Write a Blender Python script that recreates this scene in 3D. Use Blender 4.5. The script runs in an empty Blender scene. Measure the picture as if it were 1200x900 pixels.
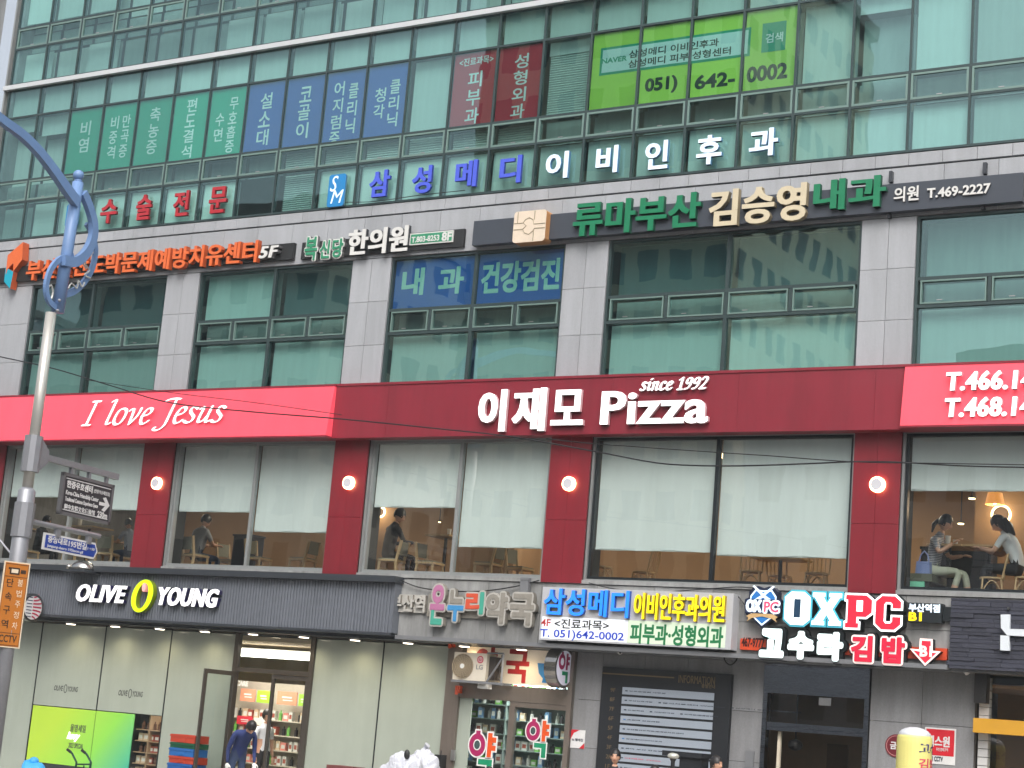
import bpy, math, random
from mathutils import Vector as V, Matrix
random.seed(7)
sc = bpy.context.scene
COL = sc.collection
# ------------------------------------------------------------------ camera, sky, sun, exposure
FPX = 2104.6456
CAM = V((22.0, -29.2151, 1.6))
CR = V((0.85440004, 0.5130144, 0.08256387)); CU = V((0.02802895, -0.204165, 0.97853514)); CF = V((-0.51885927, 0.83374629, 0.18881784))
cd = bpy.data.cameras.new('camera'); cam = bpy.data.objects.new('camera', cd); COL.objects.link(cam)
cd.sensor_fit = 'HORIZONTAL'; cd.sensor_width = 36; cd.lens = 36*FPX/1200; cd.clip_start = .1; cd.clip_end = 2000
cam.matrix_world = Matrix(((CR.x, CU.x, -CF.x, CAM.x), (CR.y, CU.y, -CF.y, CAM.y), (CR.z, CU.z, -CF.z, CAM.z), (0, 0, 0, 1)))
sc.camera = cam
SUN_EL, SUN_AZ = math.radians(50), math.radians(152)      # azimuth clockwise from +Y
wd = bpy.data.worlds.new('World'); sc.world = wd; wd.use_nodes = True
nt = wd.node_tree; bg = nt.nodes['Background']
sk = nt.nodes.new('ShaderNodeTexSky'); sk.sky_type = 'NISHITA'; sk.sun_disc = False
sk.sun_elevation = SUN_EL; sk.sun_rotation = SUN_AZ; sk.air_density = 1.2; sk.dust_density = 6; sk.ozone_density = 1
hs = nt.nodes.new('ShaderNodeHueSaturation'); hs.inputs['Saturation'].default_value = .42
nt.links.new(sk.outputs[0], hs.inputs['Color']); nt.links.new(hs.outputs[0], bg.inputs[0]); bg.inputs[1].default_value = .15
sd = bpy.data.lights.new('sun', 'SUN'); sd.energy = .8; sd.angle = math.radians(40); sd.color = (1, .99, .97)
so = bpy.data.objects.new('sun', sd); COL.objects.link(so)
sdir = V((math.sin(SUN_AZ)*math.cos(SUN_EL), math.cos(SUN_AZ)*math.cos(SUN_EL), math.sin(SUN_EL)))
so.rotation_euler = sdir.to_track_quat('Z', 'Y').to_euler(); so.location = (0, -20, 60)
sc.view_settings.view_transform = 'Standard'; sc.view_settings.look = 'None'; sc.view_settings.gamma = 1
sc.view_settings.use_curve_mapping = False; sc.view_settings.exposure = .62
sc.cycles.max_bounces = 8; sc.cycles.transparent_max_bounces = 12; sc.cycles.caustics_reflective = False; sc.cycles.caustics_refractive = False
sc.cycles.sample_clamp_indirect = 4

# ------------------------------------------------------------------ pixel of the photograph -> point on a real plane
def ray(px, py): return CF + CR*((px-600)/FPX) + CU*((450-py)/FPX)
def at(px, py, Y=0.0):
    d = ray(px, py); return CAM + d*((Y-CAM.y)/d.y)
def atp(px, py, P0, n):
    d = ray(px, py); return CAM + d*((P0-CAM).dot(n)/d.dot(n))
def X(px, py, Y=0.0): return at(px, py, Y).x
def Z(px, py, Y=0.0): return at(px, py, Y).z

# ------------------------------------------------------------------ materials
def lin(c): return tuple(((v/255)/12.92 if v/255 <= .04045 else ((v/255+.055)/1.055)**2.4) for v in c)
def ramp2(nt, fac, a, b):
    m = nt.nodes.new('ShaderNodeMix'); m.data_type = 'RGBA'
    m.inputs[6].default_value = (*a, 1); m.inputs[7].default_value = (*b, 1); nt.links.new(fac, m.inputs[0]); return m.outputs[2]
def M(name, rgb, rough=.55, metal=0., var=.1, scale=4., emit=0., ecol=None, bump=0., bscale=40., island=0., coat=0., spec=.5, stretch=(1, 1, 1), stain_fold=0.):
    m = bpy.data.materials.new(name); m.use_nodes = True; nt = m.node_tree; b = nt.nodes['Principled BSDF']
    b.inputs['Roughness'].default_value = rough; b.inputs['Metallic'].default_value = metal; b.inputs['Coat Weight'].default_value = coat
    b.inputs['Specular IOR Level'].default_value = spec
    tc = nt.nodes.new('ShaderNodeTexCoord'); mp = nt.nodes.new('ShaderNodeMapping'); mp.inputs['Scale'].default_value = stretch
    nt.links.new(tc.outputs['Object'], mp.inputs[0])
    n = nt.nodes.new('ShaderNodeTexNoise'); n.inputs['Scale'].default_value = scale; n.inputs['Detail'].default_value = 6; n.inputs['Roughness'].default_value = .65
    nt.links.new(mp.outputs[0], n.inputs['Vector'])
    fac = n.outputs['Fac']
    if island:
        g = nt.nodes.new('ShaderNodeNewGeometry'); mx = nt.nodes.new('ShaderNodeMix'); mx.inputs[0].default_value = island
        nt.links.new(fac, mx.inputs[2]); nt.links.new(g.outputs['Random Per Island'], mx.inputs[3]); fac = mx.outputs[0]
    lo = tuple(max(0, c*(1-2*var)) for c in rgb); hi = tuple(min(1, c*(1+2*var)) for c in rgb)
    base_ = ramp2(nt, fac, lo, hi)
    if stain_fold:      # run-off streaks and patches of dirt; on blinds, light variation painted in
        mp2 = nt.nodes.new('ShaderNodeMapping'); mp2.inputs['Scale'].default_value = (2.6, 2.6, .28); nt.links.new(tc.outputs['Object'], mp2.inputs[0])
        n3 = nt.nodes.new('ShaderNodeTexNoise'); n3.inputs['Scale'].default_value = 1.1; n3.inputs['Detail'].default_value = 7; n3.inputs['Roughness'].default_value = .7; nt.links.new(mp2.outputs[0], n3.inputs['Vector'])
        r3 = nt.nodes.new('ShaderNodeValToRGB'); r3.color_ramp.elements[0].position = .36; r3.color_ramp.elements[0].color = (1-stain_fold, 1-stain_fold, 1-stain_fold*1.05, 1); r3.color_ramp.elements[1].position = .62; r3.color_ramp.elements[1].color = (1, 1, 1, 1); nt.links.new(n3.outputs['Fac'], r3.inputs[0])
        mu = nt.nodes.new('ShaderNodeMix'); mu.data_type = 'RGBA'; mu.blend_type = 'MULTIPLY'; mu.inputs[0].default_value = 1; nt.links.new(base_, mu.inputs[6]); nt.links.new(r3.outputs[0], mu.inputs[7]); base_ = mu.outputs[2]
    nt.links.new(base_, b.inputs['Base Color'])
    if emit:
        b.inputs['Emission Color'].default_value = (*(ecol or rgb), 1); b.inputs['Emission Strength'].default_value = emit*.75
    if bump:
        n2 = nt.nodes.new('ShaderNodeTexNoise'); n2.inputs['Scale'].default_value = bscale; n2.inputs['Detail'].default_value = 4
        nt.links.new(mp.outputs[0], n2.inputs['Vector'])
        bp = nt.nodes.new('ShaderNodeBump'); bp.inputs['Strength'].default_value = bump; bp.inputs['Distance'].default_value = .02
        nt.links.new(n2.outputs['Fac'], bp.inputs['Height']); nt.links.new(bp.outputs[0], b.inputs['Normal'])
    return m
def GLASS(name, tint, refl=.08, tvar=.0, wave=.03, rcol=(1, 1, 1)):
    m = bpy.data.materials.new(name); m.use_nodes = True; nt = m.node_tree; N = nt.nodes; L = nt.links
    N.remove(N['Principled BSDF']); out = N['Material Output']
    t = N.new('ShaderNodeBsdfTransparent'); g = N.new('ShaderNodeBsdfGlossy'); g.inputs['Roughness'].default_value = .012; g.inputs['Color'].default_value = (*rcol, 1)
    oi = N.new('ShaderNodeObjectInfo')
    L.new(ramp2(nt, oi.outputs['Random'], tuple(c*(1-tvar) for c in tint), tuple(min(1, c*(1+tvar)) for c in tint)), t.inputs[0])
    fr = N.new('ShaderNodeLayerWeight'); fr.inputs[0].default_value = .5          # Schlick, the same from both sides
    pw = N.new('ShaderNodeMath'); pw.operation = 'POWER'; pw.inputs[1].default_value = 5; L.new(fr.outputs['Facing'], pw.inputs[0])
    ad = N.new('ShaderNodeMath'); ad.operation = 'MULTIPLY_ADD'; ad.inputs[1].default_value = 1-refl-.05; ad.inputs[2].default_value = refl+.05; L.new(pw.outputs[0], ad.inputs[0])
    mx = N.new('ShaderNodeMixShader'); L.new(ad.outputs[0], mx.inputs[0]); L.new(t.outputs[0], mx.inputs[1]); L.new(g.outputs[0], mx.inputs[2]); L.new(mx.outputs[0], out.inputs[0])
    if wave:
        ge = N.new('ShaderNodeNewGeometry'); no = N.new('ShaderNodeTexNoise'); no.inputs['Scale'].default_value = .9; no.inputs['Detail'].default_value = 1.5
        L.new(ge.outputs['Position'], no.inputs['Vector'])
        bp = N.new('ShaderNodeBump'); bp.inputs['Strength'].default_value = wave; bp.inputs['Distance'].default_value = .06
        L.new(no.outputs['Fac'], bp.inputs['Height']); L.new(bp.outputs[0], g.inputs['Normal'])
    return m
def LIT(name, rgb, e, base=None): return M(name, base or rgb, .4, var=.02, emit=e, ecol=rgb)

# ------------------------------------------------------------------ mesh builder
class Fr:   # a flat frame: a runs along A, b up, c out towards the viewer
    def __init__(s, P, A=(1, 0, 0), B=(0, 0, 1)):
        s.P = V(P); s.A = V(A).normalized(); s.B = V(B).normalized(); s.N = s.A.cross(s.B)
    def __call__(s, a, b, c=0.): return s.P + s.A*a + s.B*b + s.N*c
    def ab(s, px, py, c=0.):
        p = atp(px, py, s.P+s.N*c, s.N) - s.P; return p.dot(s.A), p.dot(s.B)
FAC = Fr((0, 0, 0))            # the facade plane: a = x, b = z, c = -y
GLY = {}
def glyphs(s, off, sp=1.):
    k = (s, off, sp)
    if k not in GLY:
        c = bpy.data.curves.new('g', 'FONT'); c.body = s; c.offset = off; c.extrude = .5; c.space_character = sp; c.resolution_u = 3
        o = bpy.data.objects.new('g', c); COL.objects.link(o)
        dg = bpy.context.evaluated_depsgraph_get(); me = bpy.data.meshes.new_from_object(o.evaluated_get(dg))
        vs = [tuple(v.co) for v in me.vertices]; fs = [(tuple(p.vertices), p.normal.z) for p in me.polygons]
        bpy.data.meshes.remove(me); bpy.data.objects.remove(o); bpy.data.curves.remove(c)
        GLY[k] = (vs, fs)
    return GLY[k]
class MB:
    def __init__(s): s.v = []; s.f = []; s.m = []
    def face(s, pts, m=0):
        n = len(s.v); s.v += [V(p) for p in pts]; s.f.append(tuple(range(n, n+len(pts)))); s.m.append(m); return s
    def hexa(s, p, m=0):   # p[0:4] bottom loop, p[4:8] top loop
        n = len(s.v); s.v += [V(q) for q in p]
        for f in ((3, 2, 1, 0), (4, 5, 6, 7), (0, 1, 5, 4), (1, 2, 6, 5), (2, 3, 7, 6), (3, 0, 4, 7)):
            s.f.append(tuple(n+i for i in f)); s.m.append(m)
        return s
    def box(s, x0, x1, y0, y1, z0, z1, m=0):
        return s.hexa([(x0, y0, z0), (x1, y0, z0), (x1, y1, z0), (x0, y1, z0), (x0, y0, z1), (x1, y0, z1), (x1, y1, z1), (x0, y1, z1)], m)
    def fbox(s, fr, a0, a1, b0, b1, c0, c1, m=0):
        return s.hexa([fr(a0, b0, c1), fr(a1, b0, c1), fr(a1, b0, c0), fr(a0, b0, c0), fr(a0, b1, c1), fr(a1, b1, c1), fr(a1, b1, c0), fr(a0, b1, c0)], m)
    def prism(s, fr, poly, c0, c1, m=0, ms=None):
        ms = m if ms is None else ms; n = len(s.v); k = len(poly)
        ar = sum(poly[i][0]*poly[(i+1) % k][1]-poly[(i+1) % k][0]*poly[i][1] for i in range(k))
        if ar < 0: poly = poly[::-1]
        s.v += [fr(a, b, c1) for a, b in poly] + [fr(a, b, c0) for a, b in poly]
        s.f.append(tuple(range(n, n+k))); s.m.append(m); s.f.append(tuple(range(n+2*k-1, n+k-1, -1))); s.m.append(ms)
        for i in range(k):
            j = (i+1) % k; s.f.append((n+i, n+k+i, n+k+j, n+j)); s.m.append(ms)
        return s
    def ring(s, fr, a, b, ra, rb, ta, c0, c1, m=0, ms=None, n=28, tb=None):
        ms = m if ms is None else ms; tb = ta if tb is None else tb
        for i in range(n):
            t0, t1 = 2*math.pi*i/n, 2*math.pi*(i+1)/n
            o = lambda t, k: (a+(ra-k*ta)*math.cos(t), b+(rb-k*tb)*math.sin(t))
            q = [o(t0, 0), o(t1, 0), o(t1, 1), o(t0, 1)]
            s.face([fr(*p, c1) for p in q][::1], m)
            s.face([fr(*q[1], c1), fr(*q[0], c1), fr(*q[0], c0), fr(*q[1], c0)], ms)
            s.face([fr(*q[3], c1), fr(*q[2], c1), fr(*q[2], c0), fr(*q[3], c0)], ms)
        return s
    def disc(s, fr, a, b, ra, rb, c0, c1, m=0, ms=None, n=28):
        return s.prism(fr, [(a+ra*math.cos(2*math.pi*i/n), b+rb*math.sin(2*math.pi*i/n)) for i in range(n)], c0, c1, m, ms)
    def tube(s, path, r, n=8, m=0, flat=None):
        path = [V(p) for p in path]; k = len(path); rs = r if isinstance(r, (list, tuple)) else [r]*k
        base = len(s.v); up = V((0, 0, 1)); prev = None
        for i, p in enumerate(path):
            t = (path[min(i+1, k-1)]-path[max(i-1, 0)]).normalized()
            if prev is None: a = t.orthogonal().normalized() if flat is None else (V(flat)-t*V(flat).dot(t)).normalized()
            else: a = (prev - t*prev.dot(t)).normalized()
            prev = a; b = t.cross(a)
            for j in range(n):
                an = 2*math.pi*j/n; s.v.append(p+(a*math.cos(an)+b*math.sin(an))*rs[i])
        for i in range(k-1):
            for j in range(n):
                j2 = (j+1) % n; s.f.append((base+i*n+j, base+i*n+j2, base+(i+1)*n+j2, base+(i+1)*n+j)); s.m.append(m)
        s.f.append(tuple(base+j for j in range(n))[::-1]); s.m.append(m); s.f.append(tuple(base+(k-1)*n+j for j in range(n))); s.m.append(m)
        return s
    def bar(s, p0, p1, w, d, m=0, up=(0, 0, 1)):   # rectangular bar
        p0 = V(p0); p1 = V(p1); t = (p1-p0).normalized(); a = t.cross(V(up))
        a = (a if a.length > 1e-4 else t.orthogonal()).normalized()*w/2; b = a.cross(t).normalized()*d/2
        return s.hexa([p0-a-b, p0+a-b, p0+a+b, p0-a+b, p1-a-b, p1+a-b, p1+a+b, p1-a+b], m)
    def ell(s, c, rx, ry, rz, m=0, nu=14, nv=9, R=None, fn=None):
        c = V(c); base = len(s.v); R = R or Matrix.Identity(3)
        for i in range(nv+1):
            ph = math.pi*i/nv
            for j in range(nu):
                th = 2*math.pi*j/nu; p = V((rx*math.sin(ph)*math.cos(th), ry*math.sin(ph)*math.sin(th), rz*math.cos(ph)))
                if fn: p = fn(p)
                s.v.append(c + R @ p)
        for i in range(nv):
            for j in range(nu):
                j2 = (j+1) % nu; s.f.append((base+i*nu+j, base+(i+1)*nu+j, base+(i+1)*nu+j2, base+i*nu+j2)); s.m.append(m)
        return s
    def text(s, fr, txt, a0, a1, b0, b1, c0, c1, m=0, ms=None, off=.02, shear=0., only=None, keep=False, sp=1.):
        ms = m if ms is None else ms; vs, fs = glyphs(txt, off, sp)
        xs = [v[0]+shear*v[1] for v in vs]; ys = [v[1] for v in vs]; x0, x1, y0, y1 = min(xs), max(xs), min(ys), max(ys)
        sa = (a1-a0)/(x1-x0); sb = (b1-b0)/(y1-y0); n = len(s.v)
        if keep: sa = sb = min(sa, sb)
        flat = abs(c1-c0) < 1e-6
        s.v += [fr(a0+(x-x0)*sa, b0+(y-y0)*sb, c0+(v[2]+.5)*(c1-c0)) for v, x, y in zip(vs, xs, ys)]
        for i, (f, nz) in enumerate(fs):
            if flat and nz < .5: continue
            if only is not None and i not in only: continue
            s.f.append(tuple(n+q for q in f)); s.m.append(m if nz > .5 else ms)
        return s
    def dilate(s, r, n=12, fr=None):     # thicker outline: the same shape again all round a small circle
        fr = fr or FAC; vs, fs, ms = list(s.v), list(s.f), list(s.m)
        for k in range(n):
            t = 2*math.pi*k/n; d = fr.A*(r*math.cos(t))+fr.B*(r*math.sin(t))-fr.N*(.0003*(k+1)); q = len(s.v)
            s.v += [v+d for v in vs]; s.f += [tuple(q+i for i in f) for f in fs]; s.m += ms
        return s
    def build(s, name, mats, parent=None, smooth=False, origin=None):
        mats = mats if isinstance(mats, (list, tuple)) else [mats]
        used = sorted({i for f in s.f for i in f}); mp = {o: i for i, o in enumerate(used)}
        vv = [s.v[i] for i in used]
        if origin is None:
            if parent is not None: origin = V(parent['_o'])
            else:
                origin = V(((min(p.x for p in vv)+max(p.x for p in vv))/2, (min(p.y for p in vv)+max(p.y for p in vv))/2, min(p.z for p in vv)))
        origin = V(origin)
        me = bpy.data.meshes.new(name); me.from_pydata([tuple(p-origin) for p in vv], [], [tuple(mp[i] for i in f) for f in s.f])
        for q in mats: me.materials.append(q)
        me.polygons.foreach_set('material_index', [min(i, len(mats)-1) for i in s.m])
        if smooth: me.polygons.foreach_set('use_smooth', [True]*len(me.polygons))
        me.update()
        o = bpy.data.objects.new(name, me); COL.objects.link(o); o['_o'] = tuple(origin)
        if parent is not None:
            o.parent = parent; o.location = origin - V(parent['_o'])
        else: o.location = origin
        return o
def letters(fr, txt, a0, a1, b0, b1, c0, c1, off=.02, shear=0., sp=1.):
    """one builder per character of the line"""
    vs, fs = glyphs(txt, off, sp); bar = max(v[0] for v in glyphs('|', 0, sp)[0])
    edges = [max(v[0] for v in glyphs(txt[:i]+'|', 0, sp)[0])-bar for i in range(1, len(txt)+1)]
    # islands
    par = list(range(len(vs)))
    def find(i):
        while par[i] != i: par[i] = par[par[i]]; i = par[i]
        return i
    for f, _ in fs:
        r0 = find(f[0])
        for q in f[1:]: par[find(q)] = r0
    box = {}
    for i, v in enumerate(vs):
        r_ = find(i); b = box.setdefault(r_, [9e9, -9e9]); b[0] = min(b[0], v[0]); b[1] = max(b[1], v[0])
    groups = {}
    for i, (f, _) in enumerate(fs):
        b = box[find(f[0])]; mid = (b[0]+b[1])/2; k = next((j for j, e in enumerate(edges) if mid < e), len(edges)-1)
        groups.setdefault(k, set()).add(i)
    return [MB().text(fr, txt, a0, a1, b0, b1, c0, c1, 0, 1, off, shear, only=groups[k], sp=sp) for k in sorted(groups)]

def empty(name, loc, label, cat, group=None, rz=0):
    o = bpy.data.objects.new(name, None); COL.objects.link(o); o.location = loc; o['_o'] = tuple(loc); o.empty_display_size = .1
    o['label'] = label; o['category'] = cat
    if group: o['group'] = group
    o.rotation_euler.z = rz
    return o
def tag(o, label, cat, group=None, kind=None):
    o['label'] = label; o['category'] = cat
    if group: o['group'] = group
    if kind: o['kind'] = kind
    return o
def dup(root, loc=None, rz=None, label=None, parent=None):
    def cp(o, p):
        c = o.copy(); COL.objects.link(c)
        if p is not None: c.parent = p
        for ch in [q for q in KIDS.get(o.name, [])]: cp(ch, c)
        return c
    KIDS.clear()
    for q in bpy.data.objects:
        if q.parent: KIDS.setdefault(q.parent.name, []).append(q)
    r = cp(root, parent)
    if loc is not None: r.location = loc
    if rz is not None: r.rotation_euler.z = rz
    if label: r['label'] = label
    return r
KIDS = {}
# ------------------------------------------------------------------ palette
GR = M('granite', lin((167, 170, 175)), .5, var=.12, scale=55, island=.3, bump=.12, bscale=120, stain_fold=.14)
GRD = M('granite_weathered', lin((150, 151, 151)), .6, var=.2, scale=9, island=.3, bump=.15, bscale=90, stretch=(1, 1, .35), stain_fold=.3)
GRL = M('granite_ground_floor', lin((140, 141, 144)), .55, var=.16, scale=45, island=.25, bump=.12, bscale=110, stain_fold=.25)
JOINT = M('joint', (.03, .03, .03), .9)
DARK = M('dark_void', (.012, .013, .014), .8)
MULL = M('mullion_green_grey', lin((60, 76, 77)), .4, .3, var=.05)
FRG = M('frame_grey', lin((150, 154, 154)), .4, .3, var=.06)
FRB = M('frame_black', lin((36, 42, 46)), .4, .3, var=.05)
VENTF = M('vent_frame', lin((116, 142, 136)), .4, .2, var=.05)
WHITEBAND = M('white_spandrel', lin((205, 208, 210)), .4, .2, var=.04)
MAROON = M('maroon_panel', lin((136, 35, 51)), .45, var=.07, scale=1.2, island=.35, coat=.15, stain_fold=.16, bump=.02, bscale=1.5)
REDBOX = M('red_lightbox', lin((216, 70, 86)), .4, var=.05, scale=.8, emit=.5, ecol=lin((255, 84, 102)), stain_fold=.12)
REDCOL = M('red_pillar_panel', lin((128, 29, 42)), .45, var=.06, scale=1.5, coat=.15, stain_fold=.14)
BLIND = M('blind_fabric', lin((222, 229, 227)), .8, var=.03, scale=2.5, bump=.06, bscale=6, stretch=(3, 3, .4), stain_fold=.07)  # soft light variation of the folds painted in through the streak noise
OBLIND = M('office_blind', lin((206, 220, 212)), .8, var=.07, scale=2, stretch=(5, 5, .3), bump=.1, bscale=7)
OBLIND3 = M('office_blind_grey', lin((158, 172, 166)), .85, var=.12, scale=2, stretch=(4, 4, .4))
DIMROOM = M('office_blind_dark', lin((84, 108, 110)), .85, var=.12, scale=2, stretch=(4, 4, .4))  # dim room tone as a teal sheet, added where bare panes went black
OBLIND4 = M('office_blind_mid', lin((205, 216, 208)), .85, var=.1, scale=2, stretch=(4, 4, .4))
OBLIND2 = M('office_curtain_tan', lin((170, 160, 128)), .8, var=.1, scale=3, stretch=(5, 5, .3))
GCURT = GLASS('tinted_green_glass', (.56, .75, .745), .11, .12, .04, (.64, .94, .95))
G3 = GLASS('tinted_green_window_glass', (.50, .69, .68), .12, .12, .04, (.64, .94, .94))
GV = GLASS('vent_glass', (.56, .72, .71), .10, .2, .04, (.64, .94, .95))
G2 = GLASS('restaurant_glass', (.86, .915, .905), .055, .02, .04)
GS = GLASS('shop_glass', (.86, .9, .88), .03, .02, .03)
BROWN = M('restaurant_wall', lin((172, 136, 100)), .7, var=.12, scale=1.5)
BROWND = M('restaurant_ceiling', lin((92, 72, 56)), .8, var=.1)
OFFW = M('office_wall', lin((120, 130, 122)), .8, var=.1)
FLOORM = M('floor_wood', lin((96, 74, 56)), .5, var=.2)
BRONZE = M('door_bronze', lin((92, 86, 80)), .35, .5, var=.08)
STEEL = M('stainless', lin((170, 168, 164)), .22, 1, var=.08, bump=.05, bscale=3)
ALU = M('aluminium', lin((190, 190, 190)), .35, .9, var=.06)
WHITE = M('white_paint', (.78, .78, .77), .5, var=.04)
BLACK = M('black_plastic', (.015, .015, .017), .45)
GREYM = M('grey_metal', lin((128, 130, 134)), .5, .3, var=.08)
DGREY = M('dark_grey_metal', lin((62, 66, 72)), .45, .3, var=.08)

# ------------------------------------------------------------------ ground
G0 = -.35
ASPH = M('asphalt', (.05, .05, .052), .85, var=.2, scale=2, bump=.4, bscale=90)
PAVE = M('paving', lin((150, 146, 140)), .8, var=.15, scale=3, bump=.2)
def struct(o): o['kind'] = 'structure'; return o
struct(MB().box(-300, 300, -400, 300, G0-.5, G0-.15).build('road', ASPH))
mb = MB()
for i in range(80):
    for j in range(18): mb.box(-24+i*.6, -24+i*.6+.594, -10.2+j*.6, -10.2+j*.6+.594, G0-.15, G0)
struct(mb.build('pavement', M('paving_slab', lin((150, 146, 140)), .8, var=.12, scale=3, island=.6, bump=.2)))
mb = MB()
for i in range(48): mb.box(-24+i, -24+i+.99, -10.4, -10.206, G0-.16, G0+.005)
struct(mb.build('kerb', GR))
mb = MB()
for i in range(14): mb.box(-40+i*6, -37+i*6, -15.1, -14.95, G0-.15, G0-.146)
mb.box(-60, 60, -18.6, -18.45, G0-.15, G0-.146); mb.box(-60, 60, -18.9, -18.75, G0-.15, G0-.146)
struct(mb.build('lane_marking', WHITE))
struct(MB().box(-24, 24, .6, 1.0, G0-.15, G0-.002).build('threshold', GRD))

# ------------------------------------------------------------------ the office building
BX0, BX1 = -11.6, 19.0
bld = empty('office_building', (3.7, 0, G0), 'wide office block with green glass curtain wall above grey granite and red restaurant floor', 'building')
U = 1.1; MX = lambda k: -10.402+U*k
R4, R3, R2, R1, R0 = 12.18, 13.13, 13.68, 15.33, 16.12; FH = 4.015
def clad(mb, x0, x1, z0, z1, nx, nz, yf=-.03, g=.008):
    for i in range(nx):
        for j in range(nz):
            a = x0+(x1-x0)*i/nx; b = x0+(x1-x0)*(i+1)/nx; c = z0+(z1-z0)*j/nz; d = z0+(z1-z0)*(j+1)/nz
            mb.box(a+g/2, b-g/2, yf, .04, c+g/2, d-g/2)
# window openings
W3X = [(-9.72, -5.49), (-4.53, -.33), (.66, 4.80), (5.755, 10.85), (11.85, 16.9)]
W2X = [(-9.78, -5.56), (-4.58, -.32), (.62, 4.81), (5.78, 10.87), (11.81, 16.9)]
mb = MB()
clad(mb, BX0, BX1, 11.925, 12.15, 50, 1); clad(mb, BX0, BX1, 10.99, 11.895, 32, 1)
piers = [(BX0, -9.72)]+[(W3X[i][1], W3X[i+1][0]) for i in range(4)]+[(16.9, BX1)]
for a, b in piers: clad(mb, a, b, 8.2, 10.982, 2, 3)
mb.build('granite_cladding', GR, bld)
mb = MB(); clad(mb, BX0, BX1, 3.24, 4.36, 26, 2, -.03); mb.box(BX0, BX1, -.06, .1, 4.37, 4.44)
mb.build('granite_fascia', GRD, bld)
# ground floor piers in granite
mb = MB()
def gclad(a, b, nx, nz=4, z1=3.15): 
    for i in range(nx):
        for j in range(nz):
            mb.box(a+(b-a)*i/nx+.004, a+(b-a)*(i+1)/nx-.004, .5, .62, G0+(z1-G0)*j/nz+.004, G0+(z1-G0)*(j+1)/nz-.004)
XP = [X(675, 790, .5), X(706, 790, .5), X(857.5, 791, .5), X(896, 800, .5), X(1021, 800, .5), X(1144, 800, .5)]
gclad(XP[0], XP[1], 1); gclad(XP[1], XP[2], 3); gclad(XP[2], XP[3], 1); mb.build('granite_pier', GRL, bld)
mb = MB(); gclad(XP[4], XP[5], 2); mb.build('granite_pier', GRL, bld)
# backing, slabs, rooms (all dark where nothing is lit)
mb = MB()
for z0, z1 in ((3.16, 4.38), (7.2, 8.3), (10.99, 12.14)): mb.box(BX0, BX1, .05, .5, z0, z1)
for a, b in piers: mb.box(a, b, .05, .5, 8.3, 10.99)
for (a, b) in [(BX0, -9.78)]+[(W2X[i][1], W2X[i+1][0]) for i in range(4)]+[(16.9, BX1)]: mb.box(a, b, .05, .5, 4.38, 7.2)
for a, b in ((XP[0], XP[3]), (XP[4], XP[5])): mb.box(a+.02, b-.02, .63, .8, G0, 3.16)
mb.build('wall', JOINT, bld)
mb = MB()
for z in (3.42, 7.5, 11.6, 15.75, 19.75): mb.box(BX0+.1, BX1-.1, .5, 9, z, z+.35)
mb.box(BX0+.05, BX1-.05, .1, 9.2, 20.15, 20.3)
mb.build('floor_slab', OFFW, bld)
mb = MB(); mb.box(BX0, BX0+.2, .06, 9, G0, 20.2); mb.box(BX1-.2, BX1, .06, 9, G0, 20.2); mb.box(BX0, BX1, 9, 9.2, G0, 20.2)
mb.build('outer_wall', GRD, bld)
mb = MB(); mb.box(BX0+.2, BX1-.2, 4.9, 5, 7.9, 11.6); mb.box(BX0+.2, BX1-.2, 4.9, 5, 12, 20)
mb.build('partition', OFFW, bld)
mb = MB(); mb.box(BX0, BX1, -.05, 1, 20.16, 20.9); mb.build('parapet', GR, bld)
mb = MB(); mb.box(BX0-.04, BX1, -.10, .03, 16.06, 16.17); mb.build('white_band', WHITEBAND, bld)
mb = MB(); mb.box(BX0-.05, BX0, -.04, .2, 12.1, 20.2); mb.build('corner_trim', FRG, bld)
# restaurant room
mb = MB(); mb.box(BX0+.2, BX1-.2, 6.5, 6.6, 3.8, 7.5); mb.box(1.9, 2.05, 3.5, 6.5, 3.8, 7.5); mb.box(13.4, 13.9, 4.2, 4.7, 3.8, 7.5)
mb.build('restaurant_partition', BROWN, bld)
mb = MB(); mb.box(BX0+.2, BX1-.2, .5, 6.5, 7.35, 7.45); mb.build('restaurant_ceiling', BROWND, bld)
mb = MB(); mb.box(BX0+.2, BX1-.2, .3, 6.5, 3.78, FL := 4.36); mb.build('restaurant_floor', FLOORM, bld)
# curtain wall: one window per bay and storey, copied
def cwin():
    x0, x1 = 0, U; w = .021
    m = MB()
    m.box(x0-w, x0+w, -.006, .1, R4, R0-.002)
    for z in (R4+.02, R3, R2, R1): m.box(x0+w, x1-w, -.003, .1, z-.022, z+.022)
    m.box(x0+w, x1-w, -.003, .1, R0-.06, R0-.02)
    wf = m.build('curtain_wall_window', MULL, bld, origin=(0, 0, R4))
    p = MB()
    for a, b in ((R4, R3), (R2, R1), (R1, R0)): p.face([(x0+w, .015, a+.02), (x1-w, .015, a+.02), (x1-w, .015, b-.02), (x0+w, .015, b-.02)])
    p.build('pane', GCURT, wf, origin=(0, 0, R4))
    v = MB(); a, b, c, d, t = x0+w+.006, x1-w-.006, R3+.026, R2-.026, .04
    for q in ((a, b, c, c+t), (a, b, d-t, d), (a, a+t, c+t, d-t), (b-t, b, c+t, d-t)): v.box(q[0], q[1], .0, .05, q[2], q[3], 0)
    v.face([(a+t, .025, c+t), (b-t, .025, c+t), (b-t, .025, d-t), (a+t, .025, d-t)], 1); v.box((a+b)/2-.05, (a+b)/2+.05, .005, .02, c+.05, c+.065, 2)
    v.build('vent_sash', [VENTF, GV, ALU], wf, origin=(0, 0, R4))
    return wf
W0 = cwin()
rnd = random.Random(5)
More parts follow.
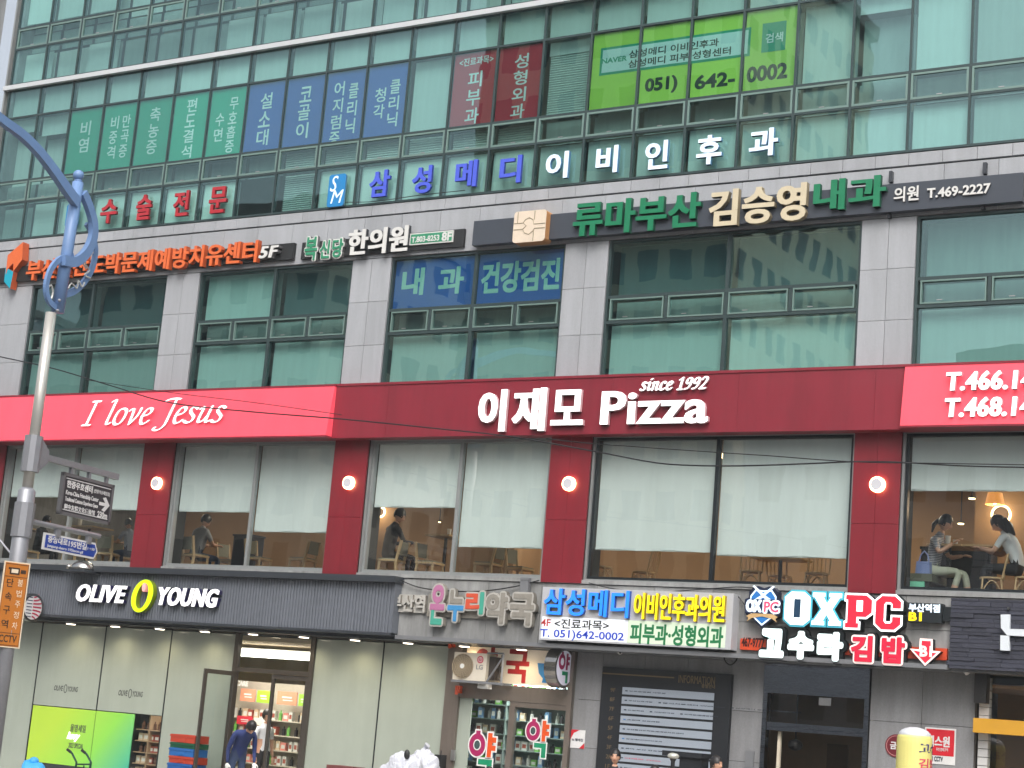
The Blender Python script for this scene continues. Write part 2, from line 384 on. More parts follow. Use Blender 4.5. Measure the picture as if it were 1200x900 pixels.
for fl in range(2):
    for k in range(-1, 26):
        o = W0 if (fl == 0 and k == -1) else dup(W0)
        if o is not W0:
            for ch in [c for c in o.children if c.name.startswith('blind')]: bpy.data.objects.remove(ch)
        o.parent = bld; o.location = V((MX(k), 0, R4+FH*fl)) - V(bld['_o'])
for fl in range(2):
    pass
bpy.context.view_layer.update()
for w in [o for o in bpy.data.objects if o.name.startswith('curtain_wall_window')]:
    P = w.matrix_world.translation; x = P.x; dz = P.z-R4; k = round((x+10.402)/U); fl = round(dz/FH)
    m = MB(); a, b = x+.05, x+U-.05; w['_o'] = tuple(P)
    m.box(a, b, .13, .14, R1+.01+dz, R0-.03+dz, 0)
    if fl == 0 and 1 <= k <= 17 and k not in (6, 7): m.box(a, b, .2, .21, R4+.03+dz, R3-.05+dz, 3)                       # above: pale head panel; here a mid sheet added to lift dark gaps
    if fl == 0:
        if k in (6, 7): pass
        elif k == 0 or k == 1: m.box(a, b, .3, .31, R4+dz, R3+dz, 0)
        elif k < 0: pass
        else: m.box(a, b, .14, .15, R4+.03+dz, R3-.05+dz, 0)
        L = {-1: .35, 0: .5, 10: 1.62, 13: .3, 18: .0, 19: .35, 20: 1.62, 21: 1.62, 22: 1.62}.get(k, 0)
        if k in (13, 7, 8, 9, 10, 11, 12):
            for i in range(28 if k == 13 else 9):
                zz = (R2+.06 if k == 13 else R3+.05)+dz+i*.05; m.box(a+.02, b-.02, .2, .235, zz, zz+.03, 0)
        if k == 7:
            for i in range(18): m.box(a+.06, b-.06, .2, .235, R4+.08+i*.048, R4+.105+i*.048, 0)
        if k == 18: m.box(a, b, .24, .25, R2+.02+dz, R1-.02+dz, 0)
        if k == 19: m.box(a+.4, b, .5, .52, R3+dz, R1-.4+dz, 1)
        if k > 22: L = rnd.choice((0, .6, 1.62))
    else:
        L = rnd.choice((0, .4, .9, 1.62, 1.62, .2)) if k > 2 else (1.5 if k < 2 else .3)
        if rnd.random() < .6: m.box(a, b, .3, .31, R4+.05+dz, R3-.05+dz, 0)
        if rnd.random() < .3: m.box(a, a+.5, .5, .52, R4+.05+dz, R1+dz, 1)
    if L: m.box(a, b, .18, .19, R1-L+dz, R1-.01+dz, 0)
    if fl == 0:
        m.box(a, b, .3, .31, R3+.04+dz, R2-.03+dz, 2)                     # dull sheet added to lift the black behind the vent
        if L < 1 and not 1 <= k <= 13: m.box(a, b, .42, .43, R2+.02+dz, R1-L-.02+dz, 3 if k < 1 or k > 20 else 2)
        if k < 1: m.box(a, b, .32, .33, R4+.03+dz, R3-.05+dz, 2)
    else:
        m.box(a, b, .4, .41, R4+.04+dz, R3-.05+dz, 3 if k < 1 or k > 5 else 2); m.box(a, b, .44, .45, R3+.04+dz, R2-.03+dz, 2); m.box(a, b, .46, .47, R2+.02+dz, R1-.02+dz, 3 if k % 3 else 2)
    m.build('blind', [OBLIND, OBLIND2, OBLIND3, OBLIND4], w, origin=P)
# windows with casements: third storey
def bigwin(name, x0, x1, z0, z1, y, midx, trans, frame, glass, fw=.06, vents=None, parent=bld, outer=None):
    m = MB(); t = fw
    for q in ((x0, x1, z0, z0+t), (x0, x1, z1-t, z1), (x0, x0+t, z0+t, z1-t), (x1-t, x1, z0+t, z1-t)): m.box(q[0], q[1], y-.05, y+.06, q[2], q[3])
    for mx in midx: m.box(mx-.035, mx+.035, y-.045, y+.055, z0+t, z1-t)
    xs = [x0+t]+list(midx)+[x1-t]
    for zt in trans:
        for i in range(len(xs)-1): m.box(xs[i]+(.035 if i else 0), xs[i+1]-(.035 if i < len(xs)-2 else 0), y-.045, y+.055, zt-.03, zt+.03)
    if outer:
        for q in ((x0-.05, x0-.002, z0, z1), (x1+.002, x1+.05, z0, z1), (x0-.05, x1+.05, z0-.05, z0-.002), (x0-.05, x1+.05, z1+.002, z1+.05)): m.box(q[0], q[1], y-.1, y+.02, q[2], q[3], 1)
    wf = m.build(name, [frame, outer or frame], parent)
    zs = [z0+t]+sorted(trans)+[z1-t]; p = MB()
    for i in range(len(xs)-1):
        for j in range(len(zs)-1):
            if vents and j == vents: continue
            p.face([(xs[i]+.02, y, zs[j]), (xs[i+1]-.02, y, zs[j]), (xs[i+1]-.02, y, zs[j+1]), (xs[i]+.02, y, zs[j+1])])
    p.build('pane', glass, wf)
    if vents:
        for i in range(len(xs)-1):
            h = (xs[i+1]-xs[i])/2
            for q in range(2):
                v = MB(); a = xs[i]+h*q+.05; b = xs[i]+h*(q+1)-.045; c, d, t = zs[vents]+.036, zs[vents+1]-.036, .026
                if q == 0: v.box(b+.02, b+.08, y-.045, y+.055, c-.015, d+.015, 3)
                for e in ((a, b, c, c+t), (a, b, d-t, d), (a, a+t, c+t, d-t), (b-t, b, c+t, d-t)): v.box(e[0], e[1], y-.055, y+.02, e[2], e[3], 0)
                v.face([(a+t, y, c+t), (b-t, y, c+t), (b-t, y, d-t), (a+t, y, d-t)], 1); v.box(a+.3, a+.4, y-.07, y-.056, c+.05, c+.065, 2)
                v.build('vent_sash', [VENTF, GV, ALU, MULL], wf)
    return wf
M3 = [X(110, 330), X(322.7, 315), X(558.3, 296.7), X(855, 273), 14.4]
for i, ((a, b), mx) in enumerate(zip(W3X, M3)):
    w = bigwin('office_window', a, b, 8.25, 10.98, .06, [mx], [9.36, 9.854], MULL, G3, .05, vents=1)
    m = MB(); m.box(a+.08, mx-.06, .2, .21, 8.3, 9.33, 0); m.box(mx+.06, b-.08, .2, .21, 8.3, 9.33, 0)
    if i == 1: m.box(a+.08, mx-.06, .22, .23, 9.9, 10.93, 0)
    if i == 4: m.box(a+.08, b-.1, .5, .51, 9.9, 10.93, 1)
    if i not in (0, 3): m.box(a+.08, mx-.06, .36, .37, 9.9, 10.93, 2)
    if i in (0, 3): m.box(a+.08, mx-.06, .36, .37, 9.9, 10.93, 3)
    if i in (0, 1, 3): m.box(mx+.06, b-.08, .36, .37, 9.9, 10.93, 3)
    if i == 2: m.box(mx+.06, b-.08, .36, .37, 9.9, 10.93, 2)
    m.box(a+.08, b-.08, .34, .35, 9.4, 9.82, 2)  # dull sheet added behind the vent row to lift the dark
    m.build('blind', [OBLIND, OBLIND2, OBLIND3, DIMROOM], w)
# restaurant storey
M2 = [X(88.3, 526.7), X(300, 525.7), X(540, 520), X(841, 512.5), 14.3]
BL = [((0, 581.7), (130, 597)), ((250, 599.3), (335, 623)), ((480, 594), (580, 641)), ((760, 645), (915, 652)), ((1130, 574.5), (1160, 574.5))]
for i, ((a, b), mx, bl) in enumerate(zip(W2X, M2, BL)):
    w = bigwin('restaurant_window', a, b, 4.47, 7.13, .1, [mx], [], FRB if i > 2 else FRG, G2, .05, outer=FRG)
    for (x0, x1), q in zip(((a+.06, mx-.04), (mx+.04, b-.06)), bl):
        zb = Z(*q, .17); m = MB(); n = 14
        for j in range(n):      # slightly wavy cloth
            xa, xb = x0+(x1-x0)*j/n, x0+(x1-x0)*(j+1)/n; ya, yb = .18+.003*math.sin(j*1.9+i), .18+.003*math.sin((j+1)*1.9+i)
            h_ = lambda j: zb+.012*math.sin(j*.9+i*2)+.006*math.sin(j*2.3); m.face([(xa, ya, h_(j)), (xb, yb, h_(j+1)), (xb, yb, 7.1), (xa, ya, 7.1)])
        m.box(x0, x1, .196, .205, zb-.012, zb+.03); m.build('roller_blind', BLIND, w)
# red pillars (the cladding of the restaurant)
for a, b in [(BX0, -9.83)]+[(W2X[i][1]+.05, W2X[i+1][0]-.05) for i in range(4)]+[(16.95, BX1)]:
    m = MB(); c = (a+b)/2
    for z0, z1 in ((4.375, 5.55), (5.556, 7.25)):
        m.box(a, c-.002, -.075, -.032, z0, z1); m.box(c+.002, b, -.075, -.032, z0, z1)
    m.build('red_pillar', REDCOL, bld)
# canopy and its soffit
SF = X(462, 745, -.25)
mb = MB(); mb.box(SF, X(1111, 780, -.15), -.22, .02, 3.16, 3.235); mb.box(SF, BX1, .021, .64, 3.15, 3.23)
mb.build('canopy_edge', GREYM, bld)
mb = MB(); mb.box(BX0, SF, -.05, .64, 3.15, 3.23); mb.build('soffit', DGREY, bld)
# neighbouring block at far left
nb = empty('neighbouring_block', (-30, 14, G0), 'pale grey concrete block beyond the white gap of sky at far left', 'building')
px = at(8, 0, 12.0).x
mb = MB(); mb.box(px-30, px-.0, 10, 12, G0, 60); mb.build('wall', GRD, nb)
mb = MB()
for z in range(4, 58, 4): mb.box(px-30, px+.02, 9.97, 9.995, z, z+.06)
mb.build('joint_band', JOINT, nb)
# ------------------------------------------------------------------ signs
def bx(lb, rt, y): return X(*lb, y), X(*rt, y), Z(*lb, y), Z(*rt, y)
def word(par, txt, lb, rt, yf, yb, mats, off=.025, shear=0., name='letter', fat=0.):
    a0, a1, b0, b1 = bx(lb, rt, yf); h = b1-b0
    for m in letters(FAC, txt, a0+fat*h, a1-fat*h, b0, b1, -yb, -yf, off, shear, 1+2.2*fat):
        if fat:      # heavier strokes: the same shape again a little to each side
            vs, fs, ms_ = list(m.v), list(m.f), list(m.m)
            for k, d in enumerate((-fat*h, -fat*h*.5, fat*h*.5, fat*h)):
                n = len(m.v); m.v += [v+V((d, .0006*(k+1), 0)) for v in vs]; m.f += [tuple(n+i for i in f) for f in fs]; m.m += ms_
        m.build(name, mats, par)
def flat(par, txt, lb, rt, yf, mat, off=.015, shear=0., name='lettering', th=.004):
    a0, a1, b0, b1 = bx(lb, rt, yf); m = MB().text(FAC, txt, a0, a1, b0, b1, -yf-.001, -yf+th, 0, 0, min(off, .018), shear)
    if off > .02: m.dilate((off-.012)*(b1-b0), 8)
    return m.build(name, mat, par)
def sign(name, at3, label, cat='sign', group=None): return empty(name, at3, label, cat, group)

F_GREEN = M('film_green', lin((22, 168, 132)), .5, var=.03); F_BLUE = M('film_blue', lin((62, 96, 178)), .5, var=.03)
F_RED = M('film_red', lin((196, 46, 60)), .5, var=.03); F_LIME = M('film_lime', lin((182, 228, 84)), .5, var=.03)
F_TXT = M('film_text', lin((225, 240, 232)), .5, var=.02); F_DK = M('film_dark_text', lin((22, 50, 36)), .5, var=.02)
F_TEAL = M('film_teal', lin((20, 160, 120)), .5, var=.02); F_PALE = M('film_pale', lin((205, 232, 222)), .5, var=.02)
YF = .05
def film(k0, k1, z0, z1, mat, label, group, cols, name='window_film'):
    x0, x1 = MX(k0)+.035, MX(k1)-.035
    r_ = sign(name, ((x0+x1)/2, YF, z0), label, 'window film', group)
    m = MB()
    for k in range(k0, k1): m.box(MX(k)+.035, MX(k+1)-.035, YF, YF+.006, z0, z1)
    m.build('sheet', mat, r_)
    for (txt, cx, zt, h, w) in cols:      # a column of characters, read downwards
        m = MB()
        for i, ch in enumerate(txt):
            zc = zt-i*h; m.text(FAC, ch, x0+(x1-x0)*cx-w/2, x0+(x1-x0)*cx+w/2, zc-h*.86, zc, -YF+.001, -YF+.004, 0, 0, .012)
        m.build('lettering', F_TXT, r_)
    return r_
zt, zb = R1-.03, R2+.03
film(1, 2, zb, zt, F_GREEN, 'green window film reading 비염, leftmost of the green ones', 'vertical clinic films', [('비염', .5, 15.0, .42, .32)])
film(2, 3, zb, zt, F_GREEN, 'green window film with two columns reading 만곡증 and 비중격', 'vertical clinic films', [('만곡증', .70, 15.02, .37, .25), ('비중격', .34, 15.02, .37, .25)])
film(3, 4, zb, zt, F_GREEN, 'green window film reading 축농증 down one column', 'vertical clinic films', [('축농증', .5, 15.1, .4, .32)])
film(4, 5, zb, zt, F_GREEN, 'green window film reading 편도결석 down one column', 'vertical clinic films', [('편도결석', .5, 15.18, .37, .3)])
film(5, 6, zb, zt, F_GREEN, 'green window film reading 무호흡증 수면 beside the first blue film', 'vertical clinic films', [('무호흡증', .66, 15.07, .34, .25), ('수면', .3, 14.73, .36, .25)])
film(6, 7, zb, zt, F_BLUE, 'blue window film reading 설소대, leftmost of the blue ones', 'vertical clinic films', [('설소대', .5, 15.06, .43, .33)])
film(7, 8, zb, zt, F_BLUE, 'blue window film reading 코골이', 'vertical clinic films', [('코골이', .5, 15.08, .42, .33)])
film(8, 9, zb, zt, F_BLUE, 'blue window film with columns reading 클리닉 and 어지럼증', 'vertical clinic films', [('클리닉', .7, 15.0, .4, .25), ('어지럼증', .32, 15.08, .38, .27)])
film(9, 10, zb, zt, F_BLUE, 'blue window film with columns reading 클리닉 and 청각', 'vertical clinic films', [('클리닉', .7, 14.95, .37, .26), ('청각', .34, 14.8, .37, .28)])
r_ = film(11, 12, zb, zt, F_RED, 'dark red window film reading 피부과 under bracketed small words', 'vertical clinic films', [('피부과', .52, 14.88, .4, .34)])
MB().text(FAC, '<진료과목>', MX(11)+.15, MX(12)-.12, 15.02, 15.2, -YF+.001, -YF+.004, 0, 0, .012).build('lettering', F_TXT, r_)
film(12, 13, zb, zt, F_RED, 'dark red window film reading 성형외과 down one column', 'vertical clinic films', [('성형외과', .52, 15.12, .36, .33)])
lm = film(14, 18, zb, zt, F_LIME, 'lime green window film with phone number across four panes', None, [])
a0, _ = FAC.ab(702, 90, -YF); a1, _ = FAC.ab(880, 40, -YF)
zA, zB = Z(702, 89, YF), Z(703, 57, YF)
m = MB(); m.fbox(FAC, a0, a1, zA, zB, -YF+.001, -YF+.004, 0); m.fbox(FAC, a0+.05, a1-.05, zA+.05, zB-.05, -YF+.004, -YF+.007, 1); m.build('search_bar', [F_TEAL, F_PALE], lm)
flat(lm, 'NAVER', (705, 75), (735, 65), YF-.007, F_TEAL, .03)
for t_, lb, rt in (('삼성메디 이비인후과', (737, 68.5), (843, 40)), ('삼성메디 피부·성형센터', (736, 80), (857, 52))):
    a0, a1, b0, _ = bx(lb, rt, YF-.007); MB().text(FAC, t_, a0, a1, b0, b0+.165, -YF+.008, -YF+.011, 0, 0, .016).build('lettering', F_DK, lm)
m = MB(); b = bx((892, 62), (922, 24), YF); m.fbox(FAC, b[0], b[1], b[2], b[3], -YF+.001, -YF+.004); m.build('search_button', F_TEAL, lm)
flat(lm, '검색', (897, 51), (918, 37), YF-.006, F_TXT, .02)
flat(lm, '051)', (755.5, 112), (794, 88), YF-.002, F_DK, .04); flat(lm, '642-', (814, 105), (861.5, 83), YF-.002, F_DK, .04); flat(lm, '0002', (875, 97), (923, 73), YF-.002, F_DK, .04)
# blue film in the third storey window
FB = M('film_deep_blue', lin((34, 100, 190)), .5, var=.04); FM = M('film_mint', lin((190, 235, 218)), .5, var=.02)
a, b = W3X[2]; mxx = M3[2]; r_ = sign('window_film', ((a+b)/2, .09, 9.9), 'wide blue window film reading 내과 건강검진 above small vent panes', 'window film')
MB().box(a+.06, mxx-.045, .085, .092, 9.9, 10.92).box(mxx+.045, b-.06, .085, .092, 9.9, 10.92).build('sheet', FB, r_)
flat(r_, '내', (470, 346.5), (498, 314), .084, FM, .03); flat(r_, '과', (513, 345), (544.5, 312), .084, FM, .03); flat(r_, '건강검진', (563, 344.5), (657, 302.5), .084, FM, .03)

# backing boards + channel letters of the clinic on the fourth floor
PALE = M('pale_backing', lin((226, 238, 226)), .6, var=.05, scale=2)
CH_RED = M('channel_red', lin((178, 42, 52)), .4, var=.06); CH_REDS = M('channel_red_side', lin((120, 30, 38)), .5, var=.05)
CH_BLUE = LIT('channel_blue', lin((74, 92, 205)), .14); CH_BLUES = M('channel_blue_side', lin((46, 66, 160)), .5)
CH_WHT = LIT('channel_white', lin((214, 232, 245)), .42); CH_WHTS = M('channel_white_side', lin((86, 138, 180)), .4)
def paned(root, chars, cols, mats, off):
    for (ch, lb, rt) in chars:
        word(root, ch, lb, rt, -.11, -.05, mats, min(off, .025), fat=.01)
    m = MB()
    for k in cols: m.box(MX(k)+.12, MX(k+1)-.05, .1, .11, R4+.03, R3-.06)
    m.build('backing_board', PALE, root)
r_ = sign('clinic_sign', (MX(4), -.05, R4), 'red channel letters reading 수술전문 on pale panes, with blue emblem half behind lamp')
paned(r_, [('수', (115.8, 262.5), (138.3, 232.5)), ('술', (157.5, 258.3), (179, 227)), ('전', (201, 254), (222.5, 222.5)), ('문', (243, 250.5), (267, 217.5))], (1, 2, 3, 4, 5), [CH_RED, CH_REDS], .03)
SMB = LIT('emblem_blue', lin((32, 120, 178)), .25)
def sm(root, lb, rt):
    a0, a1, b0, b1 = bx(lb, rt, -.09); w = a1-a0; h = b1-b0; rr = .06
    poly = []
    for cx, cz, t0 in ((a1-rr, b1-rr, 0), (a0+rr, b1-rr, 90), (a0+rr, b0+rr, 180), (a1-rr, b0+rr, 270)):
        for i in range(5): t = math.radians(t0+i*22.5); poly.append((cx+rr*math.cos(t), cz+rr*math.sin(t)))
    MB().prism(FAC, poly, .05, .09, 0, 1).build('plate', [SMB, CH_WHTS], root)
    MB().text(FAC, 'S', a0+w*.12, a0+w*.55, b0+h*.47, b0+h*.95, .092, .1, 0, 0, .0, .25).text(FAC, 'M', a0+w*.22, a0+w*.95, b0+h*.1, b0+h*.5, .092, .1, 0, 0, .0, .25).build('monogram', CH_WHT, root)
sm(r_, (75.5, 266), (93.5, 238))
r_ = sign('clinic_sign', (MX(13), -.05, R4), 'row of blue and lit white letters reading 삼성메디이비인후과 with blue emblem')
sm(r_, (382.5, 243), (406, 203))
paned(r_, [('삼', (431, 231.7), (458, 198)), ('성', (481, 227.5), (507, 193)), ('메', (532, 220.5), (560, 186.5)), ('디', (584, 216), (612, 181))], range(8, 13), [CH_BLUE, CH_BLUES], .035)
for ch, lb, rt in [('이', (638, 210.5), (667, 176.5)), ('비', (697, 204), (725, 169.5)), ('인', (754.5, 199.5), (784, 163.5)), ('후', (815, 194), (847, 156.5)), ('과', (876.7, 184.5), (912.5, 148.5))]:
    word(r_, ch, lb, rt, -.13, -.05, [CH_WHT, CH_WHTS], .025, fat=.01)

# orange sign on the left
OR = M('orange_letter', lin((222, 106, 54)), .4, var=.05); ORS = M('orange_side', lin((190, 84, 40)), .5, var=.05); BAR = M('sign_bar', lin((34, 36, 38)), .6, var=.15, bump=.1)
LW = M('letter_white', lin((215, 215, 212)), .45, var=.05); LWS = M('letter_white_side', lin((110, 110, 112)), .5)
r_ = sign('counselling_sign', (-7.5, 0, 11.2), 'orange raised letters on black bar with folded orange and blue emblem, left end')
MB().fbox(FAC, BX0, X(343, 303, -.12), Z(343, 303.5, -.12), Z(343, 284.5, -.12), .04, .12).build('bar', BAR, r_)
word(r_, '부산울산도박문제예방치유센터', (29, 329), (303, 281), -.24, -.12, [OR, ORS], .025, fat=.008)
word(r_, '5F', (302.5, 303), (327, 287), -.26, -.13, [LW, LWS], .025, .15, fat=.04)
e = [FAC.ab(*p, .26) for p in ((6.5, 322), (9, 299), (27, 283.5), (26, 304), (15.5, 318), (15.5, 308), (9, 315))]
MB().prism(FAC, e, .06, .26, 0, 1).build('emblem', [OR, ORS], r_)
e = [FAC.ab(*p, .26) for p in ((4.5, 330), (6.5, 313), (15.5, 318.5), (11.5, 338))]
MB().prism(FAC, e, .06, .255, 0, 1).build('emblem', [M('emblem_teal', lin((20, 160, 185)), .4), ORS], r_)
# oriental clinic sign
GRN = M('green_letter', lin((52, 140, 104)), .4, var=.05); r_ = sign('oriental_clinic_sign', (.3, 0, 11.0), 'black bar with green and white letters reading 복신당한의원 beside small green phone plate')
MB().fbox(FAC, X(352, 306, -.1), X(543, 286, -.1), Z(543, 288.5, -.1), Z(543, 268, -.1), .04, .1).build('bar', BAR, r_)
for ch, lb, rt in [('복', (355.5, 305.5), (372.5, 277)), ('신', (373.5, 303), (387, 281)), ('당', (388, 302), (402.5, 279))]:
    a0, a1, b0, b1 = bx(lb, rt, -.2); g = .02
    MB().text(FAC, ch, a0, a1, b0, b1, .1, .18, 0, 1, .025).dilate(.03).build('letter_border', [LW, LWS], r_)
    MB().text(FAC, ch, a0, a1, b0, b1, .182, .2, 0, 1, .022).build('letter', [GRN, GRN], r_)
word(r_, '한의원', (406, 300), (480, 263.5), -.19, -.1, [LW, DGREY], .025, fat=.025)
m = MB(); a0, a1, b0, b1 = bx((479.5, 287.5), (531.5, 269.5), -.13); m.fbox(FAC, a0, a1, b0, b1, .1, .13, 0); m.fbox(FAC, a0+.025, a1-.025, b0+.025, b1-.025, .13, .134, 1); m.build('phone_plate', [LW, GRN], r_)
flat(r_, 'T.803-8253', (482, 284.5), (515, 275), -.136, LW, .03); flat(r_, '8F', (517.5, 282.5), (529.5, 271.5), -.136, LW, .04)
# long grey medical sign
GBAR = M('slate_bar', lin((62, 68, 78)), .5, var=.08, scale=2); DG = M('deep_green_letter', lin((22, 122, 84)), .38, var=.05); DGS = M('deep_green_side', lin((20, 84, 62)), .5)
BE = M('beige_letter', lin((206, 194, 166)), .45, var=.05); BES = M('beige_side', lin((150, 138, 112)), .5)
r_ = sign('internal_medicine_sign', (9, 0, 11.2), 'long slate bar with green and beige letters reading 류마부산김승영내과 and white phone number')
MB().fbox(FAC, X(553, 287, -.2), X(1198, 235, -.2), Z(1198, 235.5, -.2), Z(1198, 202, -.2), .05, .2).build('bar', GBAR, r_)
word(r_, '류마부산', (670, 277.5), (822, 224), -.3, -.2, [DG, DGS], .022, fat=.02)
word(r_, '김승영', (829, 266.5), (946, 213), -.32, -.2, [BE, BES], .025, fat=.015)
word(r_, '내과', (952, 248), (1039, 204), -.3, -.2, [DG, DGS], .022, fat=.025)
word(r_, '의원', (1047, 237), (1077, 217), -.24, -.2, [LW, LWS], .025); word(r_, 'T.469-2227', (1086, 232.5), (1161, 214), -.24, -.2, [LW, LWS], .03)
a0, a1, b0, b1 = bx((600, 285), (641, 245), -.36); rr = .07; poly = []
for cx, cz, t0 in ((a1-rr, b1-rr, 0), (a0+rr, b1-rr, 90), (a0+rr, b0+rr, 180), (a1-rr, b0+rr, 270)):
    for i in range(6): t = math.radians(t0+i*18); poly.append((cx+rr*math.cos(t), cz+rr*math.sin(t)))
CREAM = M('cream_plate', lin((222, 206, 186)), .5, var=.06); CREAMS = M('cream_side', lin((190, 138, 88)), .5)
MB().prism(FAC, poly, .1, .36, 0, 1).build('emblem_plate', [CREAM, CREAMS], r_)
w, h = a1-a0, b1-b0; m = MB(); T = lambda pts: m.tube([FAC(a0+w*p, b0+h*q, .362) for p, q in pts], .008, 6)
T([(.02, .62), (.3, .62), (.36, .72), (.48, .78), (.6, .7), (.63, .56), (.98, .56)]); T([(.02, .42), (.3, .42), (.36, .30), (.5, .24), (.62, .34), (.66, .42), (.98, .42)]); T([(.12, .62), (.12, .98)]); T([(.64, .7), (.64, .98)]); T([(.64, .02), (.64, .35)]); T([(.3, .62), (.4, .52), (.3, .42)])
m.build('emblem_lines', BES, r_)
for q in ((1045, 208), (1155, 198), (1043, 250), (1153, 240)):
    p = at(*q, -.05); MB().box(p.x-.03, p.x+.03, -.12, -.03, p.z-.1, p.z+.1).build('bracket', DGREY, r_)

# pizza restaurant band
SNOW = LIT('lit_white_letter', (1, .98, .97), 1.0, (.8, .8, .8)); SNOWS = M('lit_white_side', lin((225, 190, 196)), .5)
BT, BB = 8.235, 7.13
r_ = sign('pizza_band_sign', (4, -.2, BB), 'long maroon fascia with lit white letters reading 이재모 Pizza since 1992')
m = MB().box(BX0, BX1, -.345, -.04, BB+.002, BT-.002).box(BX0, BX1, -.37, -.35, BT-.03, BT+.02); n = 12
for i in range(n): m.box(BX0+(BX1-BX0)*i/n+.003, BX0+(BX1-BX0)*(i+1)/n-.003, -.352, -.346, BB, BT-.032)
m.build('fascia_panel', MAROON, r_)
for ch, lb, rt in [('이', (558, 506), (595, 456)), ('재', (598, 505.5), (641.5, 454)), ('모', (644.5, 498.5), (685.5, 456))]: word(r_, ch, lb, rt, -.45, -.37, [SNOW, SNOWS], .022, fat=.025)
word(r_, 'Pizza', (702.5, 498), (831.5, 455), -.45, -.37, [SNOW, SNOWS], .018, fat=.018)
# calligraphic letters drawn with a broad pen
def bez(p, n=10):
    out = []
    for i in range(0, len(p)-1, 3):
        for j in range(n+(i+4 >= len(p))):
            t = j/n; a, b, c, d = p[i:i+4]; u = 1-t
            out.append((u**3*a[0]+3*u*u*t*b[0]+3*u*t*t*c[0]+t**3*d[0], u**3*a[1]+3*u*u*t*b[1]+3*u*t*t*c[1]+t**3*d[1]))
    return out
PEN = {  # x, y in x-height units, upright; the slant comes later
 'I': ([[(.1, 1.5), (.2, 1.5), (.35, 1.5), (.5, 1.5)], [(.3, 1.5), (.3, 1), (.3, .5), (.3, 0)], [(.1, 0), (.2, 0), (.35, 0), (.5, 0)]], .62),
 'l': ([[(.02, 1.45), (.1, 1.55), (.2, 1.6), (.2, 1.5), (.2, 1), (.2, .6), (.2, .25), (.2, 0), (.28, -.02), (.42, .12)]], .42),
 'o': ([[(.3, 1), (.1, 1), (.06, .7), (.06, .45), (.06, .15), (.18, 0), (.3, 0), (.5, 0), (.56, .3), (.56, .55), (.56, .85), (.46, 1), (.3, 1)]], .64),
 'v': ([[(.0, .85), (.08, 1), (.16, 1), (.2, .85), (.24, .6), (.24, .3), (.28, 0)], [(.28, 0), (.45, .3), (.6, .6), (.55, 1)]], .62),
 'e': ([[(.08, .5), (.3, .52), (.5, .6), (.48, .82), (.46, 1.02), (.3, 1.02), (.2, .9), (.06, .7), (.06, .1), (.26, 0), (.4, 0), (.48, .1), (.54, .2)]], .56),
 'J': ([[(-.1, 1.4), (.1, 1.55), (.35, 1.55), (.6, 1.5)], [(.42, 1.52), (.42, 1), (.42, .5), (.42, .1), (.42, -.3), (.2, -.45), (.0, -.4), (-.12, -.36), (-.1, -.22), (-.02, -.24)]], .6),
 's': ([[(.44, .86), (.36, 1.02), (.1, 1.05), (.12, .78), (.14, .55), (.46, .5), (.44, .24), (.42, -.02), (.14, -.04), (.03, .14)]], .54),
 'u': ([[(.0, .85), (.06, 1), (.14, 1), (.14, .85), (.14, .6), (.1, .3), (.14, .12), (.2, -.05), (.42, .05), (.48, .4)], [(.52, 1), (.52, .7), (.5, .4), (.52, .15), (.54, 0), (.6, 0), (.7, .12)]], .7),
 'i': ([[(.0, .85), (.08, 1), (.16, 1), (.16, .8), (.16, .5), (.12, .25), (.16, .1), (.2, -.02), (.28, .02), (.36, .14)], [(.2, 1.3), (.22, 1.32), (.24, 1.34), (.26, 1.36)]], .36),
 'n': ([[(.0, .85), (.06, 1), (.12, 1), (.12, .8), (.12, .5), (.12, .3), (.12, 0)], [(.12, .6), (.2, .95), (.48, 1.15), (.48, .75), (.48, .5), (.44, .3), (.48, .1), (.5, 0), (.6, 0), (.66, .12)]], .64),
 'c': ([[(.46, .8), (.44, 1), (.3, 1.02), (.2, .92), (.04, .75), (.04, .1), (.24, 0), (.36, 0), (.44, .08), (.5, .18)]], .52),
 '1': ([[(.02, 1.15), (.1, 1.2), (.18, 1.3), (.24, 1.4), (.24, 1), (.24, .5), (.24, 0)], [(.05, 0), (.15, 0), (.3, 0), (.44, 0)]], .54),
 '9': ([[(.48, 1.0), (.46, .6), (.08, .55), (.08, .95), (.08, 1.4), (.5, 1.5), (.52, 1.0), (.54, .5), (.4, 0), (.08, .05)]], .62),
 '2': ([[(.06, 1.1), (.1, 1.5), (.55, 1.5), (.5, 1.05), (.46, .7), (.2, .3), (.04, .04)], [(.04, .04), (.2, .04), (.36, .0), (.54, .08)]], .62),
 ' ': ([], .4)}
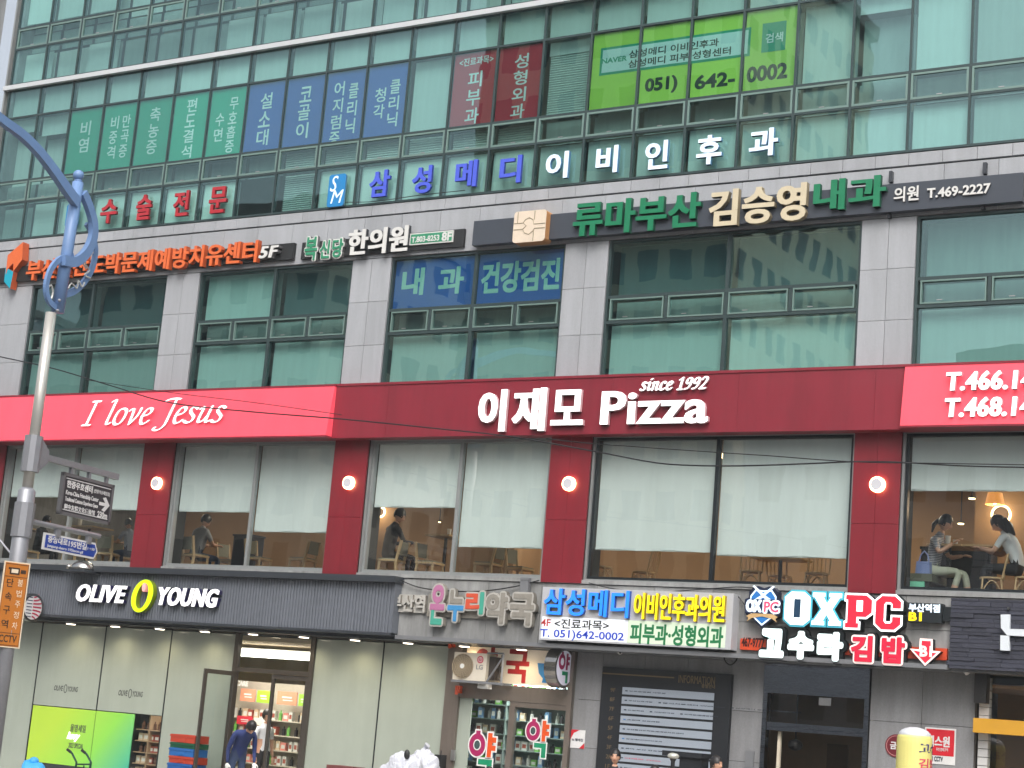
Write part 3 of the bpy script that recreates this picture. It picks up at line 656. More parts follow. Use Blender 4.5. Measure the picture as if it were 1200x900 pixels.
def callig(par, txt, lb, rt, yf, yb, mats, shear=.28, nib=(.085, .035), ang=35, name='letter', gap=0.):
    a0, a1, b0, b1 = bx(lb, rt, yf); nx, ny = nib; ca, sa = math.cos(math.radians(ang)), math.sin(math.radians(ang))
    cx = 0; L = []
    for ch in txt:
        st, adv = PEN[ch]; polys = []
        for s_ in st: polys.append([(x+cx+shear*y, y) for x, y in bez(s_)])
        if polys: L.append(polys)
        cx += adv+gap
    allp = [p for q in L for s_ in q for p in s_]
    x0, x1 = min(p[0] for p in allp)-nx, max(p[0] for p in allp)+nx; y0, y1 = min(p[1] for p in allp)-nx*.7, max(p[1] for p in allp)+nx*.7
    sx, sy = (a1-a0)/(x1-x0), (b1-b0)/(y1-y0)
    for q in L:
        m = MB()
        for k, s_ in enumerate(q):
            c1 = -yf+.002*k
            for i in range(len(s_)-1):     # the pen's ellipse swept along the stroke
                (xa, ya), (xb, yb_) = s_[i], s_[i+1]; pts = []
                for (x, y) in ((xa, ya), (xb, yb_)):
                    for t in range(10):
                        tt = 2*math.pi*t/10; u, v_ = nx*math.cos(tt), ny*math.sin(tt); pts.append((x+u*ca-v_*sa, y+u*sa+v_*ca))
                pts = sorted(set(pts)); hull = []
                for seq in (pts, pts[::-1]):
                    h0 = len(hull)
                    for p in seq:
                        while len(hull)-h0 >= 2 and (hull[-1][0]-hull[-2][0])*(p[1]-hull[-2][1])-(hull[-1][1]-hull[-2][1])*(p[0]-hull[-2][0]) <= 0: hull.pop()
                        hull.append(p)
                    hull.pop()
                m.prism(FAC, [(a0+(x-x0)*sx, b0+(y-y0)*sy) for x, y in hull], -yb, c1+.00012*(i % 7), 0, 1)
        m.build(name, mats, par)
callig(r_, 'since 1992', (748.5, 458.5), (831, 440.5), -.42, -.37, [SNOW, SNOWS], .2, (.13, .07), gap=.08)
def lightbox(name, x0, x1, label):
    r = sign(name, ((x0+x1)/2, -.45, BB-.01), label); z0, z1 = 7.155, 8.2
    m = MB(); m.hexa([(x0, -.55, z0), (x1, -.55, z0), (x1, -.352, z0), (x0, -.352, z0), (x0, -.41, z1), (x1, -.41, z1), (x1, -.352, z1), (x0, -.352, z1)])
    m.build('lit_face', REDBOX, r)
    m = MB(); m.box(x0-.02, x1+.02, -.57, -.355, z0-.035, z0-.002); m.box(x0-.02, x1+.02, -.42, -.355, z1+.002, z1+.03); m.build('edge_trim', MAROON, r); return r
lb_ = lightbox('love_sign', BX0+.1, -.175, 'lit pinkish red sign box with white italic words I love Jesus')
callig(lb_, 'I love Jesus', (93.5, 507), (267.5, 463.5), -.56, -.53, [SNOW, SNOWS], .3, (.085, .03), gap=.06)
lb_ = lightbox('phone_sign', 11.885, BX1-.1, 'lit pinkish red sign box with two white phone numbers at right edge')
for zz, s_ in (((1108, 458), (1212, 432.5)), 'T.466.14'), (((1106.5, 489), (1211, 463.5)), 'T.468.14'): word(lb_, s_, *zz, -.58, -.5, [SNOW, SNOWS], .025, .08, fat=.03)

# ------------------------------------------------------------------ shop fascia on the left: fluted grey with lit name
FLUTE = M('fluted_panel', lin((106, 111, 120)), .55, 0, var=.06, stain_fold=.1); LOLV = LIT('lit_lime', lin((195, 235, 20)), .7); NAVYS = M('navy_side', lin((44, 40, 84)), .5)
r_ = sign('cosmetics_fascia', (-4, -.2, 3.24), 'grey fluted fascia with lit white italic shop name and lime ring letter')
x1 = X(457.5, 741, -.25); m = MB(); n = int((x1-BX0)/.075)
for i in range(n):
    a = x1-.075*(i+1); m.hexa([(a, -.215, 3.27), (a+.075, -.215, 3.27), (a+.075, -.1, 3.27), (a, -.1, 3.27), (a, -.215, 4.24), (a+.075, -.215, 4.24), (a+.075, -.1, 4.24), (a, -.1, 4.24)])
    m.box(a+.012, a+.056, -.232, -.215, 3.27, 4.24)
m.box(x1+.001, x1+.02, -.255, -.03, 3.24, 4.26)
m.build('fluted_panel', FLUTE, r_)
MB().box(BX0, x1+.06, -.36, -.03, 4.245, 4.37).box(BX0, x1+.02, -.27, -.03, 3.215, 3.268).build('coping', DGREY, r_)
word(r_, 'OLIVE', (88, 704.5), (149.5, 686.5), -.35, -.25, [SNOW, NAVYS], .025, .22, fat=.05)
word(r_, 'YOUNG', (183.5, 709), (257.5, 690.5), -.35, -.25, [SNOW, NAVYS], .025, .22, fat=.05)
a0, a1, b0, b1 = bx((152, 717), (181, 679.5), -.37); m = MB(); m.ring(FAC, (a0+a1)/2, (b0+b1)/2, (a1-a0)/2, (b1-b0)/2, .14, .25, .37, 0, 1, 36, .075); 
for i, v in enumerate(m.v): m.v[i] = V((v.x+(v.z-(b0+b1)/2)*.16, v.y, v.z))
m.build('ring_letter', [LOLV, M('lime_side', lin((120, 140, 20)), .5)], r_)
p = at(168.5, 688, -.37); MB().disc(FAC, p.x, p.z, .055, .095, .25, .37).build('dot', LIT('lit_pink', lin((245, 165, 160)), .5), r_)

# unlit letters of the pharmacy on bare granite
PG = M('faded_grey_letter', lin((176, 174, 168)), .6, var=.12, scale=12); PGS = M('faded_side', lin((138, 134, 126)), .7, var=.2, scale=10)
PPK = M('faded_pink', lin((176, 112, 150)), .5, var=.06); PTL = M('faded_teal', lin((70, 160, 140)), .5, var=.06); PBL = M('faded_blue', lin((64, 140, 195)), .5, var=.06); PRD = M('faded_red', lin((205, 84, 58)), .5, var=.06)
r_ = sign('pharmacy_letters', (3, 0, 3.4), 'unlit weathered letters reading 부산역 온누리약국, pink teal blue and grey, on granite')
a0, a1, b0, b1 = bx((454, 716.5), (500, 697.5), -.08); MB().fbox(FAC, a0, a1, b0, b1, .04, .08).build('plate', PG, r_)
a0, a1, b0, b1 = bx((500, 722), (628, 701), -.08); MB().fbox(FAC, a0, a1, b0, b1, .04, .08).build('plate', PGS, r_)
word(r_, '부산역', (456, 716), (499, 697.5), -.14, -.08, [PG, PGS], .03)
def isl(ch, lb, rt, mats2, c0=.08, c1=.2, off=.025):
    a0, a1, b0, b1 = bx(lb, rt, -c1); g = .03
    MB().text(FAC, ch, a0, a1, b0, b1, c0, c1-.01, 0, 1, .025).dilate(.045).build('letter_border', [PG, PGS], r_)
    vs, fs = glyphs(ch, off); par = list(range(len(vs)))
    def find(i):
        while par[i] != i: i = par[i]
        return i
    for f, _ in fs:
        for q in f[1:]:
            x, y = find(f[0]), find(q)
            if x != y: par[y] = x
    cen = {}
    for i, v in enumerate(vs): cen.setdefault(find(i), []).append(v)
    roots = list(cen); dec = {r2: mats2[0](sum(v[0] for v in c)/len(c), sum(v[1] for v in c)/len(c)) for r2, c in cen.items()}
    for mi, mt in enumerate(mats2[1]):
        only = {i for i, (f, _) in enumerate(fs) if dec[find(f[0])] == mi}
        if only: MB().text(FAC, ch, a0, a1, b0, b1, c1-.008, c1, 0, 0, off, only=only).dilate(.012, 8).build('letter', mt, r_)
isl('온', (502.5, 731), (522, 686), (lambda x, y: 1 if y < .2 else 0, [PPK, PTL]))
isl('누', (523.5, 727), (544, 692.5), (lambda x, y: 1 if y < .35 else 0, [PGS, PBL]))
isl('리', (545, 718.5), (567, 694.5), (lambda x, y: 1 if x > .62 else 0, [PRD, PTL]))
isl('약', (568, 729.5), (595, 695.5), (lambda x, y: 0, [PGS])); isl('국', (596.5, 731.5), (626, 697), (lambda x, y: 0, [PGS]))

# light box of the clinic
LBX = LIT('lightbox_white', lin((236, 240, 246)), .32); LBG = LIT('lightbox_green', lin((206, 222, 198)), .22); ALT = M('sign_case', lin((205, 207, 212)), .4, .3, var=.04)
r_ = sign('clinic_lightbox', (7, -.2, 3.25), 'white lit sign box with blue and yellow raised letters and phone number 642-0002')
a0, b0 = FAC.ab(631.5, 749.5, .3); a1, b1 = FAC.ab(860, 695.5, .3)
MB().fbox(FAC, a0, a1, b0, b1, .03, .3).build('case', ALT, r_)
bm = Z(640, 722.5, -.3); xm = X(735, 745, -.3); xe = X(850.5, 740, -.3)
MB().fbox(FAC, a0+.04, xm, b0+.03, bm, .3, .304).build('lit_panel', LBX, r_); MB().fbox(FAC, xm+.002, xe, b0+.03, bm, .3, .304).build('lit_panel', LBG, r_)
CB = LIT('lit_blue_letter', lin((40, 130, 250)), .55); CY = LIT('lit_yellow_letter', lin((250, 225, 20)), .6); CYS = M('yellow_side', lin((180, 150, 10)), .5); CBS = M('blue_side', lin((30, 80, 170)), .5)
word(r_, '삼성메디', (636, 720), (738, 692.5), -.38, -.3, [CB, CBS], .02, fat=.008); word(r_, '이비인후과의원', (741.5, 725), (850, 698), -.38, -.3, [CY, CYS], .018, fat=.012)
flat(r_, '4F', (634, 733.5), (645.5, 725.5), -.306, M('ink_red', lin((190, 60, 60)), .5), .015); flat(r_, '<진료과목>', (649.5, 736), (714, 727.5), -.306, M('ink_black', lin((40, 40, 40)), .5), .015)
flat(r_, 'T. 051)642-0002', (632.5, 748.5), (731.5, 741.5), -.306, M('ink_blue', lin((40, 70, 190)), .5), .015); flat(r_, '피부과·성형외과', (738, 753.5), (848, 735), -.306, M('ink_green', lin((28, 120, 72)), .5), .025)

# gaming cafe signs
OXW = LIT('lit_cool_white', lin((244, 255, 255)), .95); OXT = LIT('lit_teal_edge', lin((70, 165, 185)), .35); OXR = LIT('lit_red', lin((230, 36, 58)), .55); OXB = M('sign_black', lin((22, 30, 34)), .5)
def slab(ch, lb, rt, par, mats, brd, c0=.04, c1=.28, name='letter', g=.035):
    """octagonal slab letters O X P C"""
    a0, a1, b0, b1 = bx(lb, rt, -c1); w, h = a1-a0, b1-b0
    S = {'O': [[(.25, 0), (.75, 0), (1, .17), (1, .83), (.75, 1), (.25, 1), (0, .83), (0, .17)]],
         'X': [[(0, 0), (.42, 0), (.42, .12), (.36, .12), (.5, .34), (.64, .12), (.58, .12), (.58, 0), (1, 0), (1, .14), (.93, .14), (.68, .5), (.93, .86), (1, .86), (1, 1), (.58, 1), (.58, .88), (.64, .88), (.5, .66), (.36, .88), (.42, .88), (.42, 1), (0, 1), (0, .86), (.07, .86), (.32, .5), (.07, .14), (0, .14)]],
         'P': [[(0, 0), (.5, 0), (.5, .14), (.42, .14), (.42, .34), (.78, .34), (1, .48), (1, .86), (.78, 1), (0, 1), (0, .86), (.08, .86), (.08, .14), (0, .14)]],
         'C': [[(.25, 0), (.76, 0), (1, .16), (1, .38), (.68, .38), (.68, .24), (.6, .18), (.4, .18), (.33, .25), (.33, .75), (.4, .82), (.6, .82), (.68, .76), (.68, .64), (1, .64), (1, .84), (.76, 1), (.25, 1), (0, .83), (0, .17)]]}[ch]
    hole = {'O': (.37, .22, .63, .78), 'P': (.42, .5, .66, .84)}.get(ch)
    def out(poly, k):   # grow an outline by k metres
        n = len(poly); P = [V((x*w, y*h)) for x, y in poly]; R_ = []
        for i in range(n):
            p, q, r2 = P[i-1], P[i], P[(i+1) % n]; d1 = (q-p).normalized(); d2 = (r2-q).normalized(); n1 = V((d1.y, -d1.x)); n2 = V((d2.y, -d2.x)); bb = n1+n2; bb = bb/max(.35, bb.dot(n1)) if bb.length > 1e-5 else n1
            R_.append((a0+q.x+bb.x*k, b0+q.y+bb.y*k))
        return R_
    MB().prism(FAC, out(S[0], g), c0, c1-.02, 0, 1).build(name+'_border', [brd, OXB], par)
    m = MB(); m.prism(FAC, out(S[0], 0), c1-.019, c1, 0, 0)
    if hole: m.fbox(FAC, a0+w*hole[0], a0+w*hole[2], b0+h*hole[1], b0+h*hole[3], c1, c1+.003, 1)
    m.build(name, mats, par)
r_ = sign('gaming_cafe_sign', (11, -.1, 3.7), 'large lit slab letters OX white and PC red with round-topped shield emblem')
slab('O', (918.5, 731.5), (950, 694), r_, [OXW, M('deep_teal', lin((20, 60, 90)), .5)], OXT)
slab('X', (951, 732), (986.5, 695.5), r_, [OXW, OXB], OXT)
slab('P', (990, 735), (1022, 698), r_, [OXR, OXW], OXW); slab('C', (1025, 737), (1056, 699), r_, [OXR, OXW], OXW)
# shield
p0 = FAC.ab(893, 710, .24); s0 = (FAC.ab(915, 710, .24)[0]-FAC.ab(871.5, 710, .24)[0])/2
SH = lambda pts, k=1: [(p0[0]+x*s0*k, p0[1]+y*s0*k) for x, y in pts]
shield = [(0, -1.12), (.42, -.74), (.9, -.45), (1, -.1), (1, .3), (.78, .42), (.78, .72), (.55, .95), (.3, 1.0), (0, .9), (-.3, 1.0), (-.55, .95), (-.78, .72), (-.78, .42), (-1, .3), (-1, -.1), (-.9, -.45), (-.42, -.74)]
EMB = LIT('emblem_lit_blue', lin((40, 110, 180)), .3); EMW = LIT('emblem_lit_white', lin((225, 240, 255)), .6); EMP = LIT('emblem_lit_pink', lin((220, 80, 110)), .4)
m = MB(); m.prism(FAC, SH(shield, 1.0), .04, .2, 1, 1)
inn = [(0, -.98), (.6, -.5), (.72, -.1), (.7, .5), (.45, .82), (0, .78), (-.45, .82), (-.7, .5), (-.72, -.1), (-.6, -.5)]
m.prism(FAC, SH(inn), .2, .205, 2, 2); m.prism(FAC, SH(inn, .9), .205, .21, 0, 0)
for sx in (1, -1):   # two crossed sword blades
    m.prism(FAC, SH([(sx*-.6, .98), (sx*-.5, 1.02), (sx*.12, .52), (sx*.5, .3), (sx*.62, .14), (sx*.4, .2), (sx*.05, .4)]), .21, .218+.002*sx, 2, 2)
m.prism(FAC, SH([(-.85, -.52), (-.6, -.4), (0, -.32), (.6, -.4), (.85, -.52), (.72, -.62), (.8, -.78), (.55, -.62), (0, -.52), (-.55, -.62), (-.8, -.78), (-.72, -.62)]), .21, .222, 3, 3)
m.build('shield_emblem', [EMB, M('shield_navy', lin((16, 28, 56)), .5), EMW, M('ribbon_tan', lin((205, 170, 120)), .5)], r_)
a = p0[0]; b = p0[1]
MB().fbox(FAC, a-s0*.92, a+s0*.96, b-s0*.38, b+s0*.34, .206, .2235).build('emblem_band', M('emblem_navy', lin((18, 34, 70)), .5), r_)
m = MB(); m.text(FAC, 'OX', a-s0*.86, a-.02, b-s0*.3, b+s0*.28, .225, .235, 0, 0, .025).dilate(.012, 8); m.build('emblem_letters', EMW, r_)
m = MB(); m.text(FAC, 'PC', a+.035, a+s0*.88, b-s0*.3, b+s0*.24, .225, .228, 1, 1, .025).dilate(.03); m.text(FAC, 'PC', a+.035, a+s0*.88, b-s0*.3, b+s0*.24, .23, .236, 0, 0, .025); m.build('emblem_letters', [EMP, EMW], r_)
r_ = sign('branch_plate', (13, -.1, 4.0), 'small black plate with white words 부산역점 above yellow B1')
a0, b0 = FAC.ab(1063, 728.5, .2); a1, b1 = FAC.ab(1104, 707.5, .2); MB().fbox(FAC, a0, a1, b0, b1, .03, .2).fbox(FAC, a1, a1+.2, b0+.04, b1-.04, .03, .12).build('plate', OXB, r_)
flat(r_, '부산역점', (1065, 716.5), (1101.5, 708.5), -.202, EMW, .04); flat(r_, 'B1', (1065, 727), (1080, 718), -.202, CY, .05)
r_ = sign('kimbap_sign', (11.5, -.1, 3.2), 'white and red outlined letters reading 고수라김밥 on orange strip with down arrow')
ORST = M('orange_strip', lin((205, 72, 36)), .5, var=.08); a0, b0 = FAC.ab(867, 761, .1); a1, b1 = FAC.ab(1110, 760, .1)
MB().fbox(FAC, a0, a1, b0, b1, .03, .1).build('strip', ORST, r_)
flat(r_, '467-9777', (869, 757.5), (896, 748), -.102, M('ink_dark', lin((60, 20, 16)), .5), .03)
KW = LIT('lit_kimbap_white', lin((232, 250, 250)), .6); KR = LIT('lit_kimbap_red', lin((200, 34, 62)), .35); KC = LIT('lit_cream', lin((250, 228, 222)), .5)
def duo(ch, lb, rt, fm, bm_, bm2, off):
    a0, a1, b0, b1 = bx(lb, rt, -.26); g = .045
    MB().text(FAC, ch, a0, a1, b0, b1, .1, .2, 0, 0, .025).dilate(.075, 16).build('letter_outline', bm2, r_)  # black outline behind each sign letter
    if bm_: MB().text(FAC, ch, a0, a1, b0, b1, .2, .24, 0, 1, .025).dilate(.045, 16).build('letter_border', [bm_, bm2], r_)
    MB().text(FAC, ch, a0, a1, b0, b1, .245, .265, 0, 1, .025).dilate(.012 if bm_ else .03, 10).build('letter', [fm, bm2], r_)
duo('고', (891, 768), (918, 739), KW, None, OXB, .07); duo('수', (924, 770), (953, 742), KW, None, OXB, .07); duo('라', (958.5, 772), (987, 743), KW, None, OXB, .07)
duo('김', (997, 774), (1022, 746), KR, KC, OXB, .05); duo('밥', (1033, 776), (1060, 748), KR, KC, OXB, .05)
ar = [(1078, 748), (1093, 749), (1093, 762.5), (1102.5, 763.5), (1084, 780.5), (1066, 760), (1077, 761)]
c = (sum(p[0] for p in ar)/7, sum(p[1] for p in ar)/7)
def grow(P, k):
    n = len(P); P = [V(p) for p in P]; ar_ = sum(P[i].x*P[(i+1) % n].y-P[(i+1) % n].x*P[i].y for i in range(n)); k = k if ar_ > 0 else -k; R_ = []
    for i in range(n):
        d1 = (P[i]-P[i-1]).normalized(); d2 = (P[(i+1) % n]-P[i]).normalized(); n1 = V((d1.y, -d1.x)); n2 = V((d2.y, -d2.x)); bb = n1+n2; bb = bb/max(.35, bb.dot(n1)) if bb.length > 1e-5 else n1
        R_.append((P[i].x+bb.x*k, P[i].y+bb.y*k))
    return R_
G_ = lambda k, d: grow([FAC.ab(x, y, d) for x, y in ar], (k-1)*.22)
MB().prism(FAC, G_(1.0, .24), .1, .24, 0, 1).prism(FAC, G_(.84, .25), .241, .25, 2, 2).build('arrow', [KC, OXB, OXR], r_)
flat(r_, 'B1', (1078, 769), (1092, 757.5), -.252, KC, .04)
# black brick sign with the white letter
BRK = M('black_brick', lin((52, 54, 66)), .6, var=.18, scale=5, island=.6, bump=.5, bscale=14)
r_ = sign('black_brick_sign', (15, -.1, 3.2), 'dark blue-black brick panel with large white angular letter at right edge')
a0 = X(1112, 783, -.15); z0, z1 = Z(1112, 783, -.15), Z(1113, 700.5, -.15); m = MB(); m.box(a0, BX1, -.12, -.035, z0, z1, 1); zz = z0; j = 0
while zz < z1-.02:
    x = a0-(rnd.random()*.3 if j % 2 else 0); hh = min(rnd.choice((.05, .065, .08)), z1-zz)
    while x < BX1:
        L = rnd.uniform(.25, .5); d = rnd.uniform(.0, .03); m.box(max(x, a0), min(x+L, BX1)-.004, -.15-d, -.121, zz+.003, zz+hh-.003, 0); x += L
    zz += hh; j += 1
m.build('brick_facing', [BRK, BLACK], r_)
HW = M('white_angular_letter', lin((215, 222, 228)), .4, var=.03)
pp = lambda *q: [FAC.ab(*p, .24) for p in q]
m = MB(); m.prism(FAC, pp((1172.5, 720), (1183.5, 720), (1183, 737), (1230, 738), (1229, 747.5), (1180, 744.5), (1173, 736)), .18, .24); m.prism(FAC, pp((1172.2, 744.5), (1182.5, 745), (1182.8, 762.5), (1172, 762)), .18, .24); m.build('letter', HW, r_)
p = at(1182, 713, -.2); MB().box(p.x-.02, p.x+.02, -.22, -.18, p.z-.02, p.z+.02).build('spotlight', STEEL, r_)
# ------------------------------------------------------------------ ground floor shops
FROST = M('frosted_film', lin((164, 173, 162)), .5, var=.07, scale=.9, stain_fold=.08, coat=.7); bpy.data.materials['frosted_film'].node_tree.nodes['Principled BSDF'].inputs['Coat Roughness'].default_value = .04
WARM = LIT('warm_lamp', (1, .86, .66), 6.0, (.9, .9, .9)); COOLL = LIT('shop_light', (1, .95, .86), 3.2, (.9, .9, .9))
def lampobj(kind, loc, energy, color, parent=None, size=.15, rot=None, spot=None):
    d = bpy.data.lights.new('lamp_light', kind); d.energy = energy; d.color = color
    if kind == 'AREA': d.size = size
    else: d.shadow_soft_size = size
    if spot: d.spot_size = spot; d.spot_blend = .8
    o = bpy.data.objects.new('lamp_light', d); COL.objects.link(o)
    if parent is not None: o.parent = parent; o.location = V(loc)-V(parent['_o'])
    else: o.location = loc
    if rot: o.rotation_euler = rot
    return o
xs = [-10.6, X(48.3, 750, .5), X(123.3, 750, .5), X(199, 767, .5), X(281, 740, .5), X(370, 744, .5), X(450.8, 752, .5), X(527.5, 758, .5)]
DZ = 2.34; GT = 3.13
sf = empty('cosmetics_shopfront', ((xs[0]+xs[7])/2, .5, G0), 'wide glazed shopfront of frosted pale panels with open door at centre right', 'shopfront')
pz0, pz1, pxr = Z(26.7, 891, .5), 1.27, X(157.5, 836, .5)
for i, (a, b) in enumerate(((xs[0], xs[1]), (xs[1], xs[2]), (xs[2], xs[3]), (xs[3], xs[4]), (xs[5], xs[6]), (xs[6], xs[7]))):
    m = MB()
    z0 = pz1+.02 if i in (1, 2) else G0+.1
    m.box(a+.012, b-.012, .5, .512, z0, GT-.02).build('frosted_panel', FROST, sf); MB().box(a+.012, b-.012, .494, .5, G0, G0+.095).build('base_rail', STEEL, sf)
for x in (xs[1], xs[2], xs[3], xs[6]): (MB().box(x-.01, x+.01, .485, .52, G0, GT) if x != xs[2] else MB().box(x-.01, x+.01, .485, .52, pz1+.005, GT).box(x-.002, x+.002, .492, .499, G0, pz1+.005)).build('glazing_joint', FRB, sf)
m = MB()
for x in (xs[4], xs[5]): m.box(x-.05, x+.05, .44, .56, G0, GT)
m.box(xs[4]+.05, xs[5]-.05, .45, .55, DZ, DZ+.09); m.box(xs[0], xs[7], .45, .55, GT, GT+.019)
m.build('door_frame', BRONZE, sf)
m = MB(); m.face([(xs[4]+.05, .5, DZ+.09), (xs[5]-.05, .5, DZ+.09), (xs[5]-.05, .5, GT), (xs[4]+.05, .5, GT)]); m.build('transom_pane', GS, sf)
def leaf(fr, w, h, par, left):
    m = MB(); t = .075
    for q in ((0, t, 0, h), (w-t, w, 0, h), (t, w-t, 0, .16), (t, w-t, h-.09, h)): m.fbox(fr, q[0], q[1], q[2], q[3], -.025, .025, 0)
    d = m.build('door', BRONZE, par)
    MB().face([fr(t, .16, 0), fr(w-t, .16, 0), fr(w-t, h-.09, 0), fr(t, h-.09, 0)]).build('pane', GS, d)
    ha = w-.13 if left else .13
    MB().tube([fr(ha, .5, .07), fr(ha, 1.75, .07)], .016).tube([fr(ha, .6, .02), fr(ha, .6, .07)], .01).tube([fr(ha, 1.65, .02), fr(ha, 1.65, .07)], .01).build('handle', STEEL, d)
    return d
lw = (xs[5]-xs[4]-.1)/2
leaf(Fr((xs[4]+.08, .44, G0+.02), (-.05, -1, 0)), lw, DZ-G0-.03, sf, True)
leaf(Fr((xs[4]+.05+lw, .5, G0+.02)), lw, DZ-G0-.03, sf, False)
INK = M('small_black_print', lin((70, 74, 72)), .6)
m = MB()
for lb, rt in (((62.5, 810), (91.5, 804)), ((138, 816), (167.5, 809.5))):
    a0, a1, b0, b1 = bx(lb, rt, .49); L = a1-a0
    m.text(FAC, 'OLIVE', a0, a0+L*.38, b0+.02, b1-.02, -.499, -.4985, 0, 0, .03, .2).ring(FAC, a0+L*.48, (b0+b1)/2, L*.075, (b1-b0)/2+.02, .02, -.4995, -.4985, 0, 0, 16).text(FAC, 'YOUNG', a0+L*.58, a1, b0+.02, b1-.02, -.499, -.4985, 0, 0, .03, .2)
m.build('glass_lettering', INK, sf)
# the lime to teal screen
GRADM = bpy.data.materials.new('screen_gradient'); GRADM.use_nodes = True; nt = GRADM.node_tree; b = nt.nodes['Principled BSDF']; tc = nt.nodes.new('ShaderNodeTexCoord'); sp = nt.nodes.new('ShaderNodeSeparateXYZ'); nt.links.new(tc.outputs['Generated'], sp.inputs[0])
ad = nt.nodes.new('ShaderNodeMath'); ad.operation = 'MULTIPLY_ADD'; ad.inputs[1].default_value = -.35; nt.links.new(sp.outputs['Z'], ad.inputs[0]); nt.links.new(sp.outputs['X'], ad.inputs[2])
cr = nt.nodes.new('ShaderNodeValToRGB'); nt.links.new(ad.outputs[0], cr.inputs[0]); cr.color_ramp.elements[0].position = .0; cr.color_ramp.elements[0].color = (*lin((172, 205, 70)), 1); cr.color_ramp.elements[1].position = 1.0; cr.color_ramp.elements[1].color = (*lin((60, 168, 146)), 1)
e = cr.color_ramp.elements.new(.55); e.color = (*lin((136, 204, 82)), 1)
nt.links.new(cr.outputs[0], b.inputs['Base Color']); nt.links.new(cr.outputs[0], b.inputs['Emission Color']); b.inputs['Emission Strength'].default_value = .1; b.inputs['Roughness'].default_value = .3
r_ = sign('window_screen', (-7, .5, pz0), 'glowing lime to teal advertising screen with small handwriting in shop window', 'screen')
MB().box(xs[1]+.02, pxr, .5, .53, pz0, pz1).build('display', GRADM, r_)
flat(r_, '올영세일', (82, 857), (101, 850), .498, INK, .01); flat(r_, 'luvy', (78, 868), (94, 859), .498, SNOW, .05, .3); flat(r_, '2023 SPECIAL', (80, 876), (98, 872), .498, INK, .01)
MB().box(xs[1]+.02, xs[3]-.02, .49, .54, G0+.0, pz0-.01).build('plinth', DGREY, r_)
# goods beside the screen
SHEL = M('shelf_board', lin((170, 140, 110)), .6); 
PK = [M('pack_cream', lin((214, 190, 160)), .5), M('pack_rust', lin((165, 86, 70)), .5), M('pack_brown', lin((110, 76, 58)), .5), M('pack_white', lin((220, 220, 215)), .5), M('pack_green', lin((120, 190, 90)), .5), M('pack_pink', lin((226, 140, 130)), .5), M('pack_blue', lin((110, 150, 190)), .5), M('pack_dark', lin((50, 46, 50)), .5)]
r_ = empty('display_rack', ((pxr+xs[3])/2, .7, G0), 'brown window rack of small goods between green screen and frosted panel', 'rack')
m = MB(); m.box(pxr+.03, xs[3]-.02, .95, 1.0, G0, pz1)
for i in range(6): m.box(pxr+.03, xs[3]-.02, .58, .95, G0+.1+i*.24, G0+.12+i*.24)
m.box(pxr+.4, pxr+.43, .57, .95, G0, pz1); m.build('rack_frame', SHEL, r_)
MB().face([(pxr+.01, .52, G0), (xs[3]-.01, .52, G0), (xs[3]-.01, .52, pz1), (pxr+.01, .52, pz1)]).build('window_pane', GS, sf)
def packs(protos, spots, group, rr=rnd):
    """copies of small packs; spots are (x, y, z)"""
    seen = set()
    for i, s in enumerate(spots):
        k = s[3] if len(s) > 3 else rr.randrange(len(protos)); p = protos[k]
        o = p if k not in seen else dup(p); seen.add(k); o.location = s[:3]; o.rotation_euler.z = rr.uniform(-.2, .2); o['group'] = group
    for k, p in enumerate(protos):
        if k not in seen: bpy.data.objects.remove(p)
def pack(name, w, d, h, m, label, cat='package', kind=0):
    b_ = MB()
    if kind == 0: b_.box(-w/2, w/2, -d/2, d/2, 0, h, 0).box(-w*.36, w*.36, -d/2-.001, -d/2, h*.25, h*.7, 1)
    else: b_.tube([(0, 0, 0), (0, 0, h*.7), (0, 0, h*.74), (0, 0, h*.76), (0, 0, h)], [w/2, w/2, w/3, w*.2, w*.2], 10, 0)
    return tag(b_.build(name, [m, PK[3] if m is not PK[3] else PK[1]], origin=(0, 0, 0)), label, cat)
pr = [pack('boxed_good', .13, .1, .16, PK[0], 'cream boxed good on brown rack in shop window'), pack('boxed_good', .14, .1, .14, PK[1], 'rust red boxed good on brown rack in shop window'), pack('bottle', .08, .08, .18, PK[2], 'brown bottle on brown rack in shop window', 'bottle', 1)]
sp = []
for i in range(6):
    for j in range(5): sp.append((pxr+.11+j*.145+(.03 if j > 1 else 0), .72, G0+.121+i*.24, rnd.choice((0, 2)) if j < 2 else rnd.choice((1, 1, 2))))
packs(pr, sp, 'small goods on the brown window rack')
# shop interior seen through the door
room = empty('shop_interior', (-2, 3, G0), 'bright cosmetics shop room behind the open glass door', 'room')
m = MB(); m.box(-9, 3, 5.4, 5.5, G0, 3.1); m.box(-9, 3, .64, 5.4, 3.0, 3.1); m.build('wall', M('shop_wall', lin((200, 180, 150)), .7), room)
MB().box(-9, 3, .62, 5.4, G0, G0+.01).build('floor', M('shop_floor', lin((200, 196, 188)), .3), room)
yS = 2.6
L0, L1 = at(268, 768, 2.2), at(374, 770, 2.2)
r_ = empty('shop_ceiling_light', ((L0.x+L1.x)/2, 2.2, L0.z), 'long white glowing light strip inside shop above the door', 'ceiling light')
zt_, zb_ = Z(330, 763, 2.2), Z(330, 772, 2.2); MB().box(L0.x, L1.x, 2.2, 2.3, zb_, zt_).build('diffuser', COOLL, r_); MB().box(L0.x, L1.x, 2.3, 2.4, zb_, zt_+.03).build('housing', WHITE, r_)
lampobj('AREA', ((L0.x+L1.x)/2, 1.5, 2.9), 75, (1, .93, .82), r_, 1.4)
hs0, hs1 = at(278, 815, yS), at(372, 822, yS)
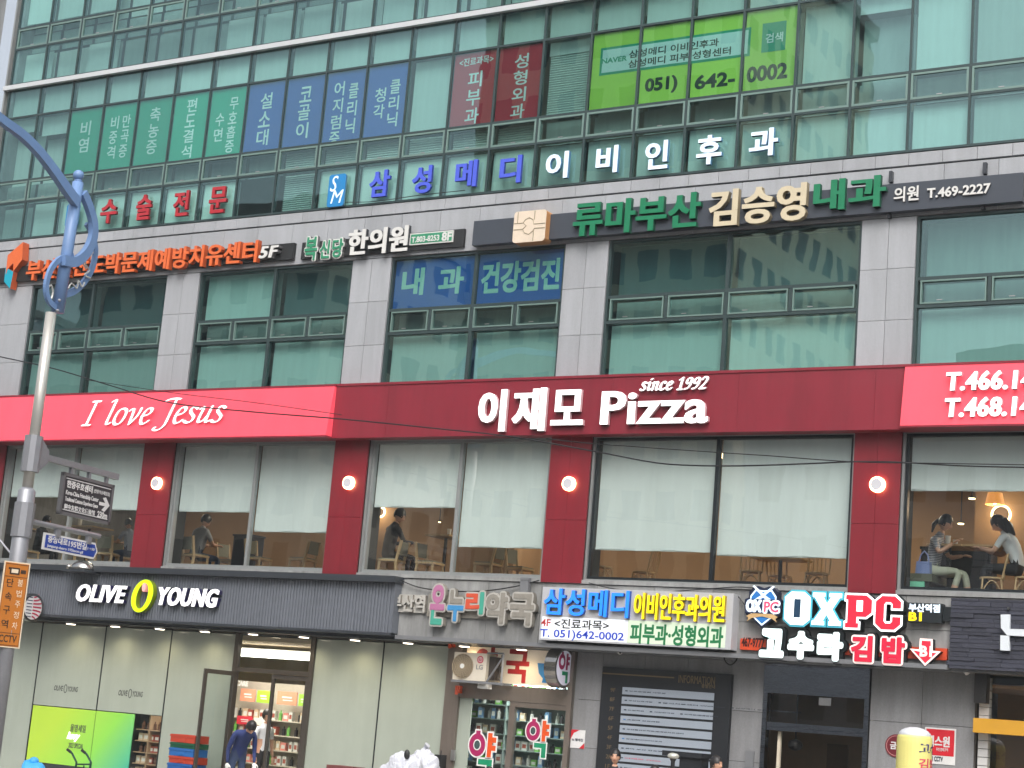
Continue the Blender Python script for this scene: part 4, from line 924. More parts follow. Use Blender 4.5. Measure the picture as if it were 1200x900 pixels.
r_ = empty('shop_shelf', ((hs0.x+hs1.x)/2, yS, G0), 'tall shop shelf with coral and lime header boards seen through door', 'shelf')
m = MB(); m.box(hs0.x-.4, hs1.x+.3, yS+.3, yS+.36, G0, 2.2); 
SZ = [G0+.12+i*.32 for i in range(6)]
for z in SZ: m.box(hs0.x-.4, hs1.x+.3, yS-.05, yS+.3, z, z+.025)
m.build('shelf_frame', M('shelf_pale', lin((205, 196, 182)), .5), r_)
HC = [M('header_coral', lin((232, 150, 120)), .5), M('header_lime', lin((160, 215, 60)), .5), M('header_red', lin((215, 50, 70)), .5), M('header_white', lin((235, 232, 226)), .5)]
def hdr(x0, x1, y0_, y1_, mt, t):
    a, b = at(x0, y1_, yS-.08), at(x1, y0_, yS-.08); MB().box(a.x, b.x, yS-.08, yS-.06, a.z, b.z).fbox(FAC, a.x+(b.x-a.x)*.25, b.x-(b.x-a.x)*.25, a.z+(b.z-a.z)*.5, a.z+(b.z-a.z)*.62, -yS+.081, -yS+.083, 1).fbox(FAC, a.x+(b.x-a.x)*.3, b.x-(b.x-a.x)*.2, a.z+(b.z-a.z)*.3, a.z+(b.z-a.z)*.38, -yS+.081, -yS+.083, 1).build('header_board', [mt, WHITE], r_)
hdr(281, 299.5, 808, 821, HC[0], 'SALE'); hdr(300.5, 316.5, 810, 823, HC[1], 'NEW'); hdr(324, 348.5, 811.5, 825, HC[0], 'SALE'); hdr(349.5, 360, 814, 827, HC[1], 'NEW')
hdr(277, 296, 840, 848, HC[2], 'SALE'); hdr(297, 313, 842, 849, HC[3], 'SALE')
a = at(283.5, 803, yS); MB().text(FAC, 'CARE', a.x-.16, a.x+.17, a.z-.02, a.z+.1, -yS, -yS+.01, 0, 0, .03).build('lettering', WHITE, r_)
pr = [pack('boxed_good', .12, .1, .2, PK[0], 'cream boxed good on bright shop shelf'), pack('boxed_good', .14, .1, .17, PK[5], 'pink boxed good on bright shop shelf'), pack('boxed_good', .1, .1, .2, PK[3], 'white boxed good with rust label on bright shop shelf'), pack('bottle', .08, .08, .22, PK[4], 'green bottle on bright shop shelf', 'bottle', 1), pack('bottle', .08, .08, .2, PK[7], 'dark bottle on bright shop shelf', 'bottle', 1), pack('boxed_good', .12, .1, .18, PK[1], 'rust boxed good on bright shop shelf')]
sp = []
for z in SZ[1:]:
    x = hs0.x-.3
    while x < hs1.x+.2: sp.append((x, yS+.02+rnd.uniform(0, .08), z+.026)); x += rnd.uniform(.14, .2)
packs(pr, sp, 'goods on the bright shop shelf')
# recessed downlights
for i, q in enumerate([(84, 725), (136, 727.7), (188, 730.5), (241, 733.2), (297.5, 735.5), (357, 738.5), (417, 741.7), (479, 745.3), (545, 749), (612, 753)]):
    p = at(q[0], q[1], .12); p.z = 3.15
    r_ = empty('downlight', (p.x, p.y, 3.13), ('round lit downlight in soffit, number order %s from the left' % ('first second third fourth fifth sixth seventh eighth ninth tenth'.split()[i])), 'downlight', 'downlights under the shop soffit')
    r_['label'] = 'round lit downlight under canopy, %s from left end of row' % ('first second third fourth fifth sixth seventh eighth ninth tenth'.split()[i])
    f_ = Fr((p.x, p.y, 3.15), (1, 0, 0), (0, 1, 0)); m = MB()
    m.tube([(p.x, p.y, 3.149), (p.x, p.y, 3.105)], .125, 18, 0); m.build('trim_ring', ALU, r_)
    MB().tube([(p.x, p.y, 3.104), (p.x, p.y, 3.095)], .1, 18).build('diffuser', WARM, r_)
    lampobj('SPOT', (p.x, p.y-.05 if i != 8 else p.y+.1, 3.08), 21 if i != 8 else 36, (1, .82, .52), r_, .12, None, math.radians(155))
# pharmacy
PHX0, PHX1 = xs[7]+.02, XP[0]-.02
ph = empty('pharmacy_shopfront', ((PHX0+PHX1)/2, .5, G0), 'narrow steel framed pharmacy front with shelves behind glass and large colour letters', 'shopfront')
TAUPE = M('brushed_taupe', lin((138, 128, 120)), .4, .6, var=.12, scale=3, stretch=(2, 2, .3))
xa = X(540, 812, .5); zl0, zl1 = Z(600, 822, .5), Z(588, 803, .5)
m = MB(); m.box(PHX0, xa-.0, .42, .56, G0, 3.14); m.box(xa+.001, PHX1-.1, .44, .56, zl0, zl1); m.box(PHX1-.1, PHX1, .43, .56, G0, 3.14); xm_ = X(600, 850, .5); m.box(xm_-.06, xm_+.06, .45, .55, G0, zl0-.002); m.box(xm_+.06, PHX1-.1, .45, .55, zl0-.1, zl0-.002)
m.build('steel_frame', TAUPE, ph)
xw = X(554, 820, .5)
MB().face([(xw, .5, G0), (xm_-.06, .5, G0), (xm_-.06, .5, zl0), (xw, .5, zl0)]).build('pane', GS, ph); MB().face([(xm_+.06, .5, G0), (PHX1-.1, .5, G0), (PHX1-.1, .5, zl0-.1), (xm_+.06, .5, zl0-.1)]).build('pane', GS, ph)
MB().box(xa+.002, xw-.005, .49, .51, G0, zl0-.003).build('frosted_strip', FROST, ph)
VPU = M('vinyl_magenta', lin((165, 30, 92)), .5); VOR = M('vinyl_orange', lin((222, 84, 28)), .5); VGR = M('vinyl_green', lin((20, 140, 100)), .5)
def yak(cx, ty, hw, par, name='vinyl_letter', fr=FAC, c=-.485, scale=None):
    """round o, stem with two ticks, and the corner stroke below"""
    p = atp(cx, ty, fr.P+fr.N*c, fr.N)-fr.P; a, b, s_ = p.dot(fr.A), p.dot(fr.B), hw
    for g, c1, m3 in ((.035, c, [WHITE]*3), (0, c+.003, [VPU, VOR, VGR])):
        gs = g*s_/.5
        MB().disc(fr, a-s_*.42, b-s_*.62, s_*.42+gs, s_*.5+gs, c1-.002, c1, 0).fbox(fr, a-s_*.52-gs, a-s_*.3+gs, b-s_*.2, b+gs, c1-.0021, c1-.0001, 0).build(name+'_border' if g else name, m3[0], par)
        MB().prism(fr, [(a+s_*.12-gs, b-s_*1.12-gs), (a+s_*.34+gs, b-s_*1.12-gs), (a+s_*.34+gs, b-s_*.82-gs), (a+s_*.55+gs, b-s_*.82-gs), (a+s_*.55+gs, b-s_*.6+gs), (a+s_*.36, b-s_*.6+gs), (a+s_*.36, b-s_*.47-gs), (a+s_*.55+gs, b-s_*.47-gs), (a+s_*.55+gs, b-s_*.24+gs), (a+s_*.34+gs, b-s_*.24+gs), (a+s_*.34+gs, b-s_*.06+gs), (a+s_*.12-gs, b-s_*.06+gs)], c1-.002, c1).build(name+'_border' if g else name, m3[1], par)
        MB().prism(fr, [(a-s_*.3-gs, b-s_*1.22+gs), (a+s_*.42+gs, b-s_*1.22+gs), (a+s_*.42+gs, b-s_*1.95-gs), (a+s_*.16-gs, b-s_*1.95-gs), (a+s_*.16-gs, b-s_*1.46-gs), (a-s_*.3-gs, b-s_*1.46-gs)], c1-.002, c1).build(name+'_border' if g else name, m3[2], par)
    MB().disc(fr, a-s_*.42, b-s_*.62, s_*.2, s_*.24, c+.0031, c+.005, 0).build(name+'_centre', WHITE, par)
    MB().disc(fr, a-s_*.42, b-s_*.62, s_*.15, s_*.19, c+.0051, c+.006, 0).build(name+'_centre', M('vinyl_clear_grey', lin((70, 88, 88)), .2), par)
yak(570, 857, .43, ph); yak(634, 843, .36, ph)
# pharmacy board with the big red word
r_ = sign('pharmacy_board', (4, .45, 2.5), 'cream board with red word 약국 behind air conditioner, blue mark at right')
CRB = LIT('cream_board', lin((226, 212, 192)), .12); z0, z1 = Z(600, 802, .42), 3.13
MB().box(X(547.5, 760, .42), PHX1-.1, .42, .438, z0+.01, z1).build('panel', CRB, r_)
RW = M('red_word', lin((172, 40, 42)), .5)
flat(r_, '약', (556, 795), (583.5, 759.5), .418, RW, .03); flat(r_, '국', (592, 798.5), (621, 762.5), .418, RW, .03)
MB().prism(FAC, [FAC.ab(*p, -.417) for p in ((630, 777), (640, 777.5), (642, 800.5), (635, 800), (636, 795), (631.5, 789))], -.419, -.415).build('blue_mark', M('mark_blue', lin((50, 130, 195)), .5), r_)
# round blade signs
def blade(name, label, c, rad, th, face, rimm):
    r = sign(name, (c.x, c.y, c.z-rad), label); f_ = Fr(c, (0, 1, 0))
    MB().disc(f_, 0, 0, rad, rad, -th/2, th/2, 1, 1).ring(f_, 0, 0, rad+.012, rad+.012, .05, -th/2-.01, th/2+.012, 1, 1).build('drum', [rimm, rimm], r)
    MB().disc(f_, 0, 0, rad-.04, rad-.04, th/2, th/2+.006, 0).build('face', face, r)
    return r, f_
PLF = LIT('pale_lilac_face', lin((206, 204, 220)), .18)
c = at(655.5, 782.5, .22); r_, f_ = blade('round_pharmacy_sign', 'round steel rimmed pharmacy sign with coloured 약 letters jutting from steel frame', c, .36, .22, PLF, STEEL)
a_, b_ = -.02, .27; yakp = f_(a_, b_, .118)
def yak_on(fr, a, b, s_, c, par):
    MB().disc(fr, a-s_*.42, b-s_*.62, s_*.42, s_*.5, c, c+.006).disc(fr, a-s_*.42, b-s_*.62, s_*.2, s_*.24, c+.006, c+.008, 1, 1).fbox(fr, a-s_*.52, a-s_*.3, b-s_*.2, b, c, c+.0055, 0).build('letter', [VPU, PLF], par)
    MB().fbox(fr, a+s_*.12, a+s_*.34, b-s_*1.12, b-s_*.06, c, c+.006).fbox(fr, a+s_*.34, a+s_*.55, b-s_*.8, b-s_*.6, c, c+.006).fbox(fr, a+s_*.34, a+s_*.55, b-s_*.46, b-s_*.26, c, c+.006).build('letter', VPU, par)
    MB().prism(fr, [(a-s_*.3, b-s_*1.22), (a+s_*.42, b-s_*1.22), (a+s_*.42, b-s_*1.95), (a+s_*.16, b-s_*1.95), (a+s_*.16, b-s_*1.46), (a-s_*.3, b-s_*1.46)], c, c+.006).build('letter', VGR, par)
yak_on(f_, .0, .29, .29, .117, r_)
MB().tube([f_(.36, .12, 0), f_(.5, .12, 0)], .02).tube([f_(.36, -.12, 0), f_(.5, -.12, 0)], .02).build('bracket', BLACK, r_)
c = at(35.5, 712, -.62); r_, f_ = blade('round_striped_sign', 'round steel rimmed sign with red curved stripes half behind orange sign', c, .30, .16, M('blade_white', lin((225, 222, 224)), .4), STEEL)
m = MB()
for i in range(7):
    b = -.21+i*.07; hw = math.sqrt(max(0, .25**2-b*b)); n = 8
    pl = [(-.01+hw*t/n, b+.35*b*(t/n)**2) for t in range(n+1)]; m.prism(f_, pl+[(a, bb+.034) for a, bb in pl[::-1]], .087, .09)
m.build('stripes', M('stripe_crimson', lin((176, 30, 70)), .5), r_)
m = MB()
for i in range(7): m.fbox(f_, -.2, -.04, -.21+i*.07, -.19+i*.07, .087, .09)
m.build('stripes', M('stripe_navy', lin((50, 52, 86)), .5), r_)
MB().bar((c.x, c.y+.3, c.z+.1), (c.x, -.25, c.z+.1), .05, .05).bar((c.x, c.y+.3, c.z-.1), (c.x, -.25, c.z-.1), .05, .05).build('bracket', DGREY, r_)
# air conditioner
ACW = M('ac_cream', lin((212, 204, 188)), .5, var=.06); r_ = empty('air_conditioner', (X(560, 780, .0), .15, Z(560, 798, .0)), 'cream outdoor air conditioner with round fan grille hung above pharmacy door', 'air conditioner')
ya = .05; a0, b0 = FAC.ab(530, 796, -ya); a1, b1 = FAC.ab(571, 766, -ya); 
MB().box(a0, a1, ya, ya+.34, b0, b1).build('case', ACW, r_)
cx_, cz_ = FAC.ab(542.5, 780.5, -ya); m = MB(); R_ = .235
m.disc(FAC, cx_, cz_, R_, R_, -ya, -ya+.01, 0)
for i in range(6): m.ring(FAC, cx_, cz_, R_-.035*i, R_-.035*i, .012, -ya+.01, -ya+.024, 1)
for i in range(18):
    t = 2*math.pi*i/18; p = [FAC(cx_+r*math.cos(t+r*2), cz_+r*math.sin(t+r*2), -ya+.02) for r in (.04, .1, .16, .23)]; m.tube(p, .006, 5, 1)
m.disc(FAC, cx_, cz_, .045, .045, -ya+.01, -ya+.035, 2); m.build('fan_grille', [M('fan_dark', lin((70, 64, 56)), .6), M('grille_tan', lin((168, 152, 126)), .5), WHITE], r_)
p = FAC.ab(563, 773, -ya); MB().disc(FAC, p[0], p[1], .07, .07, -ya+.001, -ya+.004).ring(FAC, p[0], p[1], .045, .045, .01, -ya+.004, -ya+.006, 1).fbox(FAC, p[0]-.005, p[0]+.005, p[1]-.01, p[1]+.045, -ya+.004, -ya+.006, 1).build('round_logo', [M('logo_crimson', lin((185, 40, 66)), .4), WHITE], r_)
p = FAC.ab(562, 781.5, -ya); MB().text(FAC, 'LG', p[0]-.075, p[0]+.075, p[1]-.05, p[1]+.04, -ya+.001, -ya+.003, 0, 0, .02).build('lettering', GREYM, r_)
m = MB(); m.box(a0-.02, a1+.4, ya-.02, ya+.02, b0-.045, b0-.005); m.box(a0-.02, a1+.4, ya+.3, ya+.34, b0-.045, b0-.005); m.bar((a1+.03, ya, b0-.02), (a1+.36, ya, b1-.05), .03, .03); m.bar((a1+.36, ya, b0), (a1+.36, ya, b1+.02), .035, .035); m.bar((a1+.0, ya, b1+.01), (a1+.36, ya, b1+.02), .03, .03)
m.build('bracket', GREYM, r_)
m = MB(); m.box(a1, a1+.14, ya+.1, ya+.3, b0+.04, b1-.05); m.tube([(a1+.14, ya+.15, b0+.3), (a1+.24, ya+.15, b0+.25), (a1+.2, ya+.12, b0+.08), (a1+.3, ya+.1, b0+.02)], .018).tube([(a1+.14, ya+.2, b0+.2), (a1+.22, ya+.22, b0+.32), (a1+.18, ya+.25, b1)], .015); m.build('pipes', M('pipe_dark', lin((60, 54, 50)), .7), r_)
p = at(568, 804, .2); tag(MB().box(p.x-.13, p.x+.1, .15, .3, p.z-.05, p.z+.05).box(p.x-.1, p.x+.07, .14, .149, p.z-.03, p.z+.03).build('junction_box', WHITE), 'small white junction box under the air conditioner', 'junction box')
for q, lab in (((538, 808), 'small orange warning beacon below the air conditioner'), ((530, 754), 'small orange warning beacon above the air conditioner')):
    p = at(*q, .38); tag(MB().box(p.x-.04, p.x+.05, .3, .42, p.z-.07, p.z+.07).tube([(p.x, .29, p.z+.05), (p.x, .29, p.z-.1)], .03, 8).build('beacon', M('beacon_orange', lin((205, 80, 46)), .5)), lab, 'beacon')
# pharmacy shelves and boxes
shx0, shx1 = X(535, 850, 1.3), X(680, 850, 1.3)
r_ = empty('pharmacy_shelf', ((shx0+shx1)/2, 1.3, G0), 'dark pharmacy shelf with many small boxes behind the glass', 'shelf')
m = MB(); m.box(shx0, shx1, 1.5, 1.55, G0, 2.6)
SP = [.1+i*.28 for i in range(9)]
for z in SP: m.box(shx0, shx1, 1.15, 1.5, z, z+.02)
for x in (shx0, (shx0+shx1)/2-.2, shx1-.03): m.box(x, x+.03, 1.14, 1.5, G0, 2.6)
m.build('shelf_frame', M('shelf_grey', lin((140, 156, 152)), .5), r_)
pr = [pack('medicine_box', .11, .1, .17, PK[3], 'white medicine box with red label on pharmacy shelf'), pack('medicine_box', .09, .1, .2, PK[6], 'blue medicine box with white label on pharmacy shelf'), pack('medicine_box', .12, .1, .12, PK[4], 'green medicine box with white label on pharmacy shelf'), pack('medicine_box', .1, .1, .15, PK[0], 'cream medicine box with white label on pharmacy shelf'), pack('medicine_bottle', .08, .08, .2, PK[3], 'white plastic bottle on pharmacy shelf', 'bottle', 1), pack('medicine_bottle', .08, .08, .17, PK[7], 'dark bottle on pharmacy shelf', 'bottle', 1)]
sp = []
for z in SP:
    x = shx0+.08
    while x < shx1-.08: sp.append((x, 1.22+rnd.uniform(0, .1), z+.021)); x += rnd.uniform(.12, .2)
packs(pr, sp, 'medicine packs on the pharmacy shelf')
tag(MB().box(shx0-.4, shx1+.6, 1.6, 1.65, G0, 3.1).box(shx0-.4, shx1+.4, .65, 1.6, 2.9, 2.95).build('pharmacy_back_wall', M('ph_wall', lin((150, 166, 160)), .7)), 'grey green rear wall and ceiling closing the pharmacy behind shelf', 'wall')
r_ = empty('pharmacy_fill_panel', (4.4, .95, 2.88), 'added white fill panel inside the pharmacy ceiling', 'ceiling light'); MB().box(3.9, 4.9, .8, 1.1, 2.87, 2.895).build('diffuser', COOLL, r_); lampobj('AREA', (4.4, .95, 2.85), 60, (.92, 1, .98), r_, .6)  # unseen panel added to brighten the pharmacy shelves
# information board
IB = M('board_charcoal', lin((28, 31, 36)), .5, var=.05); IBS = M('board_strip', lin((152, 162, 174)), .4, var=.03); IT = M('board_print', lin((52, 60, 72)), .6); GOLD = M('dull_gold', lin((120, 104, 76)), .4, .3)
ix0, ix1 = X(706.7, 781, .4), X(857.5, 791, .4); iz1 = Z(706.7, 781, .4)
r_ = sign('directory_board', ((ix0+ix1)/2, .4, .1), 'tall charcoal building directory board headed INFORMATION with pale floor strips')
MB().box(ix0, ix1, .4, .495, .1, iz1).build('board', IB, r_)
zz = Z(740, 791, .395); MB().box(ix0, X(790, 795.5, .395), .394, .399, zz-.012, zz+.012).build('gold_line', GOLD, r_); flat(r_, 'INFORMATION', (795, 800), (838, 793.5), .399, GOLD, .0); flat(r_, '층별안내', (822, 806), (838, 802.5), .399, GOLD, .01)
rows = [('9F', ['뉴로운병원 사무실']), ('8F', ['부산인력개발', '물리치료센터 Wellness', '삼성메디 음성·어지럼증 센터']), ('7F', ['드림학원', '서강한의원', '도박문제예방센터']), ('6F', ['초원메 삼성의원']), ('5F', ['부산울산도박문제예방치유센터']), ('4F', ['삼성메디이비인후과']), ('3F', ['류마 부산 김승영 내과']), ('2F', ['이재모 Pizza']), ('1F', ['약국'])]
sx0, sx1 = X(729.7, 805, .39), X(837, 813, .39); zt0 = Z(729.7, 805, .39); pitch_ = (Z(729.7, 805, .39)-Z(724.7, 872.5, .39))/6.05
for i, (fl, tx) in enumerate(rows):
    z1 = zt0-i*pitch_; z0 = z1-pitch_*.76; MB().box(sx0, sx1, .388, .398, z0, z1).build('floor_strip', IBS, r_)
    x = sx0+.06
    for j, t in enumerate(tx):
        L = len(t)*.082; m = MB(); m.text(FAC, t, x+.08, x+.08+L, z0+.055, z1-.055, -.387, -.385, 0 if i != 7 else 1, 0 if i != 7 else 1, .025); m.fbox(FAC, x, x+.05, z0+.055, z1-.055, -.387, -.385, 2 if i in (3, 5) else 0); x += L+.2
        m.build('strip_lettering', [IT, M('print_red', lin((200, 90, 110)), .5), M('print_blue', lin((70, 120, 180)), .5)], r_)
    MB().text(FAC, fl, sx0-.25, sx0-.15, z0+.03, z1-.03, -.399, -.396, 0, 0, .0).build('floor_number', GOLD, r_)
# entrance
en = empty('building_entrance', ((XP[3]+XP[4])/2, .5, G0), 'dark recessed entrance with polished steel lintel and brown door inside', 'entrance')
MIR = M('mirror_steel', lin((170, 172, 176)), .1, 1, var=.06, bump=.45, bscale=1.1, stretch=(.7, 1, 4))
zl = Z(950, 815, .45); zt2 = Z(950, 855, .5)
m = MB(); m.box(XP[3]+.01, XP[4]-.01, .44, .6, zl, 3.14); m.build('steel_lintel', MIR, en)
m = MB(); m.box(XP[3]+.01, XP[3]+.09, .45, .6, G0, zl-.003); m.box(XP[4]-.09, XP[4]-.01, .45, .6, G0, zl-.003); m.box(XP[3]+.091, XP[4]-.091, .47, .55, zt2-.06, zt2+.08); m.build('steel_frame', MIR, en)
MB().face([(XP[3]+.09, .5, zt2+.08), (XP[4]-.09, .5, zt2+.08), (XP[4]-.09, .5, zl), (XP[3]+.09, .5, zl)]).build('transom_pane', GS, en)
m = MB(); m.box(XP[3]-1, XP[4]+1, 3.0, 3.1, G0, 3.1); m.box(XP[3]-1, XP[3]-.9, .7, 3, G0, 3.1); m.box(XP[4]+.1, XP[4]+.2, .7, 3, G0, 3.1); m.box(XP[3]-1, XP[4]+1, .65, 3, 2.95, 3.05); m.build('lobby_wall', M('lobby_brown', lin((128, 110, 92)), .6, var=.1), en)
p0_, p1_ = X(968, 890, 2.9), X(992, 890, 2.9); m = MB(); m.box(p0_, p1_, 2.93, 2.99, G0, Z(980, 872, 2.9)); m.build('inner_door', M('door_brown', lin((98, 84, 70)), .5), en)
MB().box(X(911, 870, .6), X(914.5, 870, .6), .6, .66, G0, zt2-.07).build('door_edge', M('edge_cream', lin((215, 205, 185)), .5), en)
p = at(932, 873, 1.2); m = MB(); m.tube([(p.x, 1.2, p.z+.05), (p.x, 1.2, 2.9)], .015).ell((p.x, 1.2, p.z), .13, .13, .1); tag(m.build('dome_camera', BLACK), 'black dome camera hanging inside dark entrance', 'camera')
p = at(967, 822, .44); tag(MB().box(p.x-.11, p.x+.11, .425, .438, p.z-.07, p.z+.06).box(p.x-.1, p.x+.1, .42, .424, p.z-.06, p.z+.05).build('sensor_box', ALU), 'pale door sensor box under the steel lintel', 'sensor')
# right hand shop with yellow band
YB = M('yellow_band', lin((205, 152, 44)), .5, var=.06)
rs = empty('corner_shopfront', (15.5, .5, G0), 'right hand shopfront with yellow band, white tile pier and warm interior', 'shopfront')
tx0, tx1 = X(1146.5, 860, .45), X(1158, 860, .45)
m = MB(); z = G0
while z < 3.1: m.box(tx0, tx1, .45, .6, z+.004, min(3.1, z+.13)-.002); z += .135
m.build('tile_pier', M('white_tile', lin((205, 205, 205)), .3, var=.08, island=.6), rs)
a0, b0 = FAC.ab(1140, 858, -.2); b1 = Z(1140, 841, .2); MB().box(a0, BX1, .2, .44, b0, b1).build('yellow_band', YB, rs)
MB().face([(tx1, .5, G0), (BX1, .5, G0), (BX1, .5, 3.1), (tx1, .5, 3.1)]).build('pane', GS, rs)
WOODP = M('slat_wood', lin((150, 110, 74)), .5, var=.15); m = MB()
for i in range(8): m.box(tx1+.25+i*.5, tx1+.45+i*.5, 2.4, 2.5, 1.9, 3.1)
m.box(tx1-.6, BX1, 3, 3.1, G0, 3.1, 1); m.box(tx1-.6, BX1, .65, 3, 2.95, 3.0, 1); m.build('interior_panel', [WOODP, BROWN], rs)
p = at(1196, 870, .6); MB().box(p.x-.15, p.x+.9, .58, .62, 1.25, 1.68).build('menu_poster', M('poster_slate', lin((56, 70, 84)), .5), rs)
r_ = empty('corner_shop_light', (16, 1.6, 2.9), 'warm ceiling light inside the right hand shop', 'ceiling light'); MB().tube([(16, 1.6, 2.94), (16, 1.6, 2.9)], .2, 16).build('diffuser', WARM, r_); lampobj('AREA', (16, 1.6, 2.85), 14, (1, .8, .55), r_, .5)
p = at(1152, 807, .4); tag(MB().box(p.x-.1, p.x+.1, .25, .44, p.z-.24, p.z+.24).disc(FAC, p.x, p.z-.08, .08, .08, -.25, -.24).disc(FAC, p.x, p.z+.12, .04, .04, -.25, -.24).build('wall_speaker', M('speaker_dark', lin((38, 36, 36)), .5)), 'dark wall speaker above white tile pier at right', 'speaker')
p = at(1135, 789, .2); m = MB(); m.tube([(p.x-.1, .2, p.z+.1), (p.x, .15, p.z)], .05, 10).tube([(p.x-.1, .2, 3.15), (p.x-.1, .2, p.z+.1)], .015); tag(m.build('security_camera', WHITE), 'small white camera under canopy near the black brick panel', 'camera')
p = at(727, 764, .1); m = MB(); m.tube([(p.x, .1, 3.15), (p.x, .1, p.z+.02)], .02).ell((p.x, .08, p.z), .05, .05, .05, 1).tube([(p.x+.02, .06, p.z), (p.x+.04, .02, p.z-.02)], .02, 8, 0); tag(m.build('security_camera', [BLACK, WHITE]), 'small round camera under canopy above the directory board', 'camera')
# notices
SR = M('notice_red', lin((205, 36, 50)), .4); SW = M('notice_white', lin((222, 222, 222)), .4)
a0, b0 = FAC.ab(1082.5, 894, -.49); a1, b1 = FAC.ab(1120.5, 854.5, -.49)
r_ = sign('security_notice', ((a0+a1)/2, .49, b0), 'red and white security notice reading 에스원 on granite, partly behind yellow column')
MB().fbox(FAC, a0, a1, b0, b1, -.5, -.49).build('plate', SW, r_); MB().fbox(FAC, a0+.025, a1-.025, b0+.14, b1-.025, -.489, -.486).build('red_field', SR, r_)
flat(r_, '에스원', (1086, 874), (1113, 863.5), .484, SW, .03); flat(r_, '무인경비구역', (1097, 880), (1111, 877), .484, SW, .01); flat(r_, 'S1 CCTV', (1090, 891.5), (1105, 887), .487, IT, .03)
c = FAC.ab(1050, 874, -.49); r_ = sign('round_plaque', (c[0], .49, c[1]-.2), 'round dark red plaque on granite behind yellow column')
MB().disc(FAC, c[0], c[1], .19, .19, -.5, -.485).ring(FAC, c[0], c[1], .17, .17, .012, -.485, -.482, 1).build('plaque', [M('plaque_red', lin((112, 32, 44)), .4), M('plaque_pink', lin((190, 130, 130)), .4)], r_); MB().text(FAC, '금연', c[0]-.1, c[0]+.12, c[1]-.06, c[1]+.07, -.484, -.48, 0, 0, .03).build('lettering', SW, r_)
a0, b0 = FAC.ab(668, 876, -.49); a1, b1 = FAC.ab(686, 856, -.49)
r_ = sign('small_notice', ((a0+a1)/2, .49, b0), 'small white notice with red corners reading kt 텔레캅 beside pharmacy')
MB().fbox(FAC, a0, a1, b0, b1, -.5, -.49).build('plate', SW, r_); w = a1-a0
MB().prism(FAC, [(a0, b1), (a0+w*.6, b1), (a0+w*.2, b1-w*.2), (a0, b1-w*.6)], -.489, -.486).prism(FAC, [(a1, b0), (a1-w*.35, b0), (a1, b0+w*.35)], -.489, -.486).build('red_corner', SR, r_); MB().text(FAC, 'kt 텔레캅', a0+w*.1, a1-w*.1, b0+w*.42, b0+w*.6, -.489, -.486, 0, 0, .02).build('lettering', IT, r_)
p = at(878.5, 891, .49); tag(MB().box(p.x-.08, p.x+.08, .47, .498, p.z-.16, p.z+.16).box(p.x-.06, p.x+.06, .465, .469, p.z-.12, p.z+.12).build('vent_plate', GREYM), 'small grey metal plate on granite left of the entrance', 'plate')
p = at(531, 885, .4); tag(MB().box(p.x-.04, p.x+.05, .37, .418, p.z-.1, p.z+.1).box(p.x-.03, p.x+.04, .362, .369, p.z-.02, p.z+.07).build('intercom', ALU), 'small silver intercom on the taupe steel jamb', 'intercom')
p = at(516, 892, .3); tag(MB().box(p.x-.07, p.x+.07, .2, .4, p.z-.13, p.z+.12).tube([(p.x, .3, p.z+.12), (p.x, .3, p.z+.2)], .01).build('hanging_case', BLACK), 'black case hanging by the taupe steel jamb', 'case')
# spotlights of the red pillars
RL = LIT('ring_glow', (1, .55, .26), 9.0, (.9, .8, .7)); CAP = M('lamp_cap', lin((205, 205, 212)), .4)
for i, q in enumerate([(184, 566.5), (409, 566), (667, 567), (1028.5, 568)]):
    p = at(*q, -.1); r_ = empty('wall_lamp', (p.x, -.1, p.z-.13), 'round lit wall lamp on %s red pillar' % ['the leftmost', 'the second', 'the third', 'the rightmost lit'][i], 'wall lamp', 'round lamps on the red pillars')
    MB().disc(FAC, p.x, p.z, .09, .09, .076, .16).build('stem', CAP, r_); MB().disc(FAC, p.x, p.z, .098, .098, .16, .175).build('cap', CAP, r_)
    MB().ring(FAC, p.x, p.z, .135, .135, .05, .078, .14, 0, 0).build('glow_ring', RL, r_); pass
# rusty conduit box, cables on the granite strip
p = at(616, 686, -.1); tag(MB().box(p.x-.09, p.x+.09, -.16, -.062, p.z-.14, p.z+.14).box(p.x-.1, p.x+.1, -.17, -.161, p.z+.1, p.z+.13).build('junction_box', GREYM), 'grey junction box above the end of faded pharmacy letters', 'junction box')
def wire(pts, y, r, label, name='cable', mat=BLACK, cat='cable'):
    P = [at(a, b, y) for a, b in pts]; out = []
    for i in range(len(P)-1):
        p0, p1, p2, p3 = P[max(i-1, 0)], P[i], P[i+1], P[min(i+2, len(P)-1)]
        for j in range(6):
            t = j/6; out.append(.5*((2*p1)+(p2-p0)*t+(2*p0-5*p1+4*p2-p3)*t*t+(3*p1-p0-3*p2+p3)*t**3))
    out.append(P[-1]); return tag(MB().tube(out, r, 6).build(name, mat), label, cat)
wire([(463, 677), (490, 688), (520, 692), (560, 693), (600, 688), (632, 680)], -.1, .012, 'dark cable sagging on granite above faded pharmacy letters')
wire([(690, 683), (720, 690), (770, 694), (830, 690), (870, 688), (905, 692)], -.1, .01, 'thin dark cable above white clinic light box')
wire([(861, 697), (866, 700), (872, 708), (878, 716)], -.1, .012, 'short black cable between light box and shield emblem')
wire([(848, 766), (850, 775), (856, 779), (862, 775), (865, 768)], -.1, .012, 'black cable loop hanging under the canopy right of light box')
wire([(-12, 415), (0, 418), (63, 432), (130, 452), (200, 472), (300, 483), (400, 491), (520, 503), (600, 512), (697, 529), (760, 541), (800, 545), (860, 546), (930, 544), (997, 541)], -6, .011, 'long dark overhead cable sagging across whole facade', 'overhead_cable')
wire([(997, 541), (1030, 541), (1060, 542), (1130, 546), (1215, 548)], -6, .01, 'short dark overhead cable crossing the rightmost windows', 'overhead_cable')
